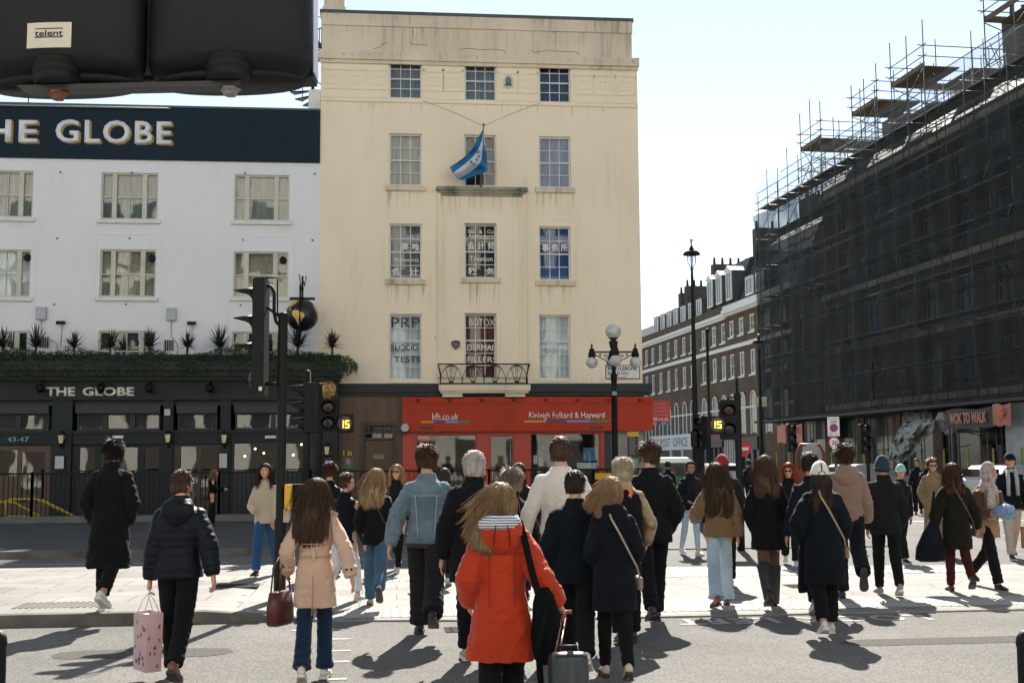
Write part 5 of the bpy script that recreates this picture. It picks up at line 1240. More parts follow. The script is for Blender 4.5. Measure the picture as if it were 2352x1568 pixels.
# second post on the far pavement: side head, facing head and countdown
d1 = 22.8; g1 = ground_at(733, d1)
t = thing('traffic_signal', 'dark signal post before the pub end pier with lit 15 countdown in shade', 'traffic signal', (g1.x, g1.y, .13), -YAW)
zz = lambda y: zat(y, d1, 733)-.13; X_ = lambda x: (x-733)/FPX*d1
MB().lathe([(.06, 0), (.057, zz(880)), (.02, zz(878))], (0, 0, 0), 12).build('pole', SIGB, t)
sig_head(t, Vector((X_(755), -.1, zz(935))), 2, zz(935)-zz(971), .34, .2, 0, [REDL, GRNL], .12)
def countdown(par, x0, y0, x1, y1, X_, zz, txt, cx, cy, rp):
    b = MB(); b.box(X_(x0), X_(x1), -.14, .06, zz(y1), zz(y0)); o = b.build('countdown_case', SIGB, par)
    MB().lathe([(rp, 0), (rp, .01), (rp*.9, .012)], (X_(cx), -.14, zz(cy)), 20, rot=Matrix.Rotation(math.pi/2, 3, 'X')).build('countdown_face', mat('countdown_face', (.06, .05, .045), .4), o)
    return o
def digit(par, s, u0, u1, v0, v1, y):
    S = {'1': 'bc', '5': 'afgcd'}[s]; t_ = (u1-u0)*.24; vm = (v0+v1)/2; q = MB()
    seg = {'a': (u0, u1, v1-t_, v1), 'g': (u0, u1, vm-t_/2, vm+t_/2), 'd': (u0, u1, v0, v0+t_), 'f': (u0, u0+t_, vm, v1), 'e': (u0, u0+t_, v0, vm), 'b': (u1-t_, u1, vm, v1), 'c': (u1-t_, u1, v0, vm)}
    for k in S: a, b, c, d = seg[k]; q.box(a, b, y-.006-.001*('abcdefg'.index(k)), y, c, d)
    return q.build('digit', DIG, par)
o = countdown(t, 777, 952, 811, 994, X_, zz, '15', 794, 973, 17/FPX*d1)
digit(o, '1', X_(784.5), X_(791.5), zz(983), zz(966), -.155); digit(o, '5', X_(795), X_(804), zz(983), zz(966), -.155)
d2 = 21.5; g2 = ground_at(704, d2)
t = thing('traffic_signal', 'dark signal post in shade with three side-on visors pointing left before the pub bay window', 'traffic signal', (g2.x, g2.y, 0), -YAW)
zz = lambda y: zat(y, d2, 704); X_ = lambda x: (x-704)/FPX*d2
MB().lathe([(.07, 0), (.065, zz(850)), (.02, zz(848))], (0, 0, 0), 12).build('pole', SIGB, t)
h = sig_head(t, Vector((X_(698), 0, zz(897))), 3, zz(897)-zz(935), .3, .22, R(-80), [REDL, AMBL, GRNL], .28)
MB().lathe([(.10, 0), (.07, .05), (.01, .06)], (X_(690), 0, zz(972)), 14, rot=Matrix.Rotation(-math.pi/2, 3, 'Y')).build('lens', mat('glowing_red_lens', (.35, .03, .02), .2, .1), h)
# right hand signals with the second countdown
d3 = 22.5; g3 = ground_at(1697, d3)
t = thing('traffic_signal', 'black signal post with lit 15 countdown right of the tall street lamp', 'traffic signal', (g3.x, g3.y, 0), -YAW)
zz = lambda y: zat(y, d3, 1697); X_ = lambda x: (x-1697)/FPX*d3
MB().lathe([(.075, 0), (.075, 1.2), (.065, 1.25), (.065, zz(902)), (.02, zz(897))], (0, 0, 0), 14).build('pole', SIGB, t)
MB().tube([(0, 0, zz(868)), (0, 0, zz(905))], .028, 8).build('aerial', SIGB, t)
sig_head(t, Vector((X_(1675), -.06, zz(941))), 2, zz(941)-zz(985), .32, .2, 0, [REDL, GRNL], .14)
MB().tube([(X_(1676), 0, zz(922)), (X_(1678), 0, zz(912)), (X_(1694), 0, zz(909))], .022, 7).build('cable_arm', BLACK, t)
o = countdown(t, 1626, 955, 1662, 997, X_, zz, '15', 1647, 975, 17/FPX*d3)
digit(o, '1', X_(1635), X_(1642.5), zz(983), zz(967), -.155); digit(o, '5', X_(1646), X_(1655.5), zz(983), zz(967), -.155)
d4 = 30.0; g4 = ground_at(1604, d4)
t = thing('traffic_signal', 'dark signal head turned sideways at the tall street lamp', 'traffic signal', (g4.x, g4.y, 0), -YAW)
zz = lambda y: zat(y, d4, 1604); X_ = lambda x: (x-1604)/FPX*d4
MB().lathe([(.06, 0), (.06, zz(955)), (.02, zz(953))], (.12, .12, 0), 12).build('pole', SIGB, t)
sig_head(t, Vector((X_(1608), -.05, zz(968))), 3, zz(968)-zz(993), .3, .25, R(-35), [REDL, AMBL, GRNL], .22)
MB().box(X_(1589), X_(1599), -.2, .1, zz(1026), zz(990)).build('pedestrian_case', SIGB, t)
# dim signals beneath the scaffold
for x, y, dd_, lab in ((1821, 985, 44, 'distant dark signal head between the pink banner and the parking sign'), (1990, 985, 40, 'distant dark signal head under the scaffold right of the parking sign')):
    g_ = ground_at(x, dd_); t = thing('traffic_signal', lab, 'traffic signal', (g_.x, g_.y, 0), -YAW)
    zz = lambda y, dd_=dd_, x=x: zat(y, dd_, x); MB().lathe([(.06, 0), (.06, zz(y-10))], (.1, .15, 0), 10).build('pole', SIGB, t)
    sig_head(t, Vector((0, 0, zz(y))), 3, .33, .34, .25, R(10), [REDL, AMBL, GRNL], .2)
# ---------------------------------------------------------------- five-globe lamp column
GLB = mat('opal_globe', (.52, .52, .48), .18, .22, 5, coat=.3)
d5 = 30.0; g5 = ground_at(1413, d5)
t = thing('globe_lamp', 'ornate black lamp column with a top globe and a ring of hanging opal globes', 'street lamp', (g5.x, g5.y, .13), -YAW)
zz = lambda y: zat(y, d5, 1413)-.13; X_ = lambda x: (x-1413)/FPX*d5
MB().lathe([(.16, 0), (.14, .5), (.085, .7), (.075, zz(905)), (.09, zz(903)), (.06, zz(895)), (.085, zz(862)), (.10, zz(860)), (.05, zz(855)), (.055, zz(845)), (.05, zz(800)), (.09, zz(795)), (.12, zz(782)), (.06, zz(778)), (.13, zz(773))], (0, 0, 0), 14).build('column', BLACK, t)
MB().ball((0, 0, zz(758)), 18/FPX*d5, 20).build('globe', GLB, t)
MB().box(-.06, .06, -.085, -.07, zz(907), zz(898)).build('small_plate', mat('plate_grey', (.3, .32, .33), .5), t)
arm_z = zz(806)
for k, a in enumerate((R(0), R(180), R(-90), R(90))):
    ca, sa = math.cos(a), math.sin(a); L_ = .56
    q = MB(); q.tube([(0, 0, arm_z), (ca*L_, sa*L_, arm_z)], .022, 6)
    sp_ = [(ca*r, sa*r, arm_z-.04-z) for r, z in ((.07, .32), (.14, .27), (.2, .17), (.3, .13), (.42, .06), (.5, .0))]; q.tube(sp_, .014, 5)
    for (r0, z0, rr) in ((.2, .09, .055), (.13, .16, .04), (.34, .06, .035)):
        q.tube([(ca*(r0+rr*math.cos(b)*(1-b/12)), sa*(r0+rr*math.cos(b)*(1-b/12)), arm_z-.02-z0+rr*math.sin(b)*(1-b/12)) for b in [i*.6 for i in range(14)]], .009, 4)
    q.build('scroll_arm', BLACK, t)
    gx, gy = ca*L_, sa*L_
    MB().lathe([(.012, .22), (.03, .15), (.012, .12), (.06, .08), (.075, .0), (.09, -.03), (.10, -.13), (.05, -.15)], (gx, gy, arm_z), 10).build('finial', BLACK, t)
    MB().ball((gx, gy, arm_z-.13-.135), .15, 16).build('globe', GLB, t)
# ---------------------------------------------------------------- tall heritage lamps
def heritage(px, depth, ytop, ylant, ybase, lab, rr, scale=1.0):
    g_ = ground_at(px, depth); t = thing('street_lamp', lab, 'street lamp', (g_.x, g_.y, 0), -YAW)
    zz = lambda y: zat(y, depth, px); k = depth/FPX
    MB().lathe([(rr*2.6, 0), (rr*2.4, 1.1), (rr*1.7, 1.3), (rr*1.5, 2.0), (rr*1.6, 2.05), (rr*1.3, 2.1), (rr*.62, zz(ylant+52*scale)), (rr*.5, zz(ylant+38*scale)), (rr*1.1, zz(ylant+36*scale)), (rr*.4, zz(ylant+34*scale))], (0, 0, 0), 12).build('column', BLACK, t)
    hood = MB().lathe([(k*21*scale, zz(ylant+2*scale)), (k*20*scale, zz(ylant)), (k*16*scale, zz(ylant-6*scale)), (k*8*scale, zz(ylant-8*scale)), (k*4*scale, zz(ylant-16*scale)), (k*2*scale, zz(ylant-20*scale))], (0, 0, 0), 16); hood.build('hood', BLACK, t)
    MB().lathe([(k*1.5*scale, zz(ylant-20*scale)), (k*3*scale, zz(ylant-26*scale)), (k*2*scale, zz(ylant-28*scale)), (k*4.5*scale, zz(ytop+2)), (k*4*scale, zz(ytop))], (0, 0, 0), 10).build('finial', mat('gold_finial', (.55, .38, .2), .4), t)
    q = MB()
    for a in (0, math.pi/2, math.pi, -math.pi/2): q.tube([(k*9*scale*math.cos(a), k*9*scale*math.sin(a), zz(ylant+2*scale)), (k*9*scale*math.cos(a), k*9*scale*math.sin(a), zz(ylant+20*scale)), (0, 0, zz(ylant+36*scale))], k*1.1*scale, 5)
    q.build('cradle', BLACK, t); MB().lathe([(k*8*scale, zz(ylant+3*scale)), (k*7*scale, zz(ylant+14*scale)), (k*2*scale, zz(ylant+20*scale))], (0, 0, 0), 12).build('glass_bowl', GLASS, t)
heritage(1599, 31.0, 540, 575, 1165, 'tall black heritage street lamp with gold finial standing against open sky', .062)
heritage(1750, 52.0, 764, 783, 1100, 'smaller heritage street lamp before the left edge of the dark netting', .075, .72)
t = thing('thin_post', 'thin dark post standing before the brick terrace between two window columns', 'post', tuple(ground_at(1631, 60)), 0); MB().tube([(0, 0, 0), (0, 0, zat(756, 60, 1631))], .07, 8).build('pole', BLACK, t); MB().ball((0, 0, zat(756, 60, 1631)), .12, 8).build('cap', BLACK, t)
# ---------------------------------------------------------------- parking zone sign and speed limit
d6 = 24.0; g6 = ground_at(1921, d6)
t = thing('zone_sign_post', 'white controlled zone plate over a round red ringed 20 sign on a grey post', 'road sign', (g6.x, g6.y, 0), -YAW)
zz = lambda y: zat(y, d6, 1921); X_ = lambda x: (x-1921)/FPX*d6
MB().lathe([(.035, 0), (.035, zz(960))], (0, .04, 0), 10).build('post', mat('post_grey', (.06, .065, .065), .5), t)
SW = mat('sign_face_white', (.66, .68, .70), .4, .04); SR = mat('sign_face_red', (.50, .02, .02), .4, .05); SB = mat('sign_face_blue', (.02, .05, .26), .4, .05); SK = mat('sign_face_black', (.012, .012, .014), .4)
MB().box(X_(1903), X_(1930), -.02, 0, zz(1001), zz(957)).build('zone_plate', SW, t)
lt = lambda tx, x0, y0, x1, y1, m_, bo=.0, yo=-.022: lettering(tx, m_, t, (X_(x0), X_(x1), zz(y1), zz(y0)), yo, 'sign_lettering', bo, ext=0)
lt('Controlled', 1905, 959, 1928, 963, SK); lt('ZONE', 1909, 965, 1925, 971, SK, .02)
cx, cz = X_(1917), zz(982)
RX = Matrix.Rotation(math.pi/2, 3, 'X')
MB().lathe([(.088, 0), (.088, .003)], (cx, -.02, cz), 24, rot=RX, smooth=False).build('red_ring', SR, t); MB().lathe([(.068, 0), (.068, .006)], (cx, -.02, cz), 24, rot=RX, smooth=False).build('blue_disc', SB, t)
q = MB(); q.add([(cx-.055, -.028, cz+.04), (cx-.04, -.028, cz+.055), (cx+.055, -.028, cz-.04), (cx+.04, -.028, cz-.055)], [(0, 3, 2, 1)]); q.build('red_bar', SR, t)
lt('Mon - Sat', 1906, 993, 1926, 996, SK); lt('8.30am - 6.30pm', 1905, 997, 1927, 1000, SK)
cz = zz(1016); r_ = 13.5/FPX*d6
MB().lathe([(r_, 0), (r_, .012)], (cx, 0, cz), 28, rot=RX, smooth=False).build('speed_disc', SR, t); MB().lathe([(r_*.78, 0), (r_*.78, .016)], (cx, 0, cz), 28, rot=RX, smooth=False).build('white_face', SW, t)
lt('20', 1911, 1011, 1925, 1021, SK, .02, -.018)
# no entry sign and small signs further down the street
g_ = ground_at(1707, 48); t = thing('no_entry_sign', 'round red no entry sign on a thin post beyond the right signal post', 'road sign', (g_.x, g_.y, 0), -YAW)
MB().tube([(0, .05, 0), (0, .05, zat(1015, 48, 1707))], .04, 8).build('post', BLACK, t)
MB().lathe([(.33, 0), (.33, .02)], (0, 0, zat(1030, 48, 1707)), 24, rot=RX, smooth=False).build('disc', SR, t); MB().box(-.22, .22, -.03, -.02, zat(1030, 48, 1707)-.06, zat(1030, 48, 1707)+.06).build('white_bar', SW, t)
g_ = ground_at(1789, 46); t = thing('yellow_zone_sign', 'pale rectangular sign with a yellow band on a post left of the netting', 'road sign', (g_.x, g_.y, 0), -YAW)
k_ = 60/FPX
g_ = ground_at(1751, 60); t.location = (g_.x, g_.y, 0); MB().box(-.28, .3, -.05, 0, zat(933, 60, 1751), zat(910, 60, 1751)).build('plate', mat('dull_white', (.33, .34, .34), .5), t); MB().box(-.2, .25, -.06, -.05, zat(929, 60, 1751), zat(923, 60, 1751)).build('yellow_band', mat('dull_yellow', (.35, .30, .12), .5), t)
MB().tube([(0, .06, 0), (0, .06, zat(910, 60, 1751))], .04, 6).build('post', BLACK, t)
# green delivery van and cars down the street
def van(px, depth, w, h, c, lab, nm='delivery_van', rz=.0, cat_='van', py_=None):
    g_ = ground_at(px, depth); t = thing(nm, lab, cat_, (g_.x, g_.y, 0), rz); L_ = 5.0 if cat_ == 'van' else 4.3
    pm = mat('paint_'+nm+str(px), c, .35, .08, 2, coat=.4)
    if cat_ == 'van': prof = [(0, .35), (0, 1.1), (.05, h-.25), (.35, h-.04), (.8, h), (L_-1.5, h), (L_-.9, h-.75), (L_, h-1.0), (L_+.02, .4)]
    else: prof = [(0, .4), (0, .95), (.2, 1.02), (.8, h-.03), (1.3, h), (2.5, h), (3.2, 1.0), (L_-.1, .85), (L_, .4)]
    q = MB(); n = len(prof)
    def rows(x, ins): return [(x, y, z) for y, z in prof]
    vs = []
    for x, f in ((-w/2, 0), (-w/2+.0, 0), (w/2, 0)):
        pass
    lay = [(-w/2, 1), (w/2, 1)]; ins = lambda z: .10*max(0, (z-1.1)/(h-1.1))
    vs = [(-w/2+ins(z), y, z) for y, z in prof]+[(w/2-ins(z), y, z) for y, z in prof]
    q.add(vs, [tuple(range(n))[::-1], tuple(range(n, 2*n))]+[(i, (i+1) % n, n+(i+1) % n, n+i) for i in range(n)])
    o = q.build('body', pm, t); bv = o.modifiers.new('b', 'BEVEL'); bv.width = .05; bv.segments = 2
    gz0 = h-.75 if cat_ == 'van' else 1.0
    MB().box(-w*.38, w*.38, -.012 if cat_ == 'van' else .25, .02 if cat_ == 'van' else .4, gz0, h-.28 if cat_ == 'van' else h-.12).build('rear_window', mat('car_glass', (.02, .025, .03), .08), t)
    for sx in (-1, 1):
        MB().box(sx*(w/2-.04)-.06, sx*(w/2-.04)+.03, -.03, .05, .8, 1.1).build('tail_light', mat('tail_red', (.35, .01, .01), .3), t)
        for yy in (.8, L_-.9):
            wm = MB().lathe([(.33, -.1), (.34, 0), (.33, .1)], (sx*(w/2-.1), yy, .34), 18, rot=Matrix.Rotation(math.pi/2, 3, 'Y')); wh = wm.build('wheel', mat('tyre', (.015, .015, .015), .8), t)
            MB().lathe([(.2, -.01), (.2, .01)], (sx*(w/2+.0), yy, .34), 14, rot=Matrix.Rotation(math.pi/2, 3, 'Y'), smooth=False).build('rim', STEEL, wh)
    MB().box(-.26, .26, -.03, -.005, .55, .66).build('number_plate', mat('plate_yellow', (.5, .4, .05), .5), t)
    return t
van(1541, 47, 1.95, 1.80, (.012, .10, .045), 'green delivery van with curved roof edge in the street before the post office')
van(1500, 66, 1.9, 1.6, (.35, .36, .37), 'pale car parked far down the street left of the green van', 'parked_car', .05, 'car')
van(1668, 64, 1.9, 1.45, (.5, .52, .54), 'white car far down the street right of the tall lamp', 'parked_car', .05, 'car')
van(1905, 52, 1.9, 1.45, (.4, .42, .44), 'silver car in the shade under the scaffold behind the man in the hoodie', 'parked_car', -1.2, 'car')
van(2235, 40, 1.9, 1.45, (.42, .46, .5), 'pale car in the shade under the scaffold above the auburn haired woman', 'parked_car', -1.2, 'car')
# orange site barriers
g_ = ground_at(1861, 42); t = thing('site_hoist', 'orange site machine standing under the scaffold below the pink banner', 'machine', (g_.x, g_.y, 0), 0)
ORG = mat('site_orange', (.16, .03, .008), .5, .3, 3)
q = MB(); zz_ = zat(1020, 42, 1861)
q.tube([(-.5, 0, 0), (-.5, 0, 1.9), (-.35, 0, 2.2), (.35, 0, 2.2), (.5, 0, 1.9), (.5, 0, 0)], .06, 6); q.build('frame', ORG, t); MB().box(-.2, .25, -.1, .2, 1.7, 2.25).build('control_box', mat('pale_panel', (.3, .32, .3), .5), t)
MB().box(-.5, .5, -.05, .25, .2, 1.3).build('cabinet', ORG, t)
# bollards at the picture edges
for px, lab in ((-12, 'black rounded bollard cut by the left edge of the picture'), (2365, 'black rounded bollard cut by the right edge of the picture')):
    p = onZ(px, 1640); dd_ = (p-CAM).dot(CROT @ Vector((0, 0, -1))); 
    b_ = thing('bollard', lab, 'bollard', (p.x, p.y, 0), 0); zb_ = zat(1448, dd_, px)
    MB().lathe([(.085, 0), (.08, .1), (.065, .15), (.062, zb_-.12), (.068, zb_-.1), (.062, zb_-.05), (.035, zb_-.01), (.005, zb_)], (0, 0, 0), 16).build('shaft', BLACK, b_)
# ---------------------------------------------------------------- close-up twin signal backs, top left
dN = 2.2
p0 = atd(343, 190, dN)
t = thing('twin_signal_back', 'large black twin signal housing seen from behind at top left with white sticker', 'traffic signal', (0, 0, 0), 0)
HM = Matrix.Translation(p0) @ (Matrix.Rotation(-YAW+R(1), 4, 'Z') @ Matrix.Rotation(R(-1.2), 4, 'Y') @ Matrix.Rotation(R(-3), 4, 'X'))
def hx(mb): mb.v = [tuple(HM @ Vector(v)) for v in mb.v]; return mb
W1 = 377/FPX*dN      # one lobe width
Hs = mat('signal_shell', (.006, .0088, .009), .5, .3, 1.2, .12, 90, spec=.25)
Hn = mat('signal_shell_blue', (.012, .022, .045), .38, .25, 1.2, .12, 90)
def lobe(cx, wl):
    # rounded back shell: outline in plan, bowed towards the camera (-y)
    vs = []; n = 26; rows = [0, .012, .03, .10, .25, .45, .62]
    for j, z in enumerate(rows):
        f = 1 if j > 1 else (.90 if j == 0 else .97)
        for i in range(n+1):
            a = math.pi*i/n; x = cx-math.cos(a)*wl/2*(f if j < 2 else 1); y = -abs(math.sin(a))**.75*.075*(1 if j > 1 else (.55 if j == 0 else .85))
            zz2 = z + (.022*(1-abs(math.sin(a))**.8) if j > 1 else .012*(1-abs(math.sin(a))**.8)*0)
            vs.append((x, y, z if j > 2 else z+.0))
    N_ = n+1; fs = [(j*N_+i, j*N_+i+1, (j+1)*N_+i+1, (j+1)*N_+i) for j in range(len(rows)-1) for i in range(n)]
    q = MB(); q.add(vs, fs, 0, True)
    q.add([(cx-wl/2*.9, 0, 0)]+[vs[i] for i in range(n+1)]+[(cx+wl/2*.9, 0, 0)], [tuple(range(n+3))[::-1]], 0)
    # skirt and front half
    q.prism([(cx-wl/2, .004), (cx+wl/2, .004), (cx+wl/2, .62), (cx-wl/2, .62)], .001, .05)
    q.lathe([(wl*.44, -.012), (wl*.47, .01)], (cx, .0, .0), 30, sy=.35)
    return hx(q)
lobe(-W1/2, W1*.995).build('left_shell', Hs, t); lobe(W1/2, W1*.995).build('right_shell', Hs, t)
q = MB(); q.box(-.012, .012, -.012, .04, .01, .62); hx(q).build('centre_web', Hs, t)
q = MB(); q.box(W1-.001, W1+.001, -.004, .05, .012, .62); hx(q).build('side_trim', mat('bright_edge', (.35, .32, .34), .3, .1, metal=.5), t)
for sx, bx in ((-1, -.505), (1, .515)):
    cx = bx*W1; q = MB(); q.lathe([(.036, .026), (.042, .024), (.042, .018), (.040, .015), (.043, .013), (.043, -.002), (.040, -.005), (.043, -.008), (.038, -.020), (.036, -.022)], (cx, -.045, 0), 24); hx(q).build('hinge_boss', SIGB, t)
    q = MB(); q.lathe([(.012, -.046), (.014, -.040), (.019, -.036), (.019, -.032)], (cx+.003, -.045, 0), 6, smooth=False); hx(q).build('bolt', mat('rusty_bolt' if sx < 0 else 'steel_bolt', (.20, .09, .04) if sx < 0 else (.25, .24, .22), .5, .4, 40, metal=.5), t)
q = MB(); a, b = -.72*W1, .60*W1
q.prism([(a, -.024), (a+.02, -.033), (b-.004, -.033), (b, -.023)], -.062, -.030); hx(q).build('bottom_strap', mat('strap_grey', (.014, .017, .018), .45, .3, 20), t)
# sticker
def NP(x, y, off): # onto the bowed shell
    I_ = HM.inverted(); o_ = I_ @ CAM; d_ = I_.to_3x3() @ ray(x, y); return o_+d_*((-.072-o_.y)/d_.y)
st = MB(); cA_ = -W1/2; S0 = NP(62, 113, 0); S1 = NP(166, 53, 0); vs = []; n = 10
def shell_y(x): 
    c = (cA_-x)/(W1/2); c = max(-1, min(1, c)); return -abs(math.sin(math.acos(c)))**.75*.075
kk = 1.0
sx0, sx1 = S0.x, S1.x; sz0, sz1 = S0.z, S1.z
for i in range(n+1):
    x = sx0+(sx1-sx0)*i/n; vs += [(x, shell_y(x)-.0015, sz0), (x, shell_y(x)-.0015, sz1), (x, shell_y(x)-.0005, sz0), (x, shell_y(x)-.0005, sz1)]
st.add(vs, [(i*4, i*4+4, i*4+5, i*4+1) for i in range(n)]); hx(st).build('sticker', mat('sticker_cream', (.62, .58, .49), .45, .05), t)
def curved(txt, u0, u1, v0, v1):
    o = lettering(txt, SK, t, (u0, u1, v0, v1), 0, 'sticker_lettering', .016, ext=0)
    for v in o.data.vertices:
        p_ = Vector((v.co.x, shell_y(v.co.x)-.0022, v.co.z)); v.co = HM @ p_
w_ = sx1-sx0; h_ = sz1-sz0
curved('telent', sx0+w_*.18, sx0+w_*.82, sz0+h_*.44, sz0+h_*.70)
q = MB()
for f in (.395, .735):
    for i in range(8):
        xa = sx0+w_*(.18+.64*i/8); xb = sx0+w_*(.18+.64*(i+1)/8); za, zb2 = sz0+h_*f, sz0+h_*(f+.035); q.quad((xa, shell_y(xa)-.0022, za), (xb, shell_y(xb)-.0022, za), (xb, shell_y(xb)-.0022, zb2), (xa, shell_y(xa)-.0022, zb2))
hx(q).build('sticker_rule', SK, t)
# hidden support: mast of the near signal, out of the frame
q = MB().tube([HM @ Vector((-W1*1.4, .1, -2.4)), HM @ Vector((-W1*1.4, .1, 1.0))], .057, 12); q.build('pole', SIGB, t)
q = MB().tube([HM @ Vector((-W1*1.4, .1, .5)), HM @ Vector((0, .04, .5))], .02, 8); q.build('bracket', SIGB, t)
# ---------------------------------------------------------------- sunlit terrace across the road (seen mirrored in the windows)
OS = Frame((42, -20, 0), math.pi)
ob = thing('opposite_terrace', 'pale stone terrace facing the pub from across the road, seen in window reflections', 'building', OS.loc, math.pi)
hs = []
for i in range(26):
    for z in (4.4, 8.0, 11.2, 14.2, 17.4, 20.6): hs.append((.8+i*3.2, 3.0+i*3.2, z, z+2.5))
p = wall(0, 84, 0, 31, hs, .3); p.quad((0, 0, 31), (84, 0, 31), (84, 12, 31), (0, 12, 31)); p.quad((84, 0, 0), (84, 12, 0), (84, 12, 31), (84, 0, 31)); p.quad((0, 12, 0), (0, 0, 0), (0, 0, 31), (0, 12, 31))
p.build('wall', stucco('pale_stone', (.82, .79, .72), (.55, .52, .46), .3), ob)
p = MB(); p.box(0, 84, .28, .32, 4.4, 23); p.build('window_glazing', mat('dark_panes', (.03, .035, .04), .15), ob)
p = MB()
for z in (4.1, 7.4, 10.7, 17.4): p.box(0, 84, -.25, 0, z, z+.25)
for i in range(20): p.box(1+i*4.2, 3.6+i*4.2, -.03, 0, .4, 3.4)
p.build('cornice', mat('dark_trim', (.10, .09, .08), .7), ob)
# ---------------------------------------------------------------- people
SKIN = dict(fair=mat('skin_fair', (.50, .27, .18), .5, .12, 12), tan=mat('skin_tan', (.36, .18, .11), .5, .12, 12), rosy=mat('skin_rosy', (.55, .28, .20), .5, .15, 12))
def cloth(name, c, var=.15, rough=.85, bump=.5, bsc=9, sheen=.15, wsc=2.2, c2=None, stretch=(1, 1, 1), bd=.045):
    return mat('cloth_'+name, c, rough, var, wsc, bump, bsc, sheen=sheen if max(c) > .05 else .03, c2=c2, stretch=stretch, bdist=bd, spec=.12)
def hairm(name, c, hl=None):
    m = mat('hair_'+name, c, .5, .45, 30, .4, 70, c2=hl, stretch=(1, 1, .12), spec=.35); nt = m.node_tree; N = nt.nodes; L = nt.links
    b = N['Principled BSDF']; t = N.new('ShaderNodeBsdfTranslucent'); src = b.inputs['Base Color'].links[0].from_socket
    g_ = N.new('ShaderNodeGamma'); g_.inputs[1].default_value = .72; L.new(src, g_.inputs[0]); L.new(g_.outputs[0], t.inputs[0])
    mx = N.new('ShaderNodeMixShader'); mx.inputs[0].default_value = .34; L.new(b.outputs[0], mx.inputs[1]); L.new(t.outputs[0], mx.inputs[2]); L.new(mx.outputs[0], N['Material Output'].inputs[0]); return m
HAIR = dict(black=hairm('black', (.014, .010, .008)), dark=hairm('dark', (.030, .018, .011)), brown=hairm('brown', (.075, .042, .023)), mid=hairm('mid', (.10, .055, .028)),
            blonde=hairm('blonde', (.42, .29, .15), (.20, .12, .055)), dirty=hairm('dirty', (.36, .24, .125), (.15, .09, .045)), ash=hairm('ash', (.52, .44, .32), (.30, .24, .16)),
            white=hairm('white', (.58, .56, .53), (.34, .33, .32)), grey=hairm('grey', (.30, .25, .19), (.13, .10, .08)), red=hairm('red', (.33, .035, .012), (.16, .018, .008)), auburn=hairm('auburn', (.075, .024, .013)))
EYE = mat('eye', (.03, .025, .02), .15); LIP = mat('lip', (.34, .10, .08), .5); LENS = mat('dark_lens', (.012, .012, .014), .08, coat=.5); SOLE = mat('white_sole', (.62, .60, .56), .6, .1); SOLED = mat('dark_sole', (.03, .025, .02), .7)
def V3(*a): return Vector(a)
def sst(x): x = max(0, min(1, x)); return x*x*(3-2*x)
def noz(p, s, seed=0): return noise.noise(Vector((p[0]*s+seed*7.3, p[1]*s-seed*3.1, p[2]*s+seed)))
def loft(mb, rings, n=28, wr=.0, seed=0, cap=True, pw=2.0, quilt=0, cx=None):
    """rings: (z, rx, ry, x0, y0) ; superellipse sections with folds"""
    vs = []; m = len(rings)
    for j, (z, rx, ry, x0, y0) in enumerate(rings):
        for k in range(n):
            a = 2*math.pi*k/n; ca, sa = math.cos(a), math.sin(a)
            e = 2.0/pw; x = abs(ca)**e*math.copysign(1, ca)*rx; y = abs(sa)**e*math.copysign(1, sa)*ry
            f = 1+wr*(.7*noz((x*1.0, y, z), 5, seed)+.5*noz((x*1.5, y*1.5, z*3.0), 7, seed+2)+.35*math.sin(a*9+z*6+3*noz((x, y, z), 3, seed+5)))
            if quilt: f *= 1+.035*abs(math.sin(z*math.pi/quilt+.5*noz((x, y, z), 4, seed)))
            vs.append((x0+x*f, y0+y*f, z))
    fs = [(j*n+k, j*n+(k+1) % n, (j+1)*n+(k+1) % n, (j+1)*n+k) for j in range(m-1) for k in range(n)]
    if rings[0][0] > rings[-1][0]: fs = [f[::-1] for f in fs]
    if cap: fs += [tuple(range(n-1, -1, -1)), tuple(range((m-1)*n, m*n))]
    mb.add(vs, fs, 0, True)
def interp(keys, t):
    for (a, va), (b, vb) in zip(keys, keys[1:]):
        if t <= b:
            f = (t-a)/max(b-a, 1e-6); f = max(0, min(1, f)); return va+(vb-va)*f
    return keys[-1][1]
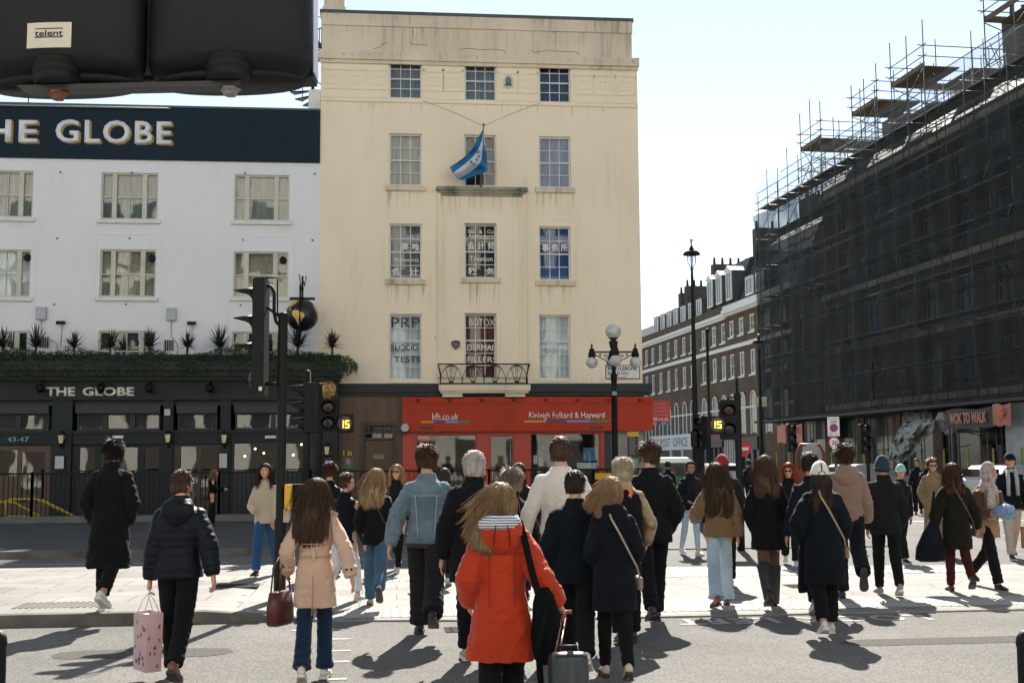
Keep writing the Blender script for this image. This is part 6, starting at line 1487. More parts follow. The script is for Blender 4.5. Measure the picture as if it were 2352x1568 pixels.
def limb(mb, P_, keys, n=16, wr=0., seed=0, per=9, quilt=0, fold_at=None, ell=None, ends=True):
    """P_: joint points; keys: (t 0..len-1, radius)"""
    pts = []; rad = []; N_ = len(P_)
    tot = 0; arc = []
    for i in range(N_-1):
        for k in range(per):
            t = i+k/per; f = k/per
            p = P_[i].lerp(P_[i+1], f)
            # round the joint a little
            if 0 < i and f < .2: q = P_[i]*.5+(P_[i-1].lerp(P_[i], .85)+P_[i].lerp(P_[i+1], .15))*.25; p = p.lerp(q, (1-f/.2)*.5)
            pts.append(p); rad.append(interp(keys, t)); arc.append(t)
    pts.append(P_[-1]); rad.append(interp(keys, N_-1)); arc.append(N_-1)
    T = [((pts[min(i+1, len(pts)-1)]-pts[max(i-1, 0)]).normalized()) for i in range(len(pts))]
    X = T[0].orthogonal().normalized(); vs = []
    for i, p in enumerate(pts):
        X = (X-T[i]*X.dot(T[i])).normalized(); Y = T[i].cross(X)
        for k in range(n):
            a = 2*math.pi*k/n; r = rad[i]; d = X*math.cos(a)+Y*math.sin(a)
            f = 1
            if wr:
                q = p+d*r; f += wr*(.8*noz(q, 9, seed)+.6*noz((q.x*.6, q.y*.6, q.z*2), 12, seed+1))
                for fa in (fold_at or []):
                    w_ = math.exp(-((arc[i]-fa)/.28)**2); f += wr*1.3*w_*math.sin(arc[i]*34+2*math.cos(a+seed))
            if quilt: f += .07*abs(math.sin(arc[i]*math.pi*quilt))-.03
            vs.append(p+d*r*f)
    m = len(pts)
    fs = [(j*n+k, j*n+(k+1) % n, (j+1)*n+(k+1) % n, (j+1)*n+k) for j in range(m-1) for k in range(n)]+[tuple(range(n-1, -1, -1)), tuple(range((m-1)*n, m*n))]
    mb.add(vs, fs, 0, True)
def remesh(o, vox, smooth=3, disp=0, dsize=.1, rough=None):
    m = o.modifiers.new('remesh', 'REMESH'); m.mode = 'VOXEL'; m.voxel_size = vox; m.use_smooth_shade = True
    if smooth: s = o.modifiers.new('smooth', 'SMOOTH'); s.factor = .5; s.iterations = smooth
    if disp:
        tx = bpy.data.textures.get('cl%g' % dsize) or bpy.data.textures.new('cl%g' % dsize, 'CLOUDS'); tx.noise_scale = dsize; tx.noise_depth = 2
        d = o.modifiers.new('folds', 'DISPLACE'); d.texture = tx; d.strength = disp; d.mid_level = .5
    return o
def head_mesh(mb, c, yaw, nod, s, n=40, m=30):
    """skull and face; faces +y before yaw"""
    M = Matrix.Translation(c) @ Matrix.Rotation(yaw, 4, 'Z') @ Matrix.Rotation(nod, 4, 'X')
    vs = []
    G = lambda x, z, cx, cz, sx, sz: math.exp(-((x-cx)/sx)**2-((z-cz)/sz)**2)
    for j in range(m+1):
        ph = -math.pi/2+math.pi*j/m
        for k in range(n):
            a = 2*math.pi*k/n; x, y, z = math.cos(ph)*math.cos(a), math.cos(ph)*math.sin(a), math.sin(ph)
            X, Y, Z = x*.075, y*(.093 if y < 0 else .088), z*.118
            if Z < 0:                                   # jaw narrows
                w_ = 1-.34*(min(1, -Z/.118))**1.3; X *= w_
                if Y < 0: Y *= 1-.45*(-Z/.118)
            if y > 0:
                Y *= 1-.06*(abs(x)**2)
                Y += .020*G(X, Z, 0, -.022, .011, .016)+.008*G(X, Z, 0, .0, .009, .022)      # nose
                Y += .006*G(X, Z, 0, .030, .05, .010)                                         # brow
                for sx in (-1, 1): Y -= .011*G(X, Z, sx*.031, .004, .015, .011); Y += .004*G(X, Z, sx*.042, -.03, .02, .02)
                Y += .005*G(X, Z, 0, -.055, .022, .006)+.003*G(X, Z, 0, -.064, .018, .005)-.005*G(X, Z, 0, -.046, .03, .005)
                Y += .010*G(X, Z, 0, -.098, .022, .018)
            vs.append(M @ Vector((X*s, Y*s, Z*s)))
    mb.add(vs, [(j*n+k, j*n+(k+1) % n, (j+1)*n+(k+1) % n, (j+1)*n+k) for j in range(m) for k in range(n)], 0, True)
    for sx in (-1, 1):
        mb.tube([M @ Vector((sx*.070*s, -.008*s, -.03*s)), M @ Vector((sx*.080*s, -.012*s, -.008*s)), M @ Vector((sx*.078*s, -.010*s, .016*s))], [.007*s, .013*s, .009*s], 8, ell=[(1, 1.4)]*3)
    return M
def hand(mb, W, d, side, s, curl=.5, fist=False):
    """W wrist, d forearm direction, side +1 right"""
    d = d.normalized(); lat = Vector((0, 1, 0)); lat = (lat-d*lat.dot(d)).normalized()      # thumb side points forward
    nr = d.cross(lat)*side
    pl = [W-d*.02*s, W+d*.03*s, W+d*.06*s, W+d*.085*s]
    mb.tube(pl, [.024*s, .036*s, .040*s, .036*s], 10, ell=[(1, .8), (1, .55), (1, .5), (1, .45)], up=None if abs(d.dot(lat)) > .9 else nr)
    if fist: curl = 1.35
    inn = -nr if (nr.x*side > 0) else nr
    for k in range(4):
        L_ = (.07, .08, .074, .058)[k]*s; b = W+d*.08*s+lat*(.030-.020*k)*s
        a = curl*(.6+.1*k); p1 = b+(d*math.cos(a*.5)+inn*math.sin(a*.5))*L_*.5; p2 = p1+(d*math.cos(a*1.3)+inn*math.sin(a*1.3))*L_*.32; p3 = p2+(d*math.cos(a*2)+inn*math.sin(a*2))*L_*.25
        mb.tube([b-d*.015*s, p1, p2, p3], [.0095*s, .009*s, .008*s, .006*s], 7)
    b = W+d*.03*s+lat*.025*s; p1 = b+(lat*.6+d*.7).normalized()*.035*s; p2 = p1+(d*.9+inn*.3+lat*.15*(1-curl)).normalized()*.03*s
    mb.tube([b-lat*.01*s, p1, p2], [.013*s, .011*s, .007*s], 7)
def shoe(par, ank, yaw, pitch, roll, s, kind, m_, sole_m):
    """ankle point, toe direction +y rotated; returns lowest z"""
    M = Matrix.Translation(ank) @ Matrix.Rotation(yaw, 4, 'Z') @ Matrix.Rotation(-pitch, 4, 'X') @ Matrix.Scale(s, 4)
    H = -.088
    q = MB(); st = [(-.075, .026, .050), (-.065, .034, .085), (-.03, .037, .095), (.02, .039, .080), (.07, .043, .055), (.12, .048, .042), (.16, .044, .034), (.185, .028, .026), (.192, .012, .018)]
    if kind == 'boot': st = [(y, w*1.02, h*(1.25 if y < .03 else 1.05)) for y, w, h in st]
    n = 14; vs = []
    for y, w, h in st:
        for k in range(n):
            a = 2*math.pi*k/n; z = H+.022+h*(.5+.5*math.sin(a)); x = w*math.cos(a)*(1 if math.sin(a) < 0 else 1-.25*math.sin(a)); vs.append(M @ Vector((x, y, z)))
    q.add(vs, [(j*n+k, (j+1)*n+k, (j+1)*n+(k+1) % n, j*n+(k+1) % n) for j in range(len(st)-1) for k in range(n)]+[tuple(range(n)), tuple(range((len(st)-1)*n, len(st)*n))[::-1]], 0, True)
    if kind in ('high', 'boot'):
        vs = []
        for z, r in ((H+.06, .042), (0.0, .04), (.06, .042)):
            for k in range(12): a = 2*math.pi*k/12; vs.append(M @ Vector((r*math.cos(a), -.015+r*1.15*math.sin(a), z)))
        q.add(vs, [(j*12+k, j*12+(k+1) % 12, (j+1)*12+(k+1) % 12, (j+1)*12+k) for j in range(2) for k in range(12)]+[tuple(range(24, 36))], 0, True)
    o = q.build('shoe', m_, par)
    th = .030 if kind in ('sneaker', 'high') else (.022 if kind != 'heel' else .018)
    ol = [(-.078, .018), (-.07, .034), (-.03, .038), (.02, .037), (.07, .044), (.12, .050), (.16, .046), (.19, .026), (.198, .0)]
    ol = [(w, y) for y, w in ol]+[(-w, y) for y, w in ol[::-1][1:]]
    vs = [M @ Vector((x, y, H+(.015*max(0, (y-.13)/.06) if z == 0 else th))) for z in (0, 1) for x, y in ol]; k_ = len(ol)
    sq = MB().add(vs, [tuple(range(k_-1, -1, -1)), tuple(range(k_, 2*k_))]+[(i, (i+1) % k_, k_+(i+1) % k_, k_+i) for i in range(k_)]); sq.build('sole', sole_m, o)
    return min((v[2] for v in sq.v))
def hair(par, c, M, s, sp, body_z, seed):
    """sp: kind, mat, length, wind (x), vol"""
    rnd = random.Random(seed); kind = sp.get('kind', 'short'); m_ = HAIR[sp['col']]; vol = sp.get('vol', 1.0); ln = sp.get('len', .05)
    q = MB(); n, m = 30, 20; vs = []
    back = sp.get('line', -.055)
    for j in range(m+1):
        ph = -math.pi/2+math.pi*j/m
        for k in range(n):
            a = 2*math.pi*k/n; x, y, z = math.cos(ph)*math.cos(a), math.cos(ph)*math.sin(a), math.sin(ph)
            f = (1.13 if not sp.get('hat') else 1.06)*(1+(vol-1)*.6*max(0, z+.4)); f *= 1+.05*vol*noz((x, y, z), 4, seed)+.035*vol*noz((x, y, z), 11, seed+1)
            X, Y, Z = x*.079, y*.096-.004, z*.122
            face = (y > .22 and z < .50-.28*(y < .5)) or (z < (-.46 if y < .1 else -.12)) or (y > -.12 and z < -.12)
            if face: f = .80 if y > .3 or z < -.3 else .90
            vs.append(M @ Vector((X*f*s, Y*f*s, Z*f*s)))
    q.add(vs, [(j*n+k, j*n+(k+1) % n, (j+1)*n+(k+1) % n, (j+1)*n+k) for j in range(m) for k in range(n)], 0, True)
    Mi = M.inverted()
    def lock(p, d, L_, r, steps, grav, wind, curl=0, stiff=.3, push=1.10):
        pts = [p]; rr = [r*.5]; d = d.normalized(); ph = rnd.uniform(0, 6)
        for i in range(steps):
            d = (d*(1-stiff)+Vector((wind, rnd.gauss(0, .05), -grav))*stiff).normalized()
            if curl: d = (d+Vector((math.cos(ph+i*1.5), math.sin(ph+i*1.5), 0))*curl).normalized()
            p = p+d*L_/steps
            hl = Mi @ p; e = Vector((hl.x/(.082*s), hl.y/(.10*s), hl.z/(.124*s)))
            if e.length < push and e.length > 1e-4:
                e = e.normalized()*push; p = M @ Vector((e.x*.082*s, e.y*.10*s, e.z*.124*s))
            if hl.y > .02 and abs(hl.x) < .080*s and hl.z < .055*s: p = M @ Vector((math.copysign(.084*s, hl.x), min(hl.y, .045*s), hl.z))
            if p.z < body_z+.03 and p.z > body_z-.6:           # keep off the back and shoulders
                ym = c.y-.19*s
                if abs(p.x-c.x) < .17*s and p.y > ym and p.y < c.y: p.y += (ym-p.y)*.6
            pts.append(p); rr.append(r*(1 if i < steps-1 else .1))
        q.tube(pts, rr, 4, cap=False)
    def scalp(ymax=.35, zmin=-.2):
        if sp.get('hat'): zmin = -.45
        while True:
            v = Vector((rnd.gauss(0, 1), rnd.gauss(0, 1), rnd.gauss(0, 1))).normalized()
            if v.z > zmin and v.y < ymax+(.5 if v.z > .75 else 0) and not (sp.get('hat') and v.z > .05): return v
    def sp_pt(v, f=1.06): return M @ Vector((v.x*.080*s*f, (v.y*.097-.004)*s*f, v.z*.123*s*f))
    R3 = M.to_3x3()
    wind = sp.get('wind', 0); K = sp.get('n', 260)
    def tang(v, down=1.0, out=.1):
        g_ = Vector((v.x*.5, v.y*.35-.25, -down)) if v.z < .82 else Vector((v.x*2.2+rnd.gauss(0, .1), v.y*2-.5, -.3))
        t_ = g_-v*v.dot(g_); return R3 @ (t_.normalized()+v*out)
    cu_ = sp.get('curl', 0)
    if kind == 'short':
        for k in range(int(K*1.7)):
            v = scalp(.42, -.45 if rnd.random() < .55 else .1)
            d = tang(v, 1.0, .16+.45*cu_+(vol-1)*.8)+Vector((rnd.gauss(0, .22), rnd.gauss(0, .22), rnd.gauss(0, .2)+(.12 if v.z > .55 else 0)))
            lock(sp_pt(v, 1.08+(vol-1)*.45), d, ln*rnd.uniform(.5, 1.1)*(1.0 if v.z > .35 else .5)*s, (.0030 if K > 300 else .004)*s, 4, .35, wind, cu_, .12, 1.10+(vol-1)*.4)
    else:
        # the fall: a solid mass that narrows to the tips, with strand-wise folds
        z0 = .035*s; N2 = 44; rows = 22; vs = []; Lh = ln*s
        for j in range(rows+1):
            t = j/rows; z = z0-(Lh+.02*s)*t
            wx = (.086+.030*min(1, t*3)*(1 if ln > .25 else .6)-.060*t**2.2)*s*vol; wy = (.075-.048*t**1.3)*s*vol
            dp = (Lh+.02*s)*t/s; yy = -.022*s-(.125*s if ln > .22 else .05*s)*sst((dp-.02)/.26); xx = wind*Lh*(t**1.35)*.62; zz2 = z+abs(wind)*Lh*.32*t**1.4
            if wind: yy -= .01*s
            for k in range(N2):
                a = 2*math.pi*k/N2; ca, sa = math.cos(a), math.sin(a)
                f = 1+.16*t*noise.noise(Vector((ca*5+seed, sa*5, t*1.4)))+(.05+.13*t)*noise.noise(Vector((ca*13, sa*13+seed, t*2.0)))+(.10*cu_/.3*math.sin(t*16+k) if cu_ else 0)*.35
                if sa > .25 and t > .12 and t < .95: sa2 = .25+(sa-.25)*.35
                else: sa2 = sa
                tip = (.05*noise.noise(Vector((ca*6, sa*6+seed, 0)))+.03*noise.noise(Vector((ca*19, sa*19, 3))))*t*s
                p = R3 @ Vector((wx*ca*f, wy*sa2*f+yy*.6, 0)); vs.append(M.translation+p+Vector((xx, yy*.4, zz2*1.0-tip*4.2+.04*s*t)))
        q.add(vs, [(j*N2+k, (j+1)*N2+k, (j+1)*N2+(k+1) % N2, j*N2+(k+1) % N2) for j in range(rows) for k in range(N2)]+[tuple(range(N2)), tuple(rows*N2+N2-1-k for k in range(N2))], 0, True)
        for k in range(int(K*1.3)):
            v = scalp(.22, -.1); 
            L_ = (ln*rnd.uniform(.80, 1.04)+.09*max(0, v.z)+.03)*s
            lock(sp_pt(v, 1.09+(vol-1)*.5), tang(v, 1, .02), L_, rnd.uniform(.0024, .0046)*s, 12, 1.0, wind*(.35+.9*rnd.random()), cu_*.8, sp.get('stiff', .28), 1.14*vol**.6)
        for k in range(sp.get('wisps', 130)):
            v = scalp(.25, -.1); lock(sp_pt(v, 1.1), tang(v, 1, .12), ln*rnd.uniform(.7, 1.1)*s, .0016*s, 12, .8, wind*rnd.uniform(.8, 2.0)+rnd.gauss(0, .16), cu_*.8+.04, .2, 1.2*vol**.6)
    o = q.build('hair', m_, par); return o
def place(px, py, dist=None):
    """ground point from the picture: foot pixel, or a distance with the column"""
    return onZ(px, py) if dist is None else ground_at(px, dist)
PN = [0]
def person(label, foot, h, top=None, bottom=None, legs=((20, 8, 0), (-14, 22, 20)), arms=((12, 8, 18, 0), (-12, 8, 12, 0)), face=0, head=(0, 0), hair_=None,
           skin='fair', shoes=('sneaker', 'white'), male=True, z0=0.0, dist=None, lean=3, glasses=None, hat=None, hands=(.5, .5), build_=1.0, group=None, vox=None, extra=None, hood=None, collar=None, legyaw=(4, 4), leg_lat=-.06):
    PN[0] += 1; seed = PN[0]
    loc = place(foot[0], foot[1], dist); 
    if dist is None and z0: loc = onZ(foot[0], foot[1], z0)
    depth = (loc-CAM).dot(CROT @ Vector((0, 0, -1)))
    root = thing('person', label, 'person', (loc.x, loc.y, z0), -YAW+R(face), group)
    s = h/1.76; top = top or {}; bottom = bottom or {}
    vox = vox or (.0075 if depth < 12 else .010)
    hipz = .93*s; sh_w = (.182 if male else .160)*s*build_; hw = .088*s
    # --- legs: (hip swing fwd, knee bend, heel lift) right, left
    J = {}; low = []
    for i, sx in enumerate((1, -1)):
        a, k, fp = legs[i]; a, k = R(a), R(k)
        hip = V3(sx*hw, 0, 0); lat = sx*leg_lat
        kn = hip+V3(lat*.4, math.sin(a), -math.cos(a)).normalized()*.435*s
        an = kn+V3(lat*.2, math.sin(a-k), -math.cos(a-k)).normalized()*.425*s
        J[sx] = (hip, kn, an, fp); pf = R(fp); toe = an.z-.088*s*math.cos(pf)-.19*s*math.sin(pf); heel = an.z-.088*s*math.cos(pf)+.075*s*math.sin(pf)
        low.append(min(toe, heel))
    dz = -min(low)
    piv = V3(0, 0, dz)
    for sx in J: J[sx] = tuple(p+piv for p in J[sx][:3])+(J[sx][3],)
    LR = Matrix.Rotation(R(-lean), 3, 'X')
    def up_(x, y, z): return piv+LR @ V3(x, y, z)          # torso space, z above the hips
    tz = .50*s                                             # shoulder height above hips
    chest = up_(0, 0, tz); neckb = up_(0, -.005, tz+.045*s); hc = up_(0, .028*s, tz+.225*s)+V3(0, .0, -.02*s*0)
    # scale the head so the figure has the wanted height
    hc.z = h-.125*s-.012*s*(1 if (hair_ or hat) else 0)
    # --- body: one continuous skin mesh
    b = MB()
    Mh = head_mesh(b, hc, R(head[0]), R(head[1]), s)
    b.tube([neckb-V3(0, .0, .03*s), neckb.lerp(hc, .45)-V3(0, .02*s, 0), hc-V3(0, .02*s, .05*s)], [.062*s, .052*s if male else .045*s, .05*s], 14)
    tr_ = []
    for z, rx, ry in ((-.09, .13, .09), (0, .155, .10), (.15, .125, .085), (.32, .14, .095), (.44, .150, .09), (.50, .11, .07), (.545, .055, .05)):
        c_ = up_(0, 0, z*s); tr_.append((c_.z, rx*s*build_, ry*s*build_, c_.x, c_.y))
    loft(b, tr_, 20)
    A = {}
    for i, sx in enumerate((1, -1)):
        sw, ab, el, tw = [R(v) for v in arms[i]]
        S_ = up_(sx*sh_w*.93, -.005, tz-.062*s); u = V3(sx*math.sin(ab), math.sin(sw)*math.cos(ab), -math.cos(sw)*math.cos(ab)).normalized()
        E_ = S_+u*.285*s; f = V3(sx*(math.sin(ab)*.6-math.sin(tw)), math.sin(sw+el), -math.cos(sw+el)).normalized(); Wr = E_+f*.25*s
        A[sx] = (S_, E_, Wr, f); b.tube([S_.lerp(up_(0, 0, tz-.05*s), .35), S_, S_.lerp(E_, .5), E_, E_.lerp(Wr, .4), Wr], [.05*s, .05*s, .042*s, .036*s, .036*s, .024*s], 12)
        if hands[i] is not None: hand(b, Wr, f, sx, s*(1.0 if male else .92), hands[i], hands[i] > 1.2)
    for sx in (1, -1):
        hp, kn, an, fp = J[sx]; b.tube([hp+V3(-sx*.01, 0, .03), hp, hp.lerp(kn, .5), kn, kn.lerp(an, .3), kn.lerp(an, .7), an, an-V3(0, -.01, .05*s)], [.08*s, .085*s, .07*s, .052*s, .052*s, .04*s, .034*s, .03*s], 12)
        b.tube([an-V3(0, .02, .05*s), an+V3(0, .10*math.cos(R(fp)), -.06*s-.1*math.sin(R(fp)))], [.03*s, .02*s], 8)
    remesh(b.build('body', SKIN[skin], root), vox*.85, 2)
    # --- trousers / skirt / boots
    bk = bottom.get('kind', 'trousers'); bm_ = bottom.get('mat')
    tr = bottom.get('r', (.098, .068, .060, .062)); ln_ = bottom.get('len', .97)
    if bk in ('trousers', 'tights'):
        t = MB(); c0 = up_(0, 0, .10*s); pk = .86 if (top.get('hem', 0) < -.2 or not male) else .96
        loft(t, [(piv.z-.10*s, .135*s*pk, .095*s*pk, 0, 0), (piv.z-.03*s, .165*s*pk, .118*s*pk, 0, -.008), (piv.z+.06*s, .155*s*pk, .108*s*pk, 0, -.005), (c0.z+.04*s, .135*s*pk, .098*s*pk, c0.x, c0.y)], 24, .02, seed)
        for sx in (1, -1):
            hp, kn, an, fp = J[sx]; e = kn.lerp(an, ln_)
            limb(t, [hp+V3(-sx*.02*(pk < .9), 0, .03), kn, e], [(0, tr[0]*s*(.86 if pk < .9 else 1)), (.9, tr[1]*s*1.04), (1.15, tr[1]*s), (1.8, tr[2]*s), (2, tr[3]*s)], 16, bottom.get('wr', .05), seed+sx, 12, fold_at=(1.0, 1.85))
        remesh(t.build('trousers' if bk == 'trousers' else 'tights', bm_, root), vox, 2, bottom.get('disp', .008)*1.6, .06)
    if bottom.get('skirt'):
        t = MB(); loft(t, [(piv.z-.36*s, .17*s, .13*s, 0, 0), (piv.z, .165*s, .12*s, 0, 0), (piv.z+.1*s, .14*s, .1*s, 0, 0)], 24, .03, seed); remesh(t.build('skirt', bottom['skirt'], root), vox, 2)
    SM = dict(white=mat('shoe_white', (.60, .57, .52), .55, .15, 9), black=mat('shoe_black', (.014, .013, .012), .45, .3, 9), brown=mat('shoe_brown', (.16, .065, .035), .4, .3, 9), tan=mat('shoe_tan', (.36, .28, .19), .6, .2, 9), grey=mat('shoe_grey', (.25, .25, .26), .6, .3, 9), navy=mat('shoe_navy', (.015, .03, .06), .6, .3, 9), cream=mat('shoe_cream', (.50, .43, .33), .6, .15, 9))
    for i, sx in enumerate((1, -1)):
        hp, kn, an, fp = J[sx]; sc_ = shoes[2] if len(shoes) > 2 else ('white' if shoes[0] == 'sneaker' else 'dark')
        shoe(root, an, R(-sx*legyaw[i]), R(fp), 0, s*(1 if male else .92), shoes[0], SM[shoes[1]], SOLE if sc_ == 'white' else SOLED)
    if shoes[0] == 'boot' and bottom.get('boots'):
        for sx in (1, -1):
            hp, kn, an, fp = J[sx]; t = MB(); limb(t, [kn.lerp(an, .03), kn.lerp(an, .4), an-V3(0, 0, .04*s)], [(0, .078*s), (1, .074*s), (1.7, .062*s), (2, .058*s)], 16, .04, seed); t.build('boot_shaft', SM['black'], root)
    # --- upper garment
    if top:
        m_ = top['mat']; g_ = MB(); hem = top.get('hem', -.12)*s; fl = top.get('flare', 1.0); bu = top.get('bulk', 1.0)*build_*.925; wr = top.get('wr', .035); q_ = top.get('quilt', 0)
        rx0 = (.172 if male else .158); sr = rx0*1.0; Z = []
        def rg(z, rx, ry, y0=0): 
            if z < -.1*s: c_ = piv+V3(0, y0, z)
            else: c_ = up_(0, y0, z)
            Z.append((c_.z, rx*s*bu, ry*s*bu, c_.x, c_.y))
        wst = top.get('waist', .90)
        nz_ = 14
        def prof(z):      # z in body units
            K_ = [(-.75, sr*1.18*fl, .150*fl), (-.45, sr*1.12*fl**.6, .142*fl**.6), (-.15, sr*1.06*fl**.3, .135), (0, sr*1.03, .130), (.16, sr*wst, .118), (.30, sr*1.0, .128), (.38, sr*1.03, .128), (.44, sr*.99, .118), (.485, sr*.80, .10), (.52, sr*.56, .085), (.56, sr*.38, .068)]
            for (a, ra, ya), (b_, rb, yb) in zip(K_, K_[1:]):
                if z <= b_: f = max(0, (z-a)/(b_-a)); return ra+(rb-ra)*f, ya+(yb-ya)*f
            return K_[-1][1:]
        zs = []; z = hem/s
        while z < .56: zs.append(z); z += .025
        zs.append(.56)
        for z in zs:
            rx, ry = prof(z); rg(z*s, rx, ry, -.008*s)
        loft(g_, Z, 36, wr, seed, pw=2.25, quilt=q_)
        sl = top.get('sleeve', (.073, .062, .055, .050)); 
        for i, sx in enumerate((1, -1)):
            S_, E_, Wr, f = A[sx]
            limb(g_, [S_+V3(-sx*.03*s, 0, .0), E_, Wr+f*.005*s], [(0, sl[0]*s*bu*.84), (.25, sl[0]*s*bu*.94), (.9, sl[1]*s*bu), (1.1, sl[1]*s*bu*1.02), (1.85, sl[2]*s), (2, sl[3]*s)], 16, wr*1.5, seed+3+sx, 12, quilt=4 if q_ else 0, fold_at=(1.0, 1.7))
            g_.ball(S_+V3(-sx*.016*s, 0, -.004*s), sl[0]*s*bu*.88, 12, sz=.92)
            if top.get('fringe'): pass
        if top.get('collar', 1):
            ch = top.get('ch', .055)*s; c0 = up_(0, -.012*s, .535*s); c1 = c0+(LR @ V3(0, .0, ch))
            loft(g_, [(c0.z, .088*s*(1.08 if male else .98), .080*s, c0.x, c0.y), (c1.z, .074*s*(1.08 if male else .98), .068*s, c1.x, c1.y+.004)], 20, .03, seed)
        remesh(g_.build(top.get('name', 'jacket'), m_, root), vox, 2, top.get('disp', .014)*1.5, top.get('ds', .08))
        if top.get('vent'):     # centre back vent and yoke seams as thin raised lines
            sm_ = MB(); y0 = -.150*s*bu
        if top.get('cuff'):
            for sx in (1, -1):
                S_, E_, Wr, f = A[sx]; MB().tube([Wr-f*.045*s, Wr+f*.012*s], sl[3]*s*1.10, 14).build('cuff', top['cuff'], root)
        if top.get('belt'):
            c_ = up_(0, -.008*s, .15*s); rx, ry = prof(.15); t = MB(); loft(t, [(c_.z-.024*s, rx*s*bu*1.07, ry*s*bu*1.10, c_.x, c_.y), (c_.z+.024*s, rx*s*bu*1.07, ry*s*bu*1.10, c_.x, c_.y)], 30, 0, seed, pw=2.25); t.build('belt', m_, root)
    if hood:
        t = MB(); c_ = up_(0, -.085*s, .50*s); w_ = hood.get('w', 1.0)
        loft(t, [(c_.z-.16*s, .03*s, .02*s, 0, c_.y-.055*s), (c_.z-.12*s, .09*s*w_, .045*s, 0, c_.y-.055*s), (c_.z-.04*s, .135*s*w_, .072*s, 0, c_.y-.04*s), (c_.z+.03*s, .125*s*w_, .085*s, 0, c_.y-.01*s), (c_.z+.075*s, .095*s*w_, .07*s, 0, c_.y+.02*s)], 24, .06, seed+9)
        remesh(t.build('hood', hood['mat'], root), vox, 2, .012, .09)
        if hood.get('lining'):
            t = MB(); loft(t, [(c_.z+.0*s, .128*s*w_, .080*s, -.018, c_.y-.024*s), (c_.z+.05*s, .128*s*w_, .088*s, -.012, c_.y-.022*s), (c_.z+.095*s, .098*s*w_, .078*s, 0, c_.y+.01*s)], 24, .05, seed+4); t.build('hood_lining', hood['lining'], root)
    # --- face parts for those seen from the front or the side
    if glasses or abs(face+head[0]) > 50:
        for sx in (-1, 1):
            e_ = MB().ball((0, 0, 0), .011*s, 8); e_.v = [tuple(Mh @ Vector((v[0]+sx*.031*s, v[1]+.074*s, v[2]+.004*s))) for v in e_.v]; e_.build('eye', EYE, root)
            if not glasses:
                e_ = MB().box(sx*.031*s-.014*s, sx*.031*s+.014*s, .082*s, .086*s, .024*s, .028*s); e_.v = [tuple(Mh @ Vector(v)) for v in e_.v]; e_.build('eyebrow', HAIR[hair_['col']] if hair_ else HAIR['brown'], root)
        e_ = MB().ball((0, 0, 0), 1, 8, sx=.021*s, sy=.007*s, sz=.0055*s); e_.v = [tuple(Mh @ Vector((v[0], v[1]+.0865*s, v[2]*1-.060*s))) for v in e_.v]; e_.build('mouth', LIP, root)
    if glasses:
        gm_ = LENS if glasses == 'sun' else GLASS; t = MB(); fr_ = MB()
        for sx in (-1, 1):
            t.prism([(sx*.033*s+.024*s*math.cos(a*math.pi/6), .002*s+.018*s*math.sin(a*math.pi/6)) for a in range(12)], .100*s, .103*s)
            fr_.tube([(sx*.056*s, .096*s, .008*s), (sx*.079*s, .03*s, .008*s), (sx*.083*s, -.02*s, .004*s)], .0025*s, 5)
            fr_.tube([(sx*.033*s+.025*s*math.cos(a*math.pi/6), .100*s, .002*s+.019*s*math.sin(a*math.pi/6)) for a in range(13)], .0022*s, 4)
        fr_.tube([(-.01*s, .105*s, .006*s), (.01*s, .105*s, .006*s)], .0025*s, 4)
        for q_, nm, mm in ((t, 'glasses_lens', gm_), (fr_, 'glasses_frame', BLACK)): q_.v = [tuple(Mh @ Vector(v)) for v in q_.v]; q_.build(nm, mm, root)
    if hat and hair_: hair_ = dict(hair_, hat=1)
    if hair_: hair(root, hc, Mh, s, hair_, chest.z, seed)
    if hat:
        t = MB(); n, m = 28, 12; vs = []; k_ = hat['kind']; z_lo = {'cap': .012, 'beanie': -.035, 'flat': .03}[k_]
        for j in range(m+1):
            ph = math.asin(max(-1, min(1, z_lo/.13)))+(math.pi/2-.02-math.asin(z_lo/.13))*j/m
            for k in range(n):
                a = 2*math.pi*k/n; f = 1.21*(1+(.03*noz((math.cos(a), math.sin(a), ph), 3, seed)))
                vs.append(Mh @ Vector((math.cos(ph)*math.cos(a)*.081*f*s, (math.cos(ph)*math.sin(a)*.098-.004)*f*s, math.sin(ph)*(.13 if k_ != 'flat' else .11)*f*s)))
        t.add(vs, [(j*n+k, j*n+(k+1) % n, (j+1)*n+(k+1) % n, (j+1)*n+k) for j in range(m) for k in range(n)], 0, True)
        o = t.build({'cap': 'baseball_cap', 'beanie': 'beanie', 'flat': 'flat_cap'}[k_], hat['mat'], root)
        if k_ == 'beanie': 
            t = MB().tube([Mh @ Vector((.098*s*math.cos(a*math.pi/12), (.116*math.sin(a*math.pi/12)-.004)*s, -.02*s)) for a in range(25)], .016*s, 6); t.build('turn_up', hat['mat'], o)
        else:
            vs = []
            for i in range(13):
                a = math.pi*i/12; x, y = math.cos(a)*.082*s, .06*s+math.sin(a)*.11*s; vs += [Mh @ Vector((x, y, (.024-.02*math.sin(a))*s)), Mh @ Vector((x, .05*s, .026*s))]
            t = MB().add(vs, [(2*i, 2*i+1, 2*i+3, 2*i+2) for i in range(12)]); b_ = t.build('peak', hat['mat'], o); b_.modifiers.new('s', 'SOLIDIFY').thickness = .005
        if hat.get('strap'):
            MB().tube([Mh @ Vector((0, -.118*s*math.cos(a), .05*s+.118*s*math.sin(a)*.85)) for a in [i*.16 for i in range(10)]], .006*s, 5).build('strap', BLACK, o)
            MB().tube([Mh @ Vector((.035*s*math.cos(a), -.113*s, .015*s+.035*s*math.sin(a))) for a in [i*math.pi/8 for i in range(9)]], .006*s, 5).build('strap_arch', BLACK, o)
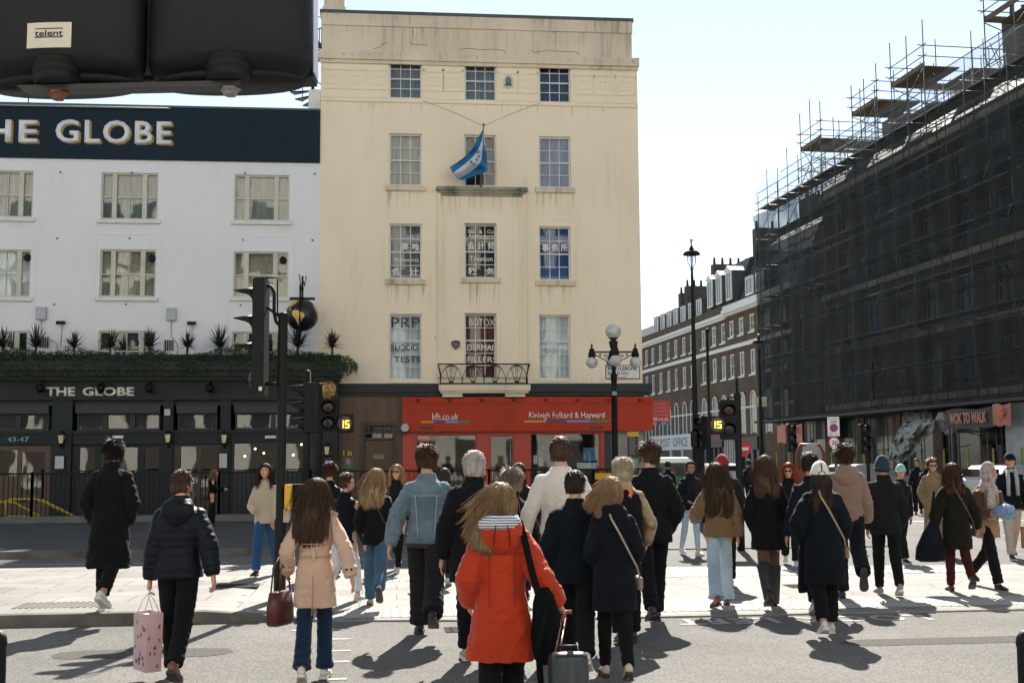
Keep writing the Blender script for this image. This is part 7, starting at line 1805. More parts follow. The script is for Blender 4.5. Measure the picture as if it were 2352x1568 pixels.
    info = dict(root=root, s=s, A=A, J=J, piv=piv, hc=hc, Mh=Mh, up=up_, chest=chest, loc=loc, depth=depth)
    return info
def world_of(i, p):
    r = i['root']; return Matrix.Translation(r.location) @ Matrix.Rotation(r.rotation_euler.z, 4, 'Z') @ p
def strap_band(root, pts, w, m_, nm='strap', t=.006):
    """flat band along points"""
    q = MB(); vs = []
    for i, p in enumerate(pts):
        p = Vector(p); T = (Vector(pts[min(i+1, len(pts)-1)])-Vector(pts[max(i-1, 0)])).normalized(); n_ = Vector((0, -1, 0)); n_ = (n_-T*n_.dot(T)).normalized(); l = T.cross(n_)*w/2
        vs += [p-l, p+l, p+l+n_*t, p-l+n_*t]
    N_ = len(pts); q.add(vs, [(4*i+a, 4*i+4+a, 4*i+4+(a+1) % 4, 4*i+(a+1) % 4) for i in range(N_-1) for a in range(4)]+[(0, 1, 2, 3), tuple(4*N_-1-k for k in range(4))])
    return q.build(nm, m_, root)
# ---------------------------------------------------------------- the crowd
BK = cloth('black', (.0055, .006, .0068)); BK2 = cloth('charcoal', (.010, .010, .012)); NV = cloth('navy', (.0055, .0085, .0135)); NVD = cloth('dark_navy', (.005, .0068, .010)); TEALB = cloth('deep_teal_navy', (.0038, .0072, .0105))
PUF = cloth('navy_puffer', (.005, .008, .013), .2, .45, .2, 20); PINKT = cloth('pink_trench', (.52, .36, .27), .10, .8, .3, 10); DEN = cloth('denim', (.030, .055, .105), .45, .85, .3, 14, wsc=4, c2=(.018, .030, .055)); DENL = cloth('light_denim', (.33, .42, .50), .22, .85, .3, 12, wsc=3)
DENB = cloth('blue_denim', (.018, .065, .17), .3, .85, .3, 12, wsc=4); JDEN = cloth('denim_jacket', (.125, .175, .205), .5, .85, .4, 12, wsc=3.2, c2=(.055, .09, .12)); CHAR = cloth('charcoal_trousers', (.016, .015, .018)); REDC = cloth('red_raincoat', (.40, .034, .008), .15, .55, .5, 7, bd=.05)
WHK = cloth('cream_knit', (.60, .57, .52), .08, .9, .3, 30); BEI = cloth('beige_quilt', (.42, .36, .26), .15, .85, .4, 16); BRS = cloth('tan_fleece', (.17, .105, .055), .25, .95, .5, 26); MAU = cloth('mauve_sweat', (.215, .145, .112), .10, .9, .25, 12)
OLV = cloth('dark_olive', (.011, .010, .006)); BRC = cloth('brown_wool', (.20, .135, .075), .15); MAR = cloth('maroon_trousers', (.050, .009, .010)); BGT = cloth('stone_chino', (.38, .34, .27), .1); WHT = cloth('white_trousers', (.58, .58, .60), .08); TIG = cloth('dark_tights', (.10, .052, .030), .2, .6, .0); FWN = cloth('fawn_tunic', (.30, .20, .11), .2)
CAMO = cloth('camouflage', (.42, .31, .19), .5, .8, .3, 9, wsc=11, c2=(.10, .065, .035)); GREYC = cloth('grey_scarf', (.30, .33, .34), .3, .9); HIJ = cloth('grey_print_scarf', (.40, .34, .32), .5, .9, .3, 12, wsc=26, c2=(.16, .13, .13)); WHC = cloth('white_cap', (.62, .60, .56), .06); REDCAP = cloth('red_cap', (.25, .018, .025)); MINT = cloth('mint_cap', (.25, .42, .36)); BEAN = cloth('teal_beanie', (.02, .045, .06), .6, .9, .4, 20, wsc=14)
def stripes():
    m = bpy.data.materials.new('cloth_striped_lining'); m.use_nodes = True; N = m.node_tree.nodes; L = m.node_tree.links; b = N['Principled BSDF']; b.inputs['Roughness'].default_value = .85
    tc = N.new('ShaderNodeTexCoord'); w = N.new('ShaderNodeTexWave'); w.wave_type = 'BANDS'; w.bands_direction = 'Z'; w.inputs['Scale'].default_value = 20; w.inputs['Distortion'].default_value = 1.2; w.inputs['Detail'].default_value = 0
    L.new(tc.outputs['Object'], w.inputs[0]); r = N.new('ShaderNodeValToRGB'); r.color_ramp.interpolation = 'CONSTANT'; r.color_ramp.elements[0].color = (.02, .025, .06, 1); r.color_ramp.elements[1].position = .30; r.color_ramp.elements[1].color = (.62, .64, .68, 1)
    L.new(w.outputs[0], r.inputs[0]); L.new(r.outputs[0], b.inputs['Base Color']); return m
WK = ((20, 6, 0), (-16, 24, 28))       # right foot forward
WL = ((-16, 24, 28), (20, 6, 0)); ST = ((5, 6, 0), (-5, 8, 6))
NORM = ((10, 8, 15, 0), (-14, 8, 10, 0)); NORL = ((-14, 8, 10, 0), (12, 8, 15, 0)); PKT = ((-12, 16, 38, 30), (-12, 16, 38, 30)); FRT = ((-8, 12, 75, 35), (-8, 12, 75, 35))
JEAN = dict(r=(.098, .072, .064, .068)); SLIM = dict(r=(.092, .062, .050, .045)); WIDE = dict(r=(.108, .088, .092, .098)); STR = dict(r=(.100, .078, .070, .072)); FLR = dict(r=(.094, .066, .080, .105))
def T(m, hem=-.12, **k): return dict(mat=m, hem=hem, **k)
def B(m, base=STR, **k): return dict(mat=m, **{**base, **k})
def B0(base, m): return dict(mat=m, **base)
# 1 long black coat
P1 = person('tall man in a long black coat and white trainers, leftmost of the crowd', (247, 1403), 1.87, T(BK, -.50, flare=1.22, name='long_coat', bulk=1.12, sleeve=(.082, .074, .066, .060), disp=.02), B(BK, SLIM, r=(.1, .075, .07, .068), len=.86), ((8, 8, 0), (-10, 35, 30))[::-1], PKT, 0, (0, 3), dict(kind='short', col='black', len=.075, n=420, vol=1.12), 'tan', ('sneaker', 'white'), z0=.125, hands=(None, None), legyaw=(10, 10))
# 2 navy puffer with the pink bag
P2 = person('man in a navy quilted puffer jacket and glasses carrying the pink gift bag', (405, 1563), 1.69, T(PUF, -.08, quilt=.062, bulk=1.22, name='puffer_jacket', sleeve=(.078, .074, .068, .052), ch=.07, disp=.006, wr=.02), B(BK, STR), ((-14, 26, 30), (12, 4, 0)), ((-22, 20, 10, 0), (-6, 8, 4, 0)), 2, (-38, 10), dict(kind='short', col='brown', len=.035, n=320), 'fair', ('shoe', 'brown'), hands=(1.0, 1.4), glasses='clear', hood=dict(mat=PUF, w=1.05))
# 3 beige jacket, facing us
P3 = person('woman in a beige quilted jacket and blue jeans walking towards us behind the signal post', (608, 1320), 1.60, T(BEI, -.10, name='quilted_jacket', bulk=1.15, sleeve=(.082, .078, .072, .05)), B(DENB, STR), WK, ((-15, 18, 85, 45), (4, 10, 20, 0)), 176, (5, 16), dict(kind='long', col='dark', len=.34, n=200, wind=.0), 'fair', ('shoe', 'black'), False, z0=.125)
# 4 pink trench coat
P4 = person('woman in a pale pink belted trench coat with long brown hair and dark blue jeans', (722, 1565), 1.62, T(PINKT, -.30, flare=1.25, waist=.80, belt=True, name='trench_coat', bulk=1.08, sleeve=(.075, .068, .060, .056), disp=.012, ch=.03), dict(r=(.094, .068, .070, .082), mat=cloth('indigo_denim', (.007, .022, .055), .4)), ((-12, 20, 24), (10, 4, 0))[::-1], ((-26, 24, 12, 0), (-24, 18, 62, 8)), 3, (-6, 4), dict(kind='long', col='brown', len=.43, n=420, wind=-.14, vol=.96), 'fair', ('sneaker', 'white'), False, hands=(.5, 1.3))
# 5 navy top, white trousers
P5 = person('woman with pinned back dark hair in a navy top and white trousers, seen in profile', (790, 1385), 1.60, T(NV, -.10, name='navy_top', bulk=1.02), B(WHT, STR, len=.84), WK, NORM, -22, (-50, 6), dict(kind='short', col='brown', len=.05, n=260, vol=1.08), 'fair', ('sneaker', 'white'), False, glasses='clear')
person('woman with auburn bun like hair half hidden behind the profile woman in navy', (757, 0), 1.72, T(BK, -.10), B(BK), WK, NORM, 0, (0, 0), dict(kind='short', col='auburn', len=.07, n=300, vol=1.22), 'fair', ('shoe', 'black'), False, dist=17.3)
P6 = person('woman with long straight blonde hair in a black jacket and blue jeans walking away', (862, 1395), 1.66, T(BK, -.13, bulk=1.08), B0(STR, cloth('mid_denim', (.045, .10, .16), .4, wsc=4)), ((-20, 38, 50), (16, 4, 0)), PKT, 4, (-4, 2), dict(kind='long', col='blonde', len=.36, n=380, wind=-.22), 'fair', ('sneaker', 'tan', 'dark'), False, hands=(None, None))
person('fair haired woman in dark sunglasses and black coat walking towards us', (912, 1314), 1.69, T(BK2, -.14), B(BK, SLIM), WL, PKT, 172, (0, 8), dict(kind='long', col='blonde', len=.24, n=200), 'rosy', ('sneaker', 'white'), False, glasses='sun', hands=(None, None))
# 8 denim jacket
P8 = person('tall brown haired man in a light denim jacket and wide charcoal trousers', (980, 1462), 1.90, T(JDEN, -.06, name='denim_jacket', bulk=1.14, sleeve=(.084, .078, .068, .056), disp=.016, ch=.045), B(CHAR, WIDE), ((-24, 30, 24), (18, 6, 0)), ((-6, 12, 14, 0), (-14, 22, 12, 0)), 2, (-10, 4), dict(kind='short', col='mid', len=.065, n=480, vol=1.1), 'fair', ('sneaker', 'black', 'dark'), hands=(.8, .8))
person('person with cropped hair mostly hidden behind the denim jacket man', (1021, 1343), 1.64, T(BK2), B(BK, SLIM), WL, PKT, 0, (0, 0), dict(kind='short', col='dark', len=.02, n=150), 'fair', ('sneaker', 'black'), hands=(None, None))
P9 = person('white haired man in a black overcoat just behind the red coat', (1092, 1522), 1.83, T(BK, -.28, bulk=1.26, name='overcoat', sleeve=(.086, .078, .068, .062), disp=.018), B(BK, STR), ((-8, 14, 12), (10, 4, 0)), ((2, 8, 10, 0), (-4, 14, 14, 0)), 4, (-22, 6), dict(kind='short', col='white', len=.04, n=460, vol=1.06), 'rosy', ('sneaker', 'tan'))
P10 = person('woman with curly grey blonde hair and black jacket left of the white sweater man', (1174, 0), 1.66, T(BK, -.12, bulk=1.15), B(BK), ST, PKT, -4, (-6, 4), dict(kind='short', col='grey', len=.075, n=480, vol=1.2, curl=.5), 'fair', ('shoe', 'black'), False, dist=10.9, hands=(None, None))
person('dark haired man in a black jacket beyond the curly grey haired woman', (1193, 0), 1.71, T(BK2), B(BK), ST, PKT, 0, (-20, 0), dict(kind='short', col='dark', len=.03, n=200), 'fair', ('shoe', 'black'), dist=15.0, hands=(None, None))
# 12 the red raincoat
P12 = person('woman in a bright red raincoat with blowing fair hair pulling the suitcase', (1150, 0), 1.60, T(REDC, -.36, flare=1.72, name='raincoat', bulk=1.16, waist=.95, sleeve=(.088, .080, .072, .058), disp=.018, wr=.03, ch=.02), B(BK, STR), ((6, 4, 0), (-6, 8, 8)), ((-22, 22, 46, -22), (-18, 16, 62, 12)), 2, (-12, 8), dict(kind='long', col='dirty', len=.29, n=620, wind=-.48, vol=1.12, wisps=320, stiff=.36, curl=.14), 'fair', ('shoe', 'black'), False, dist=7.3, hood=dict(mat=REDC, lining=stripes(), w=1.12), hands=(.9, .8), vox=.0065)
P13 = person('very tall man in a cream knitted sweater in the centre of the crowd', (1288, 0), 1.96, T(WHK, -.08, bulk=1.10, name='sweater', sleeve=(.078, .062, .055, .046), disp=.010, wr=.02, ch=.02), B(CHAR), ST, ((-14, 20, 22, 0), (-14, 20, 22, 0)), 0, (0, 4), dict(kind='short', col='brown', len=.03, n=320), 'rosy', ('shoe', 'black'), dist=10.7)
P14 = person('short haired man in a dark teal jacket walking before the white sweater man', (1326, 1545), 1.66, T(TEALB, -.14, bulk=1.22, sleeve=(.084, .076, .066, .058), disp=.016), B(BK, STR), ((-20, 26, 26), (16, 4, 0)), PKT, -2, (-14, 6), dict(kind='short', col='dark', len=.035, n=340), 'fair', ('sneaker', 'white'), hands=(None, None))
P15 = person('woman with windblown fair hair in a dark navy parka with a pale crossbody strap', (1414, 1560), 1.60, T(NVD, -.34, flare=1.12, waist=.86, name='parka', bulk=1.18, disp=.014), B(BK, SLIM, r=(.092, .066, .055, .052)), ((-12, 22, 26), (12, 4, 0)), ((-22, 12, 60, 25), (-10, 12, 60, 30)), 2, (-10, 4), dict(kind='long', col='dirty', len=.20, n=420, wind=-.9, vol=1.1, wisps=110, stiff=.5), 'fair', ('shoe', 'cream'), False, hood=dict(mat=NVD, w=.95), hands=(None, None))
P16 = person('woman with cropped platinum hair in a camouflage sleeved jacket with an orange strap', (1432, 0), 1.76, T(CAMO, -.12, bulk=1.12, name='camouflage_jacket', ch=.05), B(BK), ST, ((-4, 22, 42, 20), (0, 10, 30, 0)), 0, (4, 4), dict(kind='short', col='ash', len=.06, n=420, vol=1.1), 'fair', ('shoe', 'black'), False, dist=11.4)
P17 = person('very tall man with curly brown hair and sunglasses in a black jacket and black trousers', (1500, 1430), 1.93, T(BK, -.14, bulk=1.20, name='jacket', sleeve=(.086, .078, .070, .06), ch=.05), B(BK, STR), ((16, 4, 0), (-20, 20, 20)), PKT, 2, (28, 6), dict(kind='short', col='mid', len=.07, n=500, vol=1.16, curl=.45), 'fair', ('shoe', 'black'), glasses='sun', hands=(None, None))
person('man in sunglasses, dark jacket and pale jeans walking towards us past the tall lamp', (1588, 1274), 1.71, T(NV, -.10, bulk=1.1), B(DENL, SLIM), ((-12, 14, 10), (12, 4, 0)), FRT, 195, (-12, 4), dict(kind='short', col='dark', len=.04, n=220), 'tan', ('sneaker', 'white'), glasses='sun')
P19 = person('person in a dark red cap and black coat behind the tan fleece woman', (1660, 0), 1.79, T(BK2, -.12, bulk=1.15), B(BK), ST, PKT, 0, (0, 0), dict(kind='short', col='brown', len=.04, n=160), 'fair', ('shoe', 'black'), dist=16.2, hat=dict(kind='cap', mat=REDCAP), hands=(None, None))
P20 = person('woman with very long brown hair in a tan fleece and pale blue jeans', (1655, 1395), 1.70, T(BRS, -.09, bulk=1.20, name='fleece', sleeve=(.084, .084, .084, .060), ch=.03), B(DENL, FLR, r=(.098, .074, .082, .100)), ((8, 2, 0), (-14, 12, 18)), ((-8, 10, 8, 0), (-18, 26, 92, 20)), 0, (0, 3), dict(kind='long', col='brown', len=.52, n=420, wind=-.02), 'fair', ('shoe', 'brown'), False, legyaw=(8, 14), leg_lat=.03)
P21 = person('woman with thick wavy brown hair in a black coat, dark tights and tall black boots', (1768, 1397), 1.76, T(BK, -.26, bulk=1.22, flare=1.05, name='coat'), B(TIG, SLIM, kind='tights', boots=True, wr=.01, disp=.001), ((8, 4, 0), (-14, 26, 28)), PKT, -2, (-2, 3), dict(kind='long', col='mid', len=.34, n=460, wind=-.06, vol=1.22, curl=.30), 'fair', ('boot', 'black'), False, hands=(None, None))
person('red haired woman in sunglasses and dark clothes walking towards us', (1817, 1298), 1.66, T(BK), B(BK, STR), WL, NORM, 170, (-8, 0), dict(kind='long', col='red', len=.20, n=260, vol=1.15, wind=-.05), 'fair', ('sneaker', 'white'), False, glasses='sun')
P23 = person('dark haired man in a black jumper behind the white cap woman', (1862, 0), 1.81, T(NV, -.10, bulk=1.12, disp=.01), B(BK), WK, ((-10, 14, 10, 0), (-10, 14, 30, 0)), -4, (-12, 4), dict(kind='short', col='dark', len=.05, n=320, vol=1.06), 'fair', ('sneaker', 'grey'), dist=13.6)
P24 = person('woman in a white baseball cap and long dark navy coat with a slim pale strap', (1898, 1457), 1.70, T(TEALB, -.42, flare=1.16, name='long_coat', bulk=1.22, sleeve=(.086, .080, .072, .062), disp=.016), B(BK, STR, len=.90), ((-6, 26, 20), (8, 4, 0))[::-1], ((-10, 14, 48, 20), (-16, 24, 60, 30)), -4, (0, 2), dict(kind='long', col='dark', len=.34, n=320, wind=-.08), 'fair', ('sneaker', 'white'), False, hat=dict(kind='cap', mat=WHC, strap=True), hands=(.8, .8))
P25 = person('tall curly haired man in a mauve hooded sweatshirt stepping off with one sole raised', (1952, 1378), 1.90, T(MAU, -.14, bulk=1.16, name='hoodie', sleeve=(.086, .080, .072, .055), disp=.014), B(NVD, WIDE, r=(.105, .085, .082, .085)), ((-34, 26, 62), (10, 6, 0)), ((2, 10, 30, 0), (-10, 10, 30, 0)), -8, (6, 8), dict(kind='short', col='brown', len=.075, n=620, vol=1.22, curl=.6), 'fair', ('sneaker', 'navy', 'dark'), hood=dict(mat=MAU, w=1.02), hands=(None, None))
P26 = person('man in a patterned teal beanie and charcoal jacket walking away at the right', (2040, 1368), 1.76, T(BK2, -.16, bulk=1.18, name='jacket', sleeve=(.084, .076, .068, .058)), B(BK, SLIM, r=(.1, .074, .06, .055)), ((-18, 14, 20), (14, 8, 0)), ((-6, 10, 30, 10), (-2, 8, 14, 4)), -6, (0, 4), dict(kind='short', col='dark', len=.02, n=120), 'tan', ('sneaker', 'grey'), hat=dict(kind='beanie', mat=BEAN), hands=(None, .8))
person('person in a mint green cap walking towards us behind the teal beanie man', (2073, 1292), 1.62, T(NV), B(BK), WK, NORM, 190, (-30, 0), dict(kind='short', col='brown', len=.03, n=120), 'fair', ('sneaker', 'black'), hat=dict(kind='cap', mat=MINT))
P28 = person('woman in sunglasses and a long camel brown coat walking towards us', (2150, 1273), 1.72, T(BRC, -.62, flare=.98, name='long_coat', bulk=1.16), B(BK), ST, PKT, 168, (0, 0), dict(kind='short', col='mid', len=.07, n=260, vol=1.12), 'fair', ('shoe', 'black'), False, glasses='sun', hands=(None, None), collar=1)
P29 = person('woman with auburn hair in a dark olive coat and maroon trousers with a navy tote', (2203, 1362), 1.66, T(OLV, -.34, flare=1.08, name='coat', bulk=1.20, sleeve=(.086, .08, .072, .06)), B(MAR, SLIM, r=(.09, .066, .056, .054)), ((-14, 34, 30), (10, 4, 0)), ((-4, 20, 24, 0), (-8, 22, 12, 0)), -6, (-4, 4), dict(kind='long', col='auburn', len=.27, n=360, wind=-.08, vol=1.12), 'fair', ('shoe', 'black'), False)
P30 = person('woman in a grey patterned headscarf and brown cardigan holding a blue bundle', (2276, 1352), 1.66, T(FWN, -.20, bulk=1.10, name='tunic'), B(BK, STR), ((18, 4, 0), (-18, 30, 30)), ((5, 12, 82, 25), (0, 12, 90, 40)), 200, (20, 4), None, 'tan', ('shoe', 'black'), False)
P31 = person('man in a navy cap, grey scarf and stone chinos at the right picture edge', (2328, 1284), 1.80, T(NVD, -.10, bulk=1.12), B(BGT, STR), ((14, 4, 0), (-14, 22, 14)), ((2, 10, 20, 0), (-4, 12, 24, 0)), 172, (-12, 6), dict(kind='short', col='grey', len=.03, n=160), 'rosy', ('sneaker', 'navy'), hat=dict(kind='cap', mat=NV))
P32 = person('fair haired woman looking down at her phone in the shade before the pub', (489, 0), 1.44, T(BK), B(BK), ST, ((20, 10, 75, 10), (10, 10, 75, 30)), -80, (0, 22), dict(kind='long', col='dirty', len=.30, n=160), 'fair', ('shoe', 'black'), False, dist=29.5, z0=.13)
for x, dd_, hh, m_, l in ((2128, 33, 1.66, BK, 'dim distant figure in black under the scaffold beyond the beanie man'), (2105, 36, 1.70, NV, 'dim distant figure in dark blue under the scaffold above the mint cap'), (1534, 36, 1.68, BK2, 'distant figure between the curly haired tall man and the green van'), (1720, 40, 1.7, NV, 'distant figure beyond the wavy haired woman in black')):
    person(l, (x, 0), hh, T(m_), B(BK), WK, NORM, 160 if x > 2000 else 0, (0, 0), dict(kind='short', col='dark', len=.04, n=100), 'tan', ('shoe', 'black'), dist=dd_, vox=.014)
# ---- headscarf, hair ties, straps and other worn pieces
i = P30; s = i['s']; t = MB(); M = i['Mh']
vs = []; n, m = 28, 18
for j in range(m+1):
    ph = -math.pi*.33+math.pi*.83*j/m
    for k in range(n):
        a = 2*math.pi*k/n; x, y, z = math.cos(ph)*math.cos(a), math.cos(ph)*math.sin(a), math.sin(ph); f = 1.2+.05*noz((x, y, z), 4, 3)
        if y > .45 and abs(x) < .62 and -.75 < z < .62: f = .82
        if z < -.3: f *= 1.12
        vs.append(M @ Vector((x*.082*f*s, (y*.10-.004)*f*s, z*.125*f*s)))
t.add(vs, [(j*n+k, j*n+(k+1) % n, (j+1)*n+(k+1) % n, (j+1)*n+k) for j in range(m) for k in range(n)], 0, True)
c_ = i['up'](0, 0, .5*s); loft(t, [(c_.z-.12*s, .16*s, .13*s, 0, c_.y), (c_.z-.02*s, .15*s, .125*s, 0, c_.y), (c_.z+.06*s, .10*s, .10*s, 0, c_.y), (c_.z+.13*s, .075*s, .09*s, 0, c_.y)], 24, .08, 4)
t.tube([V3(.06, c_.y+.13*s, c_.z), V3(.09, c_.y+.17*s, c_.z-.2), V3(.10, c_.y+.17*s, c_.z-.42)], [.05, .055, .05], 8, ell=[(1.3, .5)]*3)
t.build('headscarf', HIJ, i['root'])
g_ = MB(); 
for sx in (-1, 1):
    S_, E_, Wr, f = i['A'][sx]; limb(g_, [S_, E_, Wr-f*.02], [(0, .082), (1, .078), (2, .062)], 14, .05, 5, 10); 
loft(g_, [(i['piv'].z+.05, .175, .135, 0, -.03), (i['piv'].z+.3, .178, .14, 0, -.03), (c_.z-.06, .18, .13, 0, -.03), (c_.z+.02, .12, .09, 0, -.02)], 24, .04, 2); remesh(g_.build('cardigan', cloth('dark_brown_knit', (.075, .04, .025)), i['root']), .01, 2)
i = P31; s = i['s']; c_ = i['up'](0, 0, .54*s); t = MB(); t.tube([V3(.085*math.cos(a*.52), c_.y+.075*math.sin(a*.52), c_.z) for a in range(13)], .03, 8)
for sx in (-1, 1): t.tube([V3(sx*.06, c_.y+.09, c_.z), V3(sx*.07, c_.y+.15, c_.z-.15), V3(sx*.075, c_.y+.15, c_.z-.42)], [.032, .036, .03], 8)
t.build('scarf', GREYC, i['root'])
# vest panels on the camouflage jacket, and its strap
i = P16; s = i['s']; t = MB(); zz_ = i['piv'].z
loft(t, [(zz_-.14*s, .198*s, .150*s, 0, -.02), (zz_+.15*s, .180*s, .148*s, 0, -.03), (zz_+.38*s, .165*s, .150*s, 0, -.035), (zz_+.46*s, .14*s, .135*s, 0, -.03), (zz_+.50*s, .10*s, .10*s, 0, -.025)], 28, .02, 3, pw=2.3); remesh(t.build('waistcoat', BK, i['root']), .009, 2)
def bag_thing(nm, lab, cat_, i): 
    r = i['root']; return thing(nm, lab, cat_, tuple(r.location), r.rotation_euler.z)
t = bag_thing('crossbody_bag', 'orange strapped crossbody bag on the platinum haired woman', 'bag', i)
u_ = i['up']; strap_band(t, [u_(.02*s, -.175, .515*s), u_(.055*s, -.185, .47*s), u_(-.00*s, -.185, .33*s), u_(-.10*s, -.18, .16*s), u_(-.17*s, -.10, .06*s)], .035, mat('orange_strap', (.60, .14, .03), .6)); MB().box(-.30, -.18, -.1, .12, i['piv'].z-.12, i['piv'].z+.1).build('pouch', BK, t)
def cross(i, lab, mname, c, w=.022, flip=1, yy=-.185):
    t = bag_thing('crossbody_bag', lab, 'bag', i); s = i['s']; u_ = i['up']
    strap_band(t, [u_(flip*-.05*s, -.13, .525*s), u_(flip*-.04*s, yy+.005, .46*s), u_(flip*.03*s, yy-.012, .33*s), u_(flip*.11*s, yy-.01, .17*s), u_(flip*.185*s, -.13, .04*s), u_(flip*.225*s, -.02, -.06*s)], w, mat(mname, c, .5), t=.008)
    q = MB(); q.box(flip*.20*s, flip*.25*s, -.07, .13, i['piv'].z-.17*s, i['piv'].z-.05*s); o = q.build('pouch', mat(mname+'_bag', tuple(x*.6 for x in c), .5), t); b_ = o.modifiers.new('b', 'BEVEL'); b_.width = .02; b_.segments = 3
cross(P15, 'small pale crossbody bag worn over the navy parka', 'pale_strap', (.30, .25, .20), .015); cross(P24, 'small crossbody bag with thin tan strap on the white cap woman', 'tan_strap', (.28, .19, .11), .018)
cross(P29, 'dark crossbody bag on the olive coat woman', 'olive_strap', (.03, .025, .02), .02); cross(P6, 'black crossbody bag with thin strap on the blonde woman', 'black_strap', (.03, .028, .02), .012)
# hood seams and coat details of the red raincoat
i = P12; s = i['s']; c_ = i['up'](0, -.085*s, .50*s); rt = i['root']; t = MB()
for sx in (-1, 1): t.tube([V3(sx*.035, c_.y-.128*s-.01, c_.z+.03*s), V3(sx*.045, c_.y-.135*s-.012, c_.z-.03*s), V3(sx*.050, c_.y-.105*s-.012, c_.z-.11*s)], .0035, 5)
t.build('hood_seam', BK, rt)
def onb(i, x, z, k):
    s = i['s']; ry = (.128+.018*max(0, -z)/.4*2)*s*k; return (i['up'](x*s, 0, z*s) if z > -.1 else i['piv']+V3(x*s, 0, z*s))+V3(0, -.008*s-ry*math.sqrt(max(.05, 1-(x/.24)**2))-.012, 0)
t = MB()
for sx in (-1, 1): t.tube([onb(i, sx*.085, z, 1.12) for z in (.36, .2, .0)], .003, 4)
t.tube([onb(i, x, .345, 1.10) for x in (-.14, -.07, 0, .07, .14)], .003, 4)
t.build('coat_seam', cloth('red_seam', (.17, .012, .005)), rt)
i = P4
for sx in (-1, 1):
    S_, E_, Wr, f = i['A'][sx]; s = i['s']
    strap_band(i['root'], [S_+V3(-sx*.075, .0, .052), S_+V3(-sx*.02, -.01, .066), S_+V3(sx*.035, -.01, .04)], .035, PINKT, 'epaulette', .01)
    MB().tube([Wr-f*.075, Wr-f*.045], .066*s, 14).build('sleeve_strap', PINKT, i['root']); b_ = MB(); b_.ball(Wr-f*.06+V3(sx*.02, -.064, 0), .009, 8); b_.ball(Wr-f*.06+V3(-sx*.02, -.062, 0), .009, 8); b_.build('button', BK, i['root'])
c_ = i['up'](0, -.155*i['s'], .15*i['s']); MB().box(-.012, .012, c_.y-.02, c_.y+.01, c_.z-.035, c_.z+.035).build('belt_loop', PINKT, i['root'])
# trench coat yoke and vent
i = P4; s = i['s']; t = MB(); u_ = i['up']
def onback(i, x, z, k=1.0): 
    s = i['s']; return i['up'](x, -.008*s-k*.140*s*math.sqrt(max(.05, 1-(x/(.19*s))**2))-.008, z)
t.tube([onback(i, x*s, .235*s-.3*abs(x)*0, 1.02) for x in (-.12, -.06, 0, .06, .12)], .005, 5)
t.tube([V3(0, -.185*s, i['piv'].z-.02*s), V3(.004, -.195*s, i['piv'].z-.2*s), V3(-.006, -.20*s, i['piv'].z-.36*s)], .005, 5); t.build('seam', cloth('pink_seam', (.34, .21, .16)), i['root'])
i = P8; t = MB(); t.tube([onback(i, x*i['s'], .37*i['s'], 1.12) for x in (-.14, -.07, 0, .07, .14)], .004, 5)
for sx in (-1, 1): t.tube([onback(i, sx*.10*i['s'], .37*i['s'], 1.12), onback(i, sx*.085*i['s'], .15*i['s'], 1.08), onback(i, sx*.075*i['s'], -.02*i['s'], 1.14)], .004, 5)
t.build('seam', cloth('denim_seam', (.30, .40, .46)), i['root'])
i = P8; t = MB(); c_ = i['piv']; loft(t, [(c_.z-.10*i['s'], .188*i['s'], .14*i['s'], 0, 0), (c_.z-.03*i['s'], .188*i['s'], .14*i['s'], 0, 0)], 24, .03, 1); t.build('shirt_hem', cloth('olive_shirt', (.05, .04, .03)), i['root'])
# ---------------------------------------------------------------- things carried
# pink gift bag
i = P2; S_, E_, Wr, f = i['A'][-1]; hw_ = world_of(i, Wr+f*.10)
t = thing('gift_bag', 'tall pale pink paper gift bag with small dark marks held by the puffer jacket man', 'gift bag', (hw_.x, hw_.y+.0, 0), -YAW+R(-52))
zt2 = hw_.z-.16; zb2 = zt2-.455; W_, D_ = .135, .062
PKB = mat('pink_paper', (.52, .34, .36), .55, .12, 5, .1, 9); q = MB()
vs = [(-W_, -D_, zb2), (W_, -D_, zb2), (W_, D_, zb2), (-W_, D_, zb2), (-W_-.005, -D_-.005, zt2-.01), (W_+.005, -D_, zt2), (W_, D_+.01, zt2+.005), (-W_, D_+.005, zt2)]
q.add(vs, [(0, 3, 2, 1), (0, 1, 5, 4), (1, 2, 6, 5), (2, 3, 7, 6), (3, 0, 4, 7)]); o = q.build('paper_sides', PKB, t); o.modifiers.new('s', 'SOLIDIFY').thickness = .003
dm = MB(); rnd = random.Random(4)
for k in range(16):
    x = rnd.uniform(-W_+.02, W_-.02); z = rnd.uniform(zb2+.03, zt2-.05); dm.box(x-.006, x+.006, -D_-.006, -D_-.0035, z-.014, z+.014)
for k in range(9):
    y = rnd.uniform(-D_+.015, D_-.015); z = rnd.uniform(zb2+.03, zt2-.05)
    for sx in (-1, 1): dm.box(sx*(W_+.0045)-.0015, sx*(W_+.0045)+.0015, y-.006, y+.006, z-.014, z+.014)
dm.build('printed_marks', mat('grey_marks', (.16, .11, .11), .6), t)
q = MB(); q.box(-W_+.03, W_-.05, -.03, .03, zt2-.12, zt2-.02); q.build('tissue_contents', WHT, t)
q = MB()
for sy in (-1, 1): q.tube([(-.07, sy*D_, zt2), (-.05, sy*D_*.4, zt2+.1), (-.01, 0, hw_.z-.01), (.01, 0, hw_.z-.01), (.05, sy*D_*.4, zt2+.1), (.07, sy*D_, zt2)], .003, 5)
q.build('cord_handle', PKB, t)
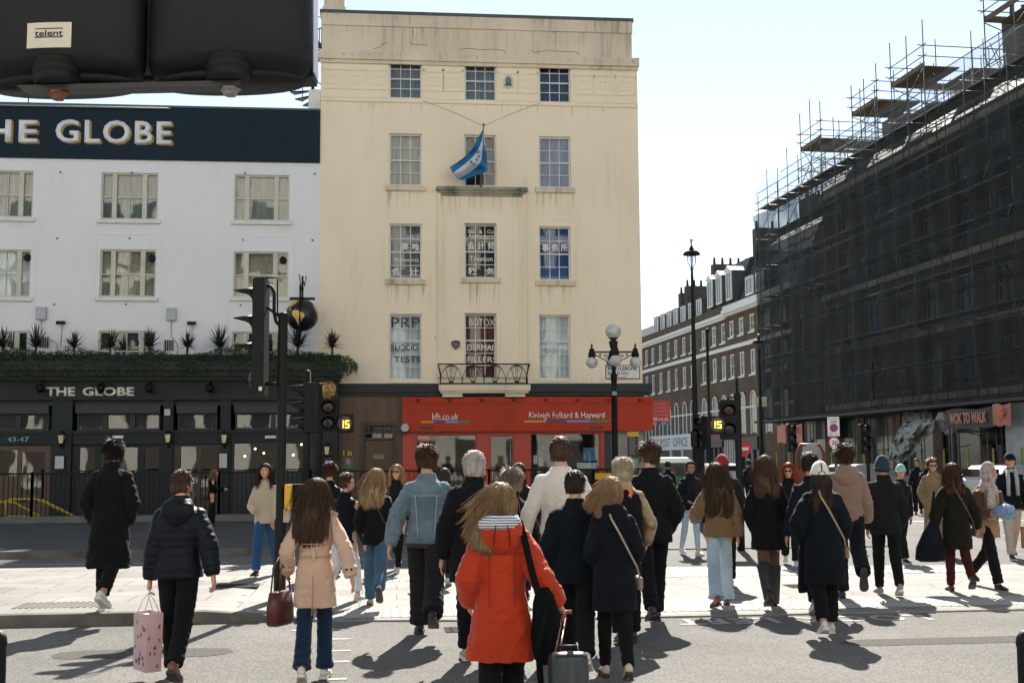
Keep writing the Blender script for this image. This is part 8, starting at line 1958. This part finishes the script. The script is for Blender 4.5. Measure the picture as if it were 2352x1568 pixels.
# maroon handbag in the crook of the trench woman's arm
i = P4; S_, E_, Wr, f = i['A'][-1]; c = world_of(i, E_.lerp(Wr, .5))
t = thing('handbag', 'dark maroon leather tote hanging from the left arm of the pink trench woman', 'handbag', (c.x-.05, c.y, 0), -YAW+R(70)); LEA = mat('maroon_leather', (.075, .014, .012), .4, .3, 7, .2, 30)
q = MB(); loft(q, [(c.z-.50, .13, .055, 0, 0), (c.z-.48, .150, .068, 0, 0), (c.z-.36, .150, .062, 0, 0), (c.z-.24, .13, .045, 0, 0)], 20, .05, 3, pw=3.4); q.build('bag_body', LEA, t)
q = MB()
for sy in (-1, 1): q.tube([(-.08, sy*.04, c.z-.25), (-.06, sy*.035, c.z-.08), (0, sy*.02, c.z+.03), (.06, sy*.035, c.z-.08), (.08, sy*.04, c.z-.25)], .007, 6)
q.build('bag_handle', LEA, t)
# black shoulder bag on the red coat
i = P12; s = i['s']; r = i['root']; u_ = i['up']; t = bag_thing('shoulder_bag', 'soft black shoulder bag hanging at the right side of the red raincoat', 'shoulder bag', i)
BLB = mat('black_nylon', (.0045, .0055, .006), .8, .3, 6, .3, 12, spec=.08)
strap_band(t, [u_(.10*s, .05*s, .55*s), u_(.125*s, -.07*s, .54*s), u_(.15*s, -.165*s, .44*s), u_(.19*s, -.215*s, .25*s), u_(.235*s, -.215*s, .08*s), V3(.27*s, -.20*s, i['piv'].z-.02)], .042, BLB)
q = MB(); zc = i['piv'].z; vs = []
loft(q, [(zc-.34, .04, .04, .26, -.13), (zc-.31, .075, .065, .265, -.13), (zc-.18, .088, .08, .265, -.13), (zc-.04, .082, .075, .26, -.13), (zc+.07, .06, .06, .255, -.14), (zc+.11, .03, .04, .25, -.15)], 22, .12, 6, pw=2.6); remesh(q.build('bag_body', BLB, t), .008, 2, .02, .08)
q = MB().tube([V3(.27, -.22, zc+.02), V3(.21, -.24, zc-.2), V3(.22, -.24, zc-.40), V3(.235, -.235, zc-.52)], [.012, .02, .02, .015], 6, ell=[(1, .4)]*4); q.build('hanging_strap', BLB, t)
# wheeled suitcase
S_, E_, Wr, f = i['A'][1]; hd_ = world_of(i, Wr+f*.07); gp = ground_at(1303, 6.75)
t = thing('suitcase', 'small dark teal wheeled suitcase with raised pull handle beside the red raincoat', 'suitcase', (gp.x, gp.y, 0), -YAW+R(4)); t.rotation_euler = (R(-9), 0, -YAW+R(4))
SCM = mat('teal_shell', (.008, .019, .025), .4, .15, 5, coat=.1); q = MB(); w_, d_, z0_, z1_ = .105, .18, .06, .66
def rr(w, d, r, n=6):
    P_ = []
    for cx, cy, a0 in ((w-r, d-r, 0), (-w+r, d-r, 90), (-w+r, -d+r, 180), (w-r, -d+r, 270)):
        for k in range(n+1): a = R(a0+90*k/n); P_.append((cx+r*math.cos(a), cy+r*math.sin(a)))
    return P_
vs = []; rows = []
for z, k in [(z0_, .80), (z0_+.02, .93), (z0_+.05, .99)]+[(z0_+.06+j*(z1_-z0_-.12)/30, 1.0 if (j//1) % 2 else .975) for j in range(31)]+[(z1_-.05, .99), (z1_-.02, .93), (z1_, .78)]:
    P_ = rr(w_*k, d_*k, .05*k); rows.append(len(P_)); vs += [(x, y, z) for x, y in P_]
n = rows[0]; m = len(rows); q.add(vs, [(j*n+k, j*n+(k+1) % n, (j+1)*n+(k+1) % n, (j+1)*n+k) for j in range(m-1) for k in range(n)]+[tuple(range(n-1, -1, -1)), tuple(range((m-1)*n, m*n))], 0, True); q.build('shell', SCM, t)
q = MB(); q.box(-.018, .018, -d_-.004, d_+.004, z0_+.02, z1_-.03); q.box(-.018, .018, -d_*.9, d_*.9, z1_-.03, z1_+.006); q.build('centre_band', mat('dark_zip', (.03, .035, .04), .4), t)
q = MB(); q.tube([(-.05, -.03, z1_), (-.05, -.03, z1_+.03), (.05, -.03, z1_+.03), (.05, -.03, z1_)], .010, 8); q.build('top_grip', BLACK, t)
q = MB()
for sx in (-1, 1):
    for sy in (-1, 1): q.lathe([(.028, -.012), (.028, .012)], (sx*.075, sy*.13, .03), 14, rot=Matrix.Rotation(math.pi/2, 3, 'Y')); q.box(sx*.075-.016, sx*.075+.016, sy*.13-.02, sy*.13+.02, .04, .075)
q.build('wheels', BLACK, t)
bpy.context.view_layer.update()
Ti = (Matrix.Translation(t.location) @ t.rotation_euler.to_matrix().to_4x4()).inverted(); hl_ = Ti @ hd_
q = MB(); 
for sx in (-1, 1): q.tube([(-.07+sx*.012, -d_*.5, z1_-.02), (hl_.x+sx*.012, hl_.y, hl_.z-.02)], .006, 8)
q.tube([(hl_.x-.05, hl_.y, hl_.z), (hl_.x+.05, hl_.y, hl_.z)], .012, 8); q.build('pull_handle', mat('copper_tube', (.22, .10, .07), .35, .1, metal=.7), t)
# navy tote, blue bundle, tan shopping bag, black side bag
i = P29; S_, E_, Wr, f = i['A'][-1]; c = world_of(i, Wr); t = thing('tote_bag', 'large dark navy tote hanging at the left side of the olive coat woman', 'tote bag', (c.x-.06, c.y-.05, 0), -YAW)
q = MB(); z_ = i['piv'].z; loft(q, [(z_-.48, .12, .05, -.02, 0), (z_-.45, .2, .08, -.02, 0), (z_-.3, .19, .09, -.01, 0), (z_-.12, .12, .06, .02, 0), (z_+.05, .05, .03, .04, 0)], 20, .1, 2); q.build('bag_body', NV, t); q = MB().tube([(-.02, 0, z_-.1), (.02, 0, z_+.1), (.06, 0, z_+.42)], .014, 6); q.tube([(.08, 0, z_-.1), (.06, 0, z_+.1), (.07, 0, z_+.42)], .014, 6); q.build('bag_handle', NV, t)
i = P30; c = world_of(i, (i['A'][1][2]+i['A'][-1][2])/2+V3(0, .10, .02)); t = thing('cloth_bundle', 'crumpled blue and white bundle held by the headscarf woman', 'bundle', tuple(c), 0)
q = MB(); q.ball((0, 0, 0), .13, 14, sx=1.15, sy=.7, sz=.75); q.v = [tuple(Vector(v)*(1+.35*noz(v, 14, 2))) for v in q.v]; q.build('bundle_cloth', mat('blue_crumple', (.16, .26, .40), .5, .6, 18, c2=(.04, .08, .18)), t)
i = P31; c = world_of(i, i['A'][1][2]) ; g_ = ground_at(2347, i['depth']); t = thing('shopping_bag', 'tan brown shopping bag with black handles at the right edge beside the flat cap man', 'shopping bag', (g_.x+.02, g_.y-.1, 0), -YAW)
z_ = zat(1256, i['depth'], 2347); MB().box(-.13, .17, -.06, .06, z_, z_+.36).build('bag_body', mat('tan_paper', (.36, .15, .06), .6, .15, 4), t); MB().tube([(-.07, 0, z_+.36), (-.05, 0, z_+.58), (.05, 0, z_+.62), (.1, 0, z_+.36)], .010, 6).build('bag_handle', BLACK, t)
i = P24; S_, E_, Wr, f = i['A'][-1]; c = world_of(i, Wr); t = thing('handbag', 'dark navy bag hanging at the left side of the white cap woman', 'handbag', (c.x-.0, c.y-.02, 0), -YAW+R(50)); z_ = c.z
q = MB(); loft(q, [(z_-.52, .08, .03, 0, 0), (z_-.48, .1, .04, 0, 0), (z_-.12, .07, .03, 0, 0), (z_, .02, .02, 0, 0)], 14, .08, 2); q.build('bag_body', NV, t)
i = P32; S_, E_, Wr, f = i['A'][1]; c = world_of(i, Wr+f*.1); t = thing('phone', 'dark phone in the hand of the woman before the pub', 'phone', tuple(c), 0); q = MB().box(-.04, .04, -.005, .005, -.07, .07); q.build('phone_case', BLACK, t); MB().box(-.036, .036, .005, .006, -.06, .06).build('phone_screen', mat('phone_screen', (.04, .04, .05), .1), t)
for o in bpy.data.objects:
    if o.get('label') and len(o['label'].split()) > 16: print('LONGLABEL', o.name, o['label'])
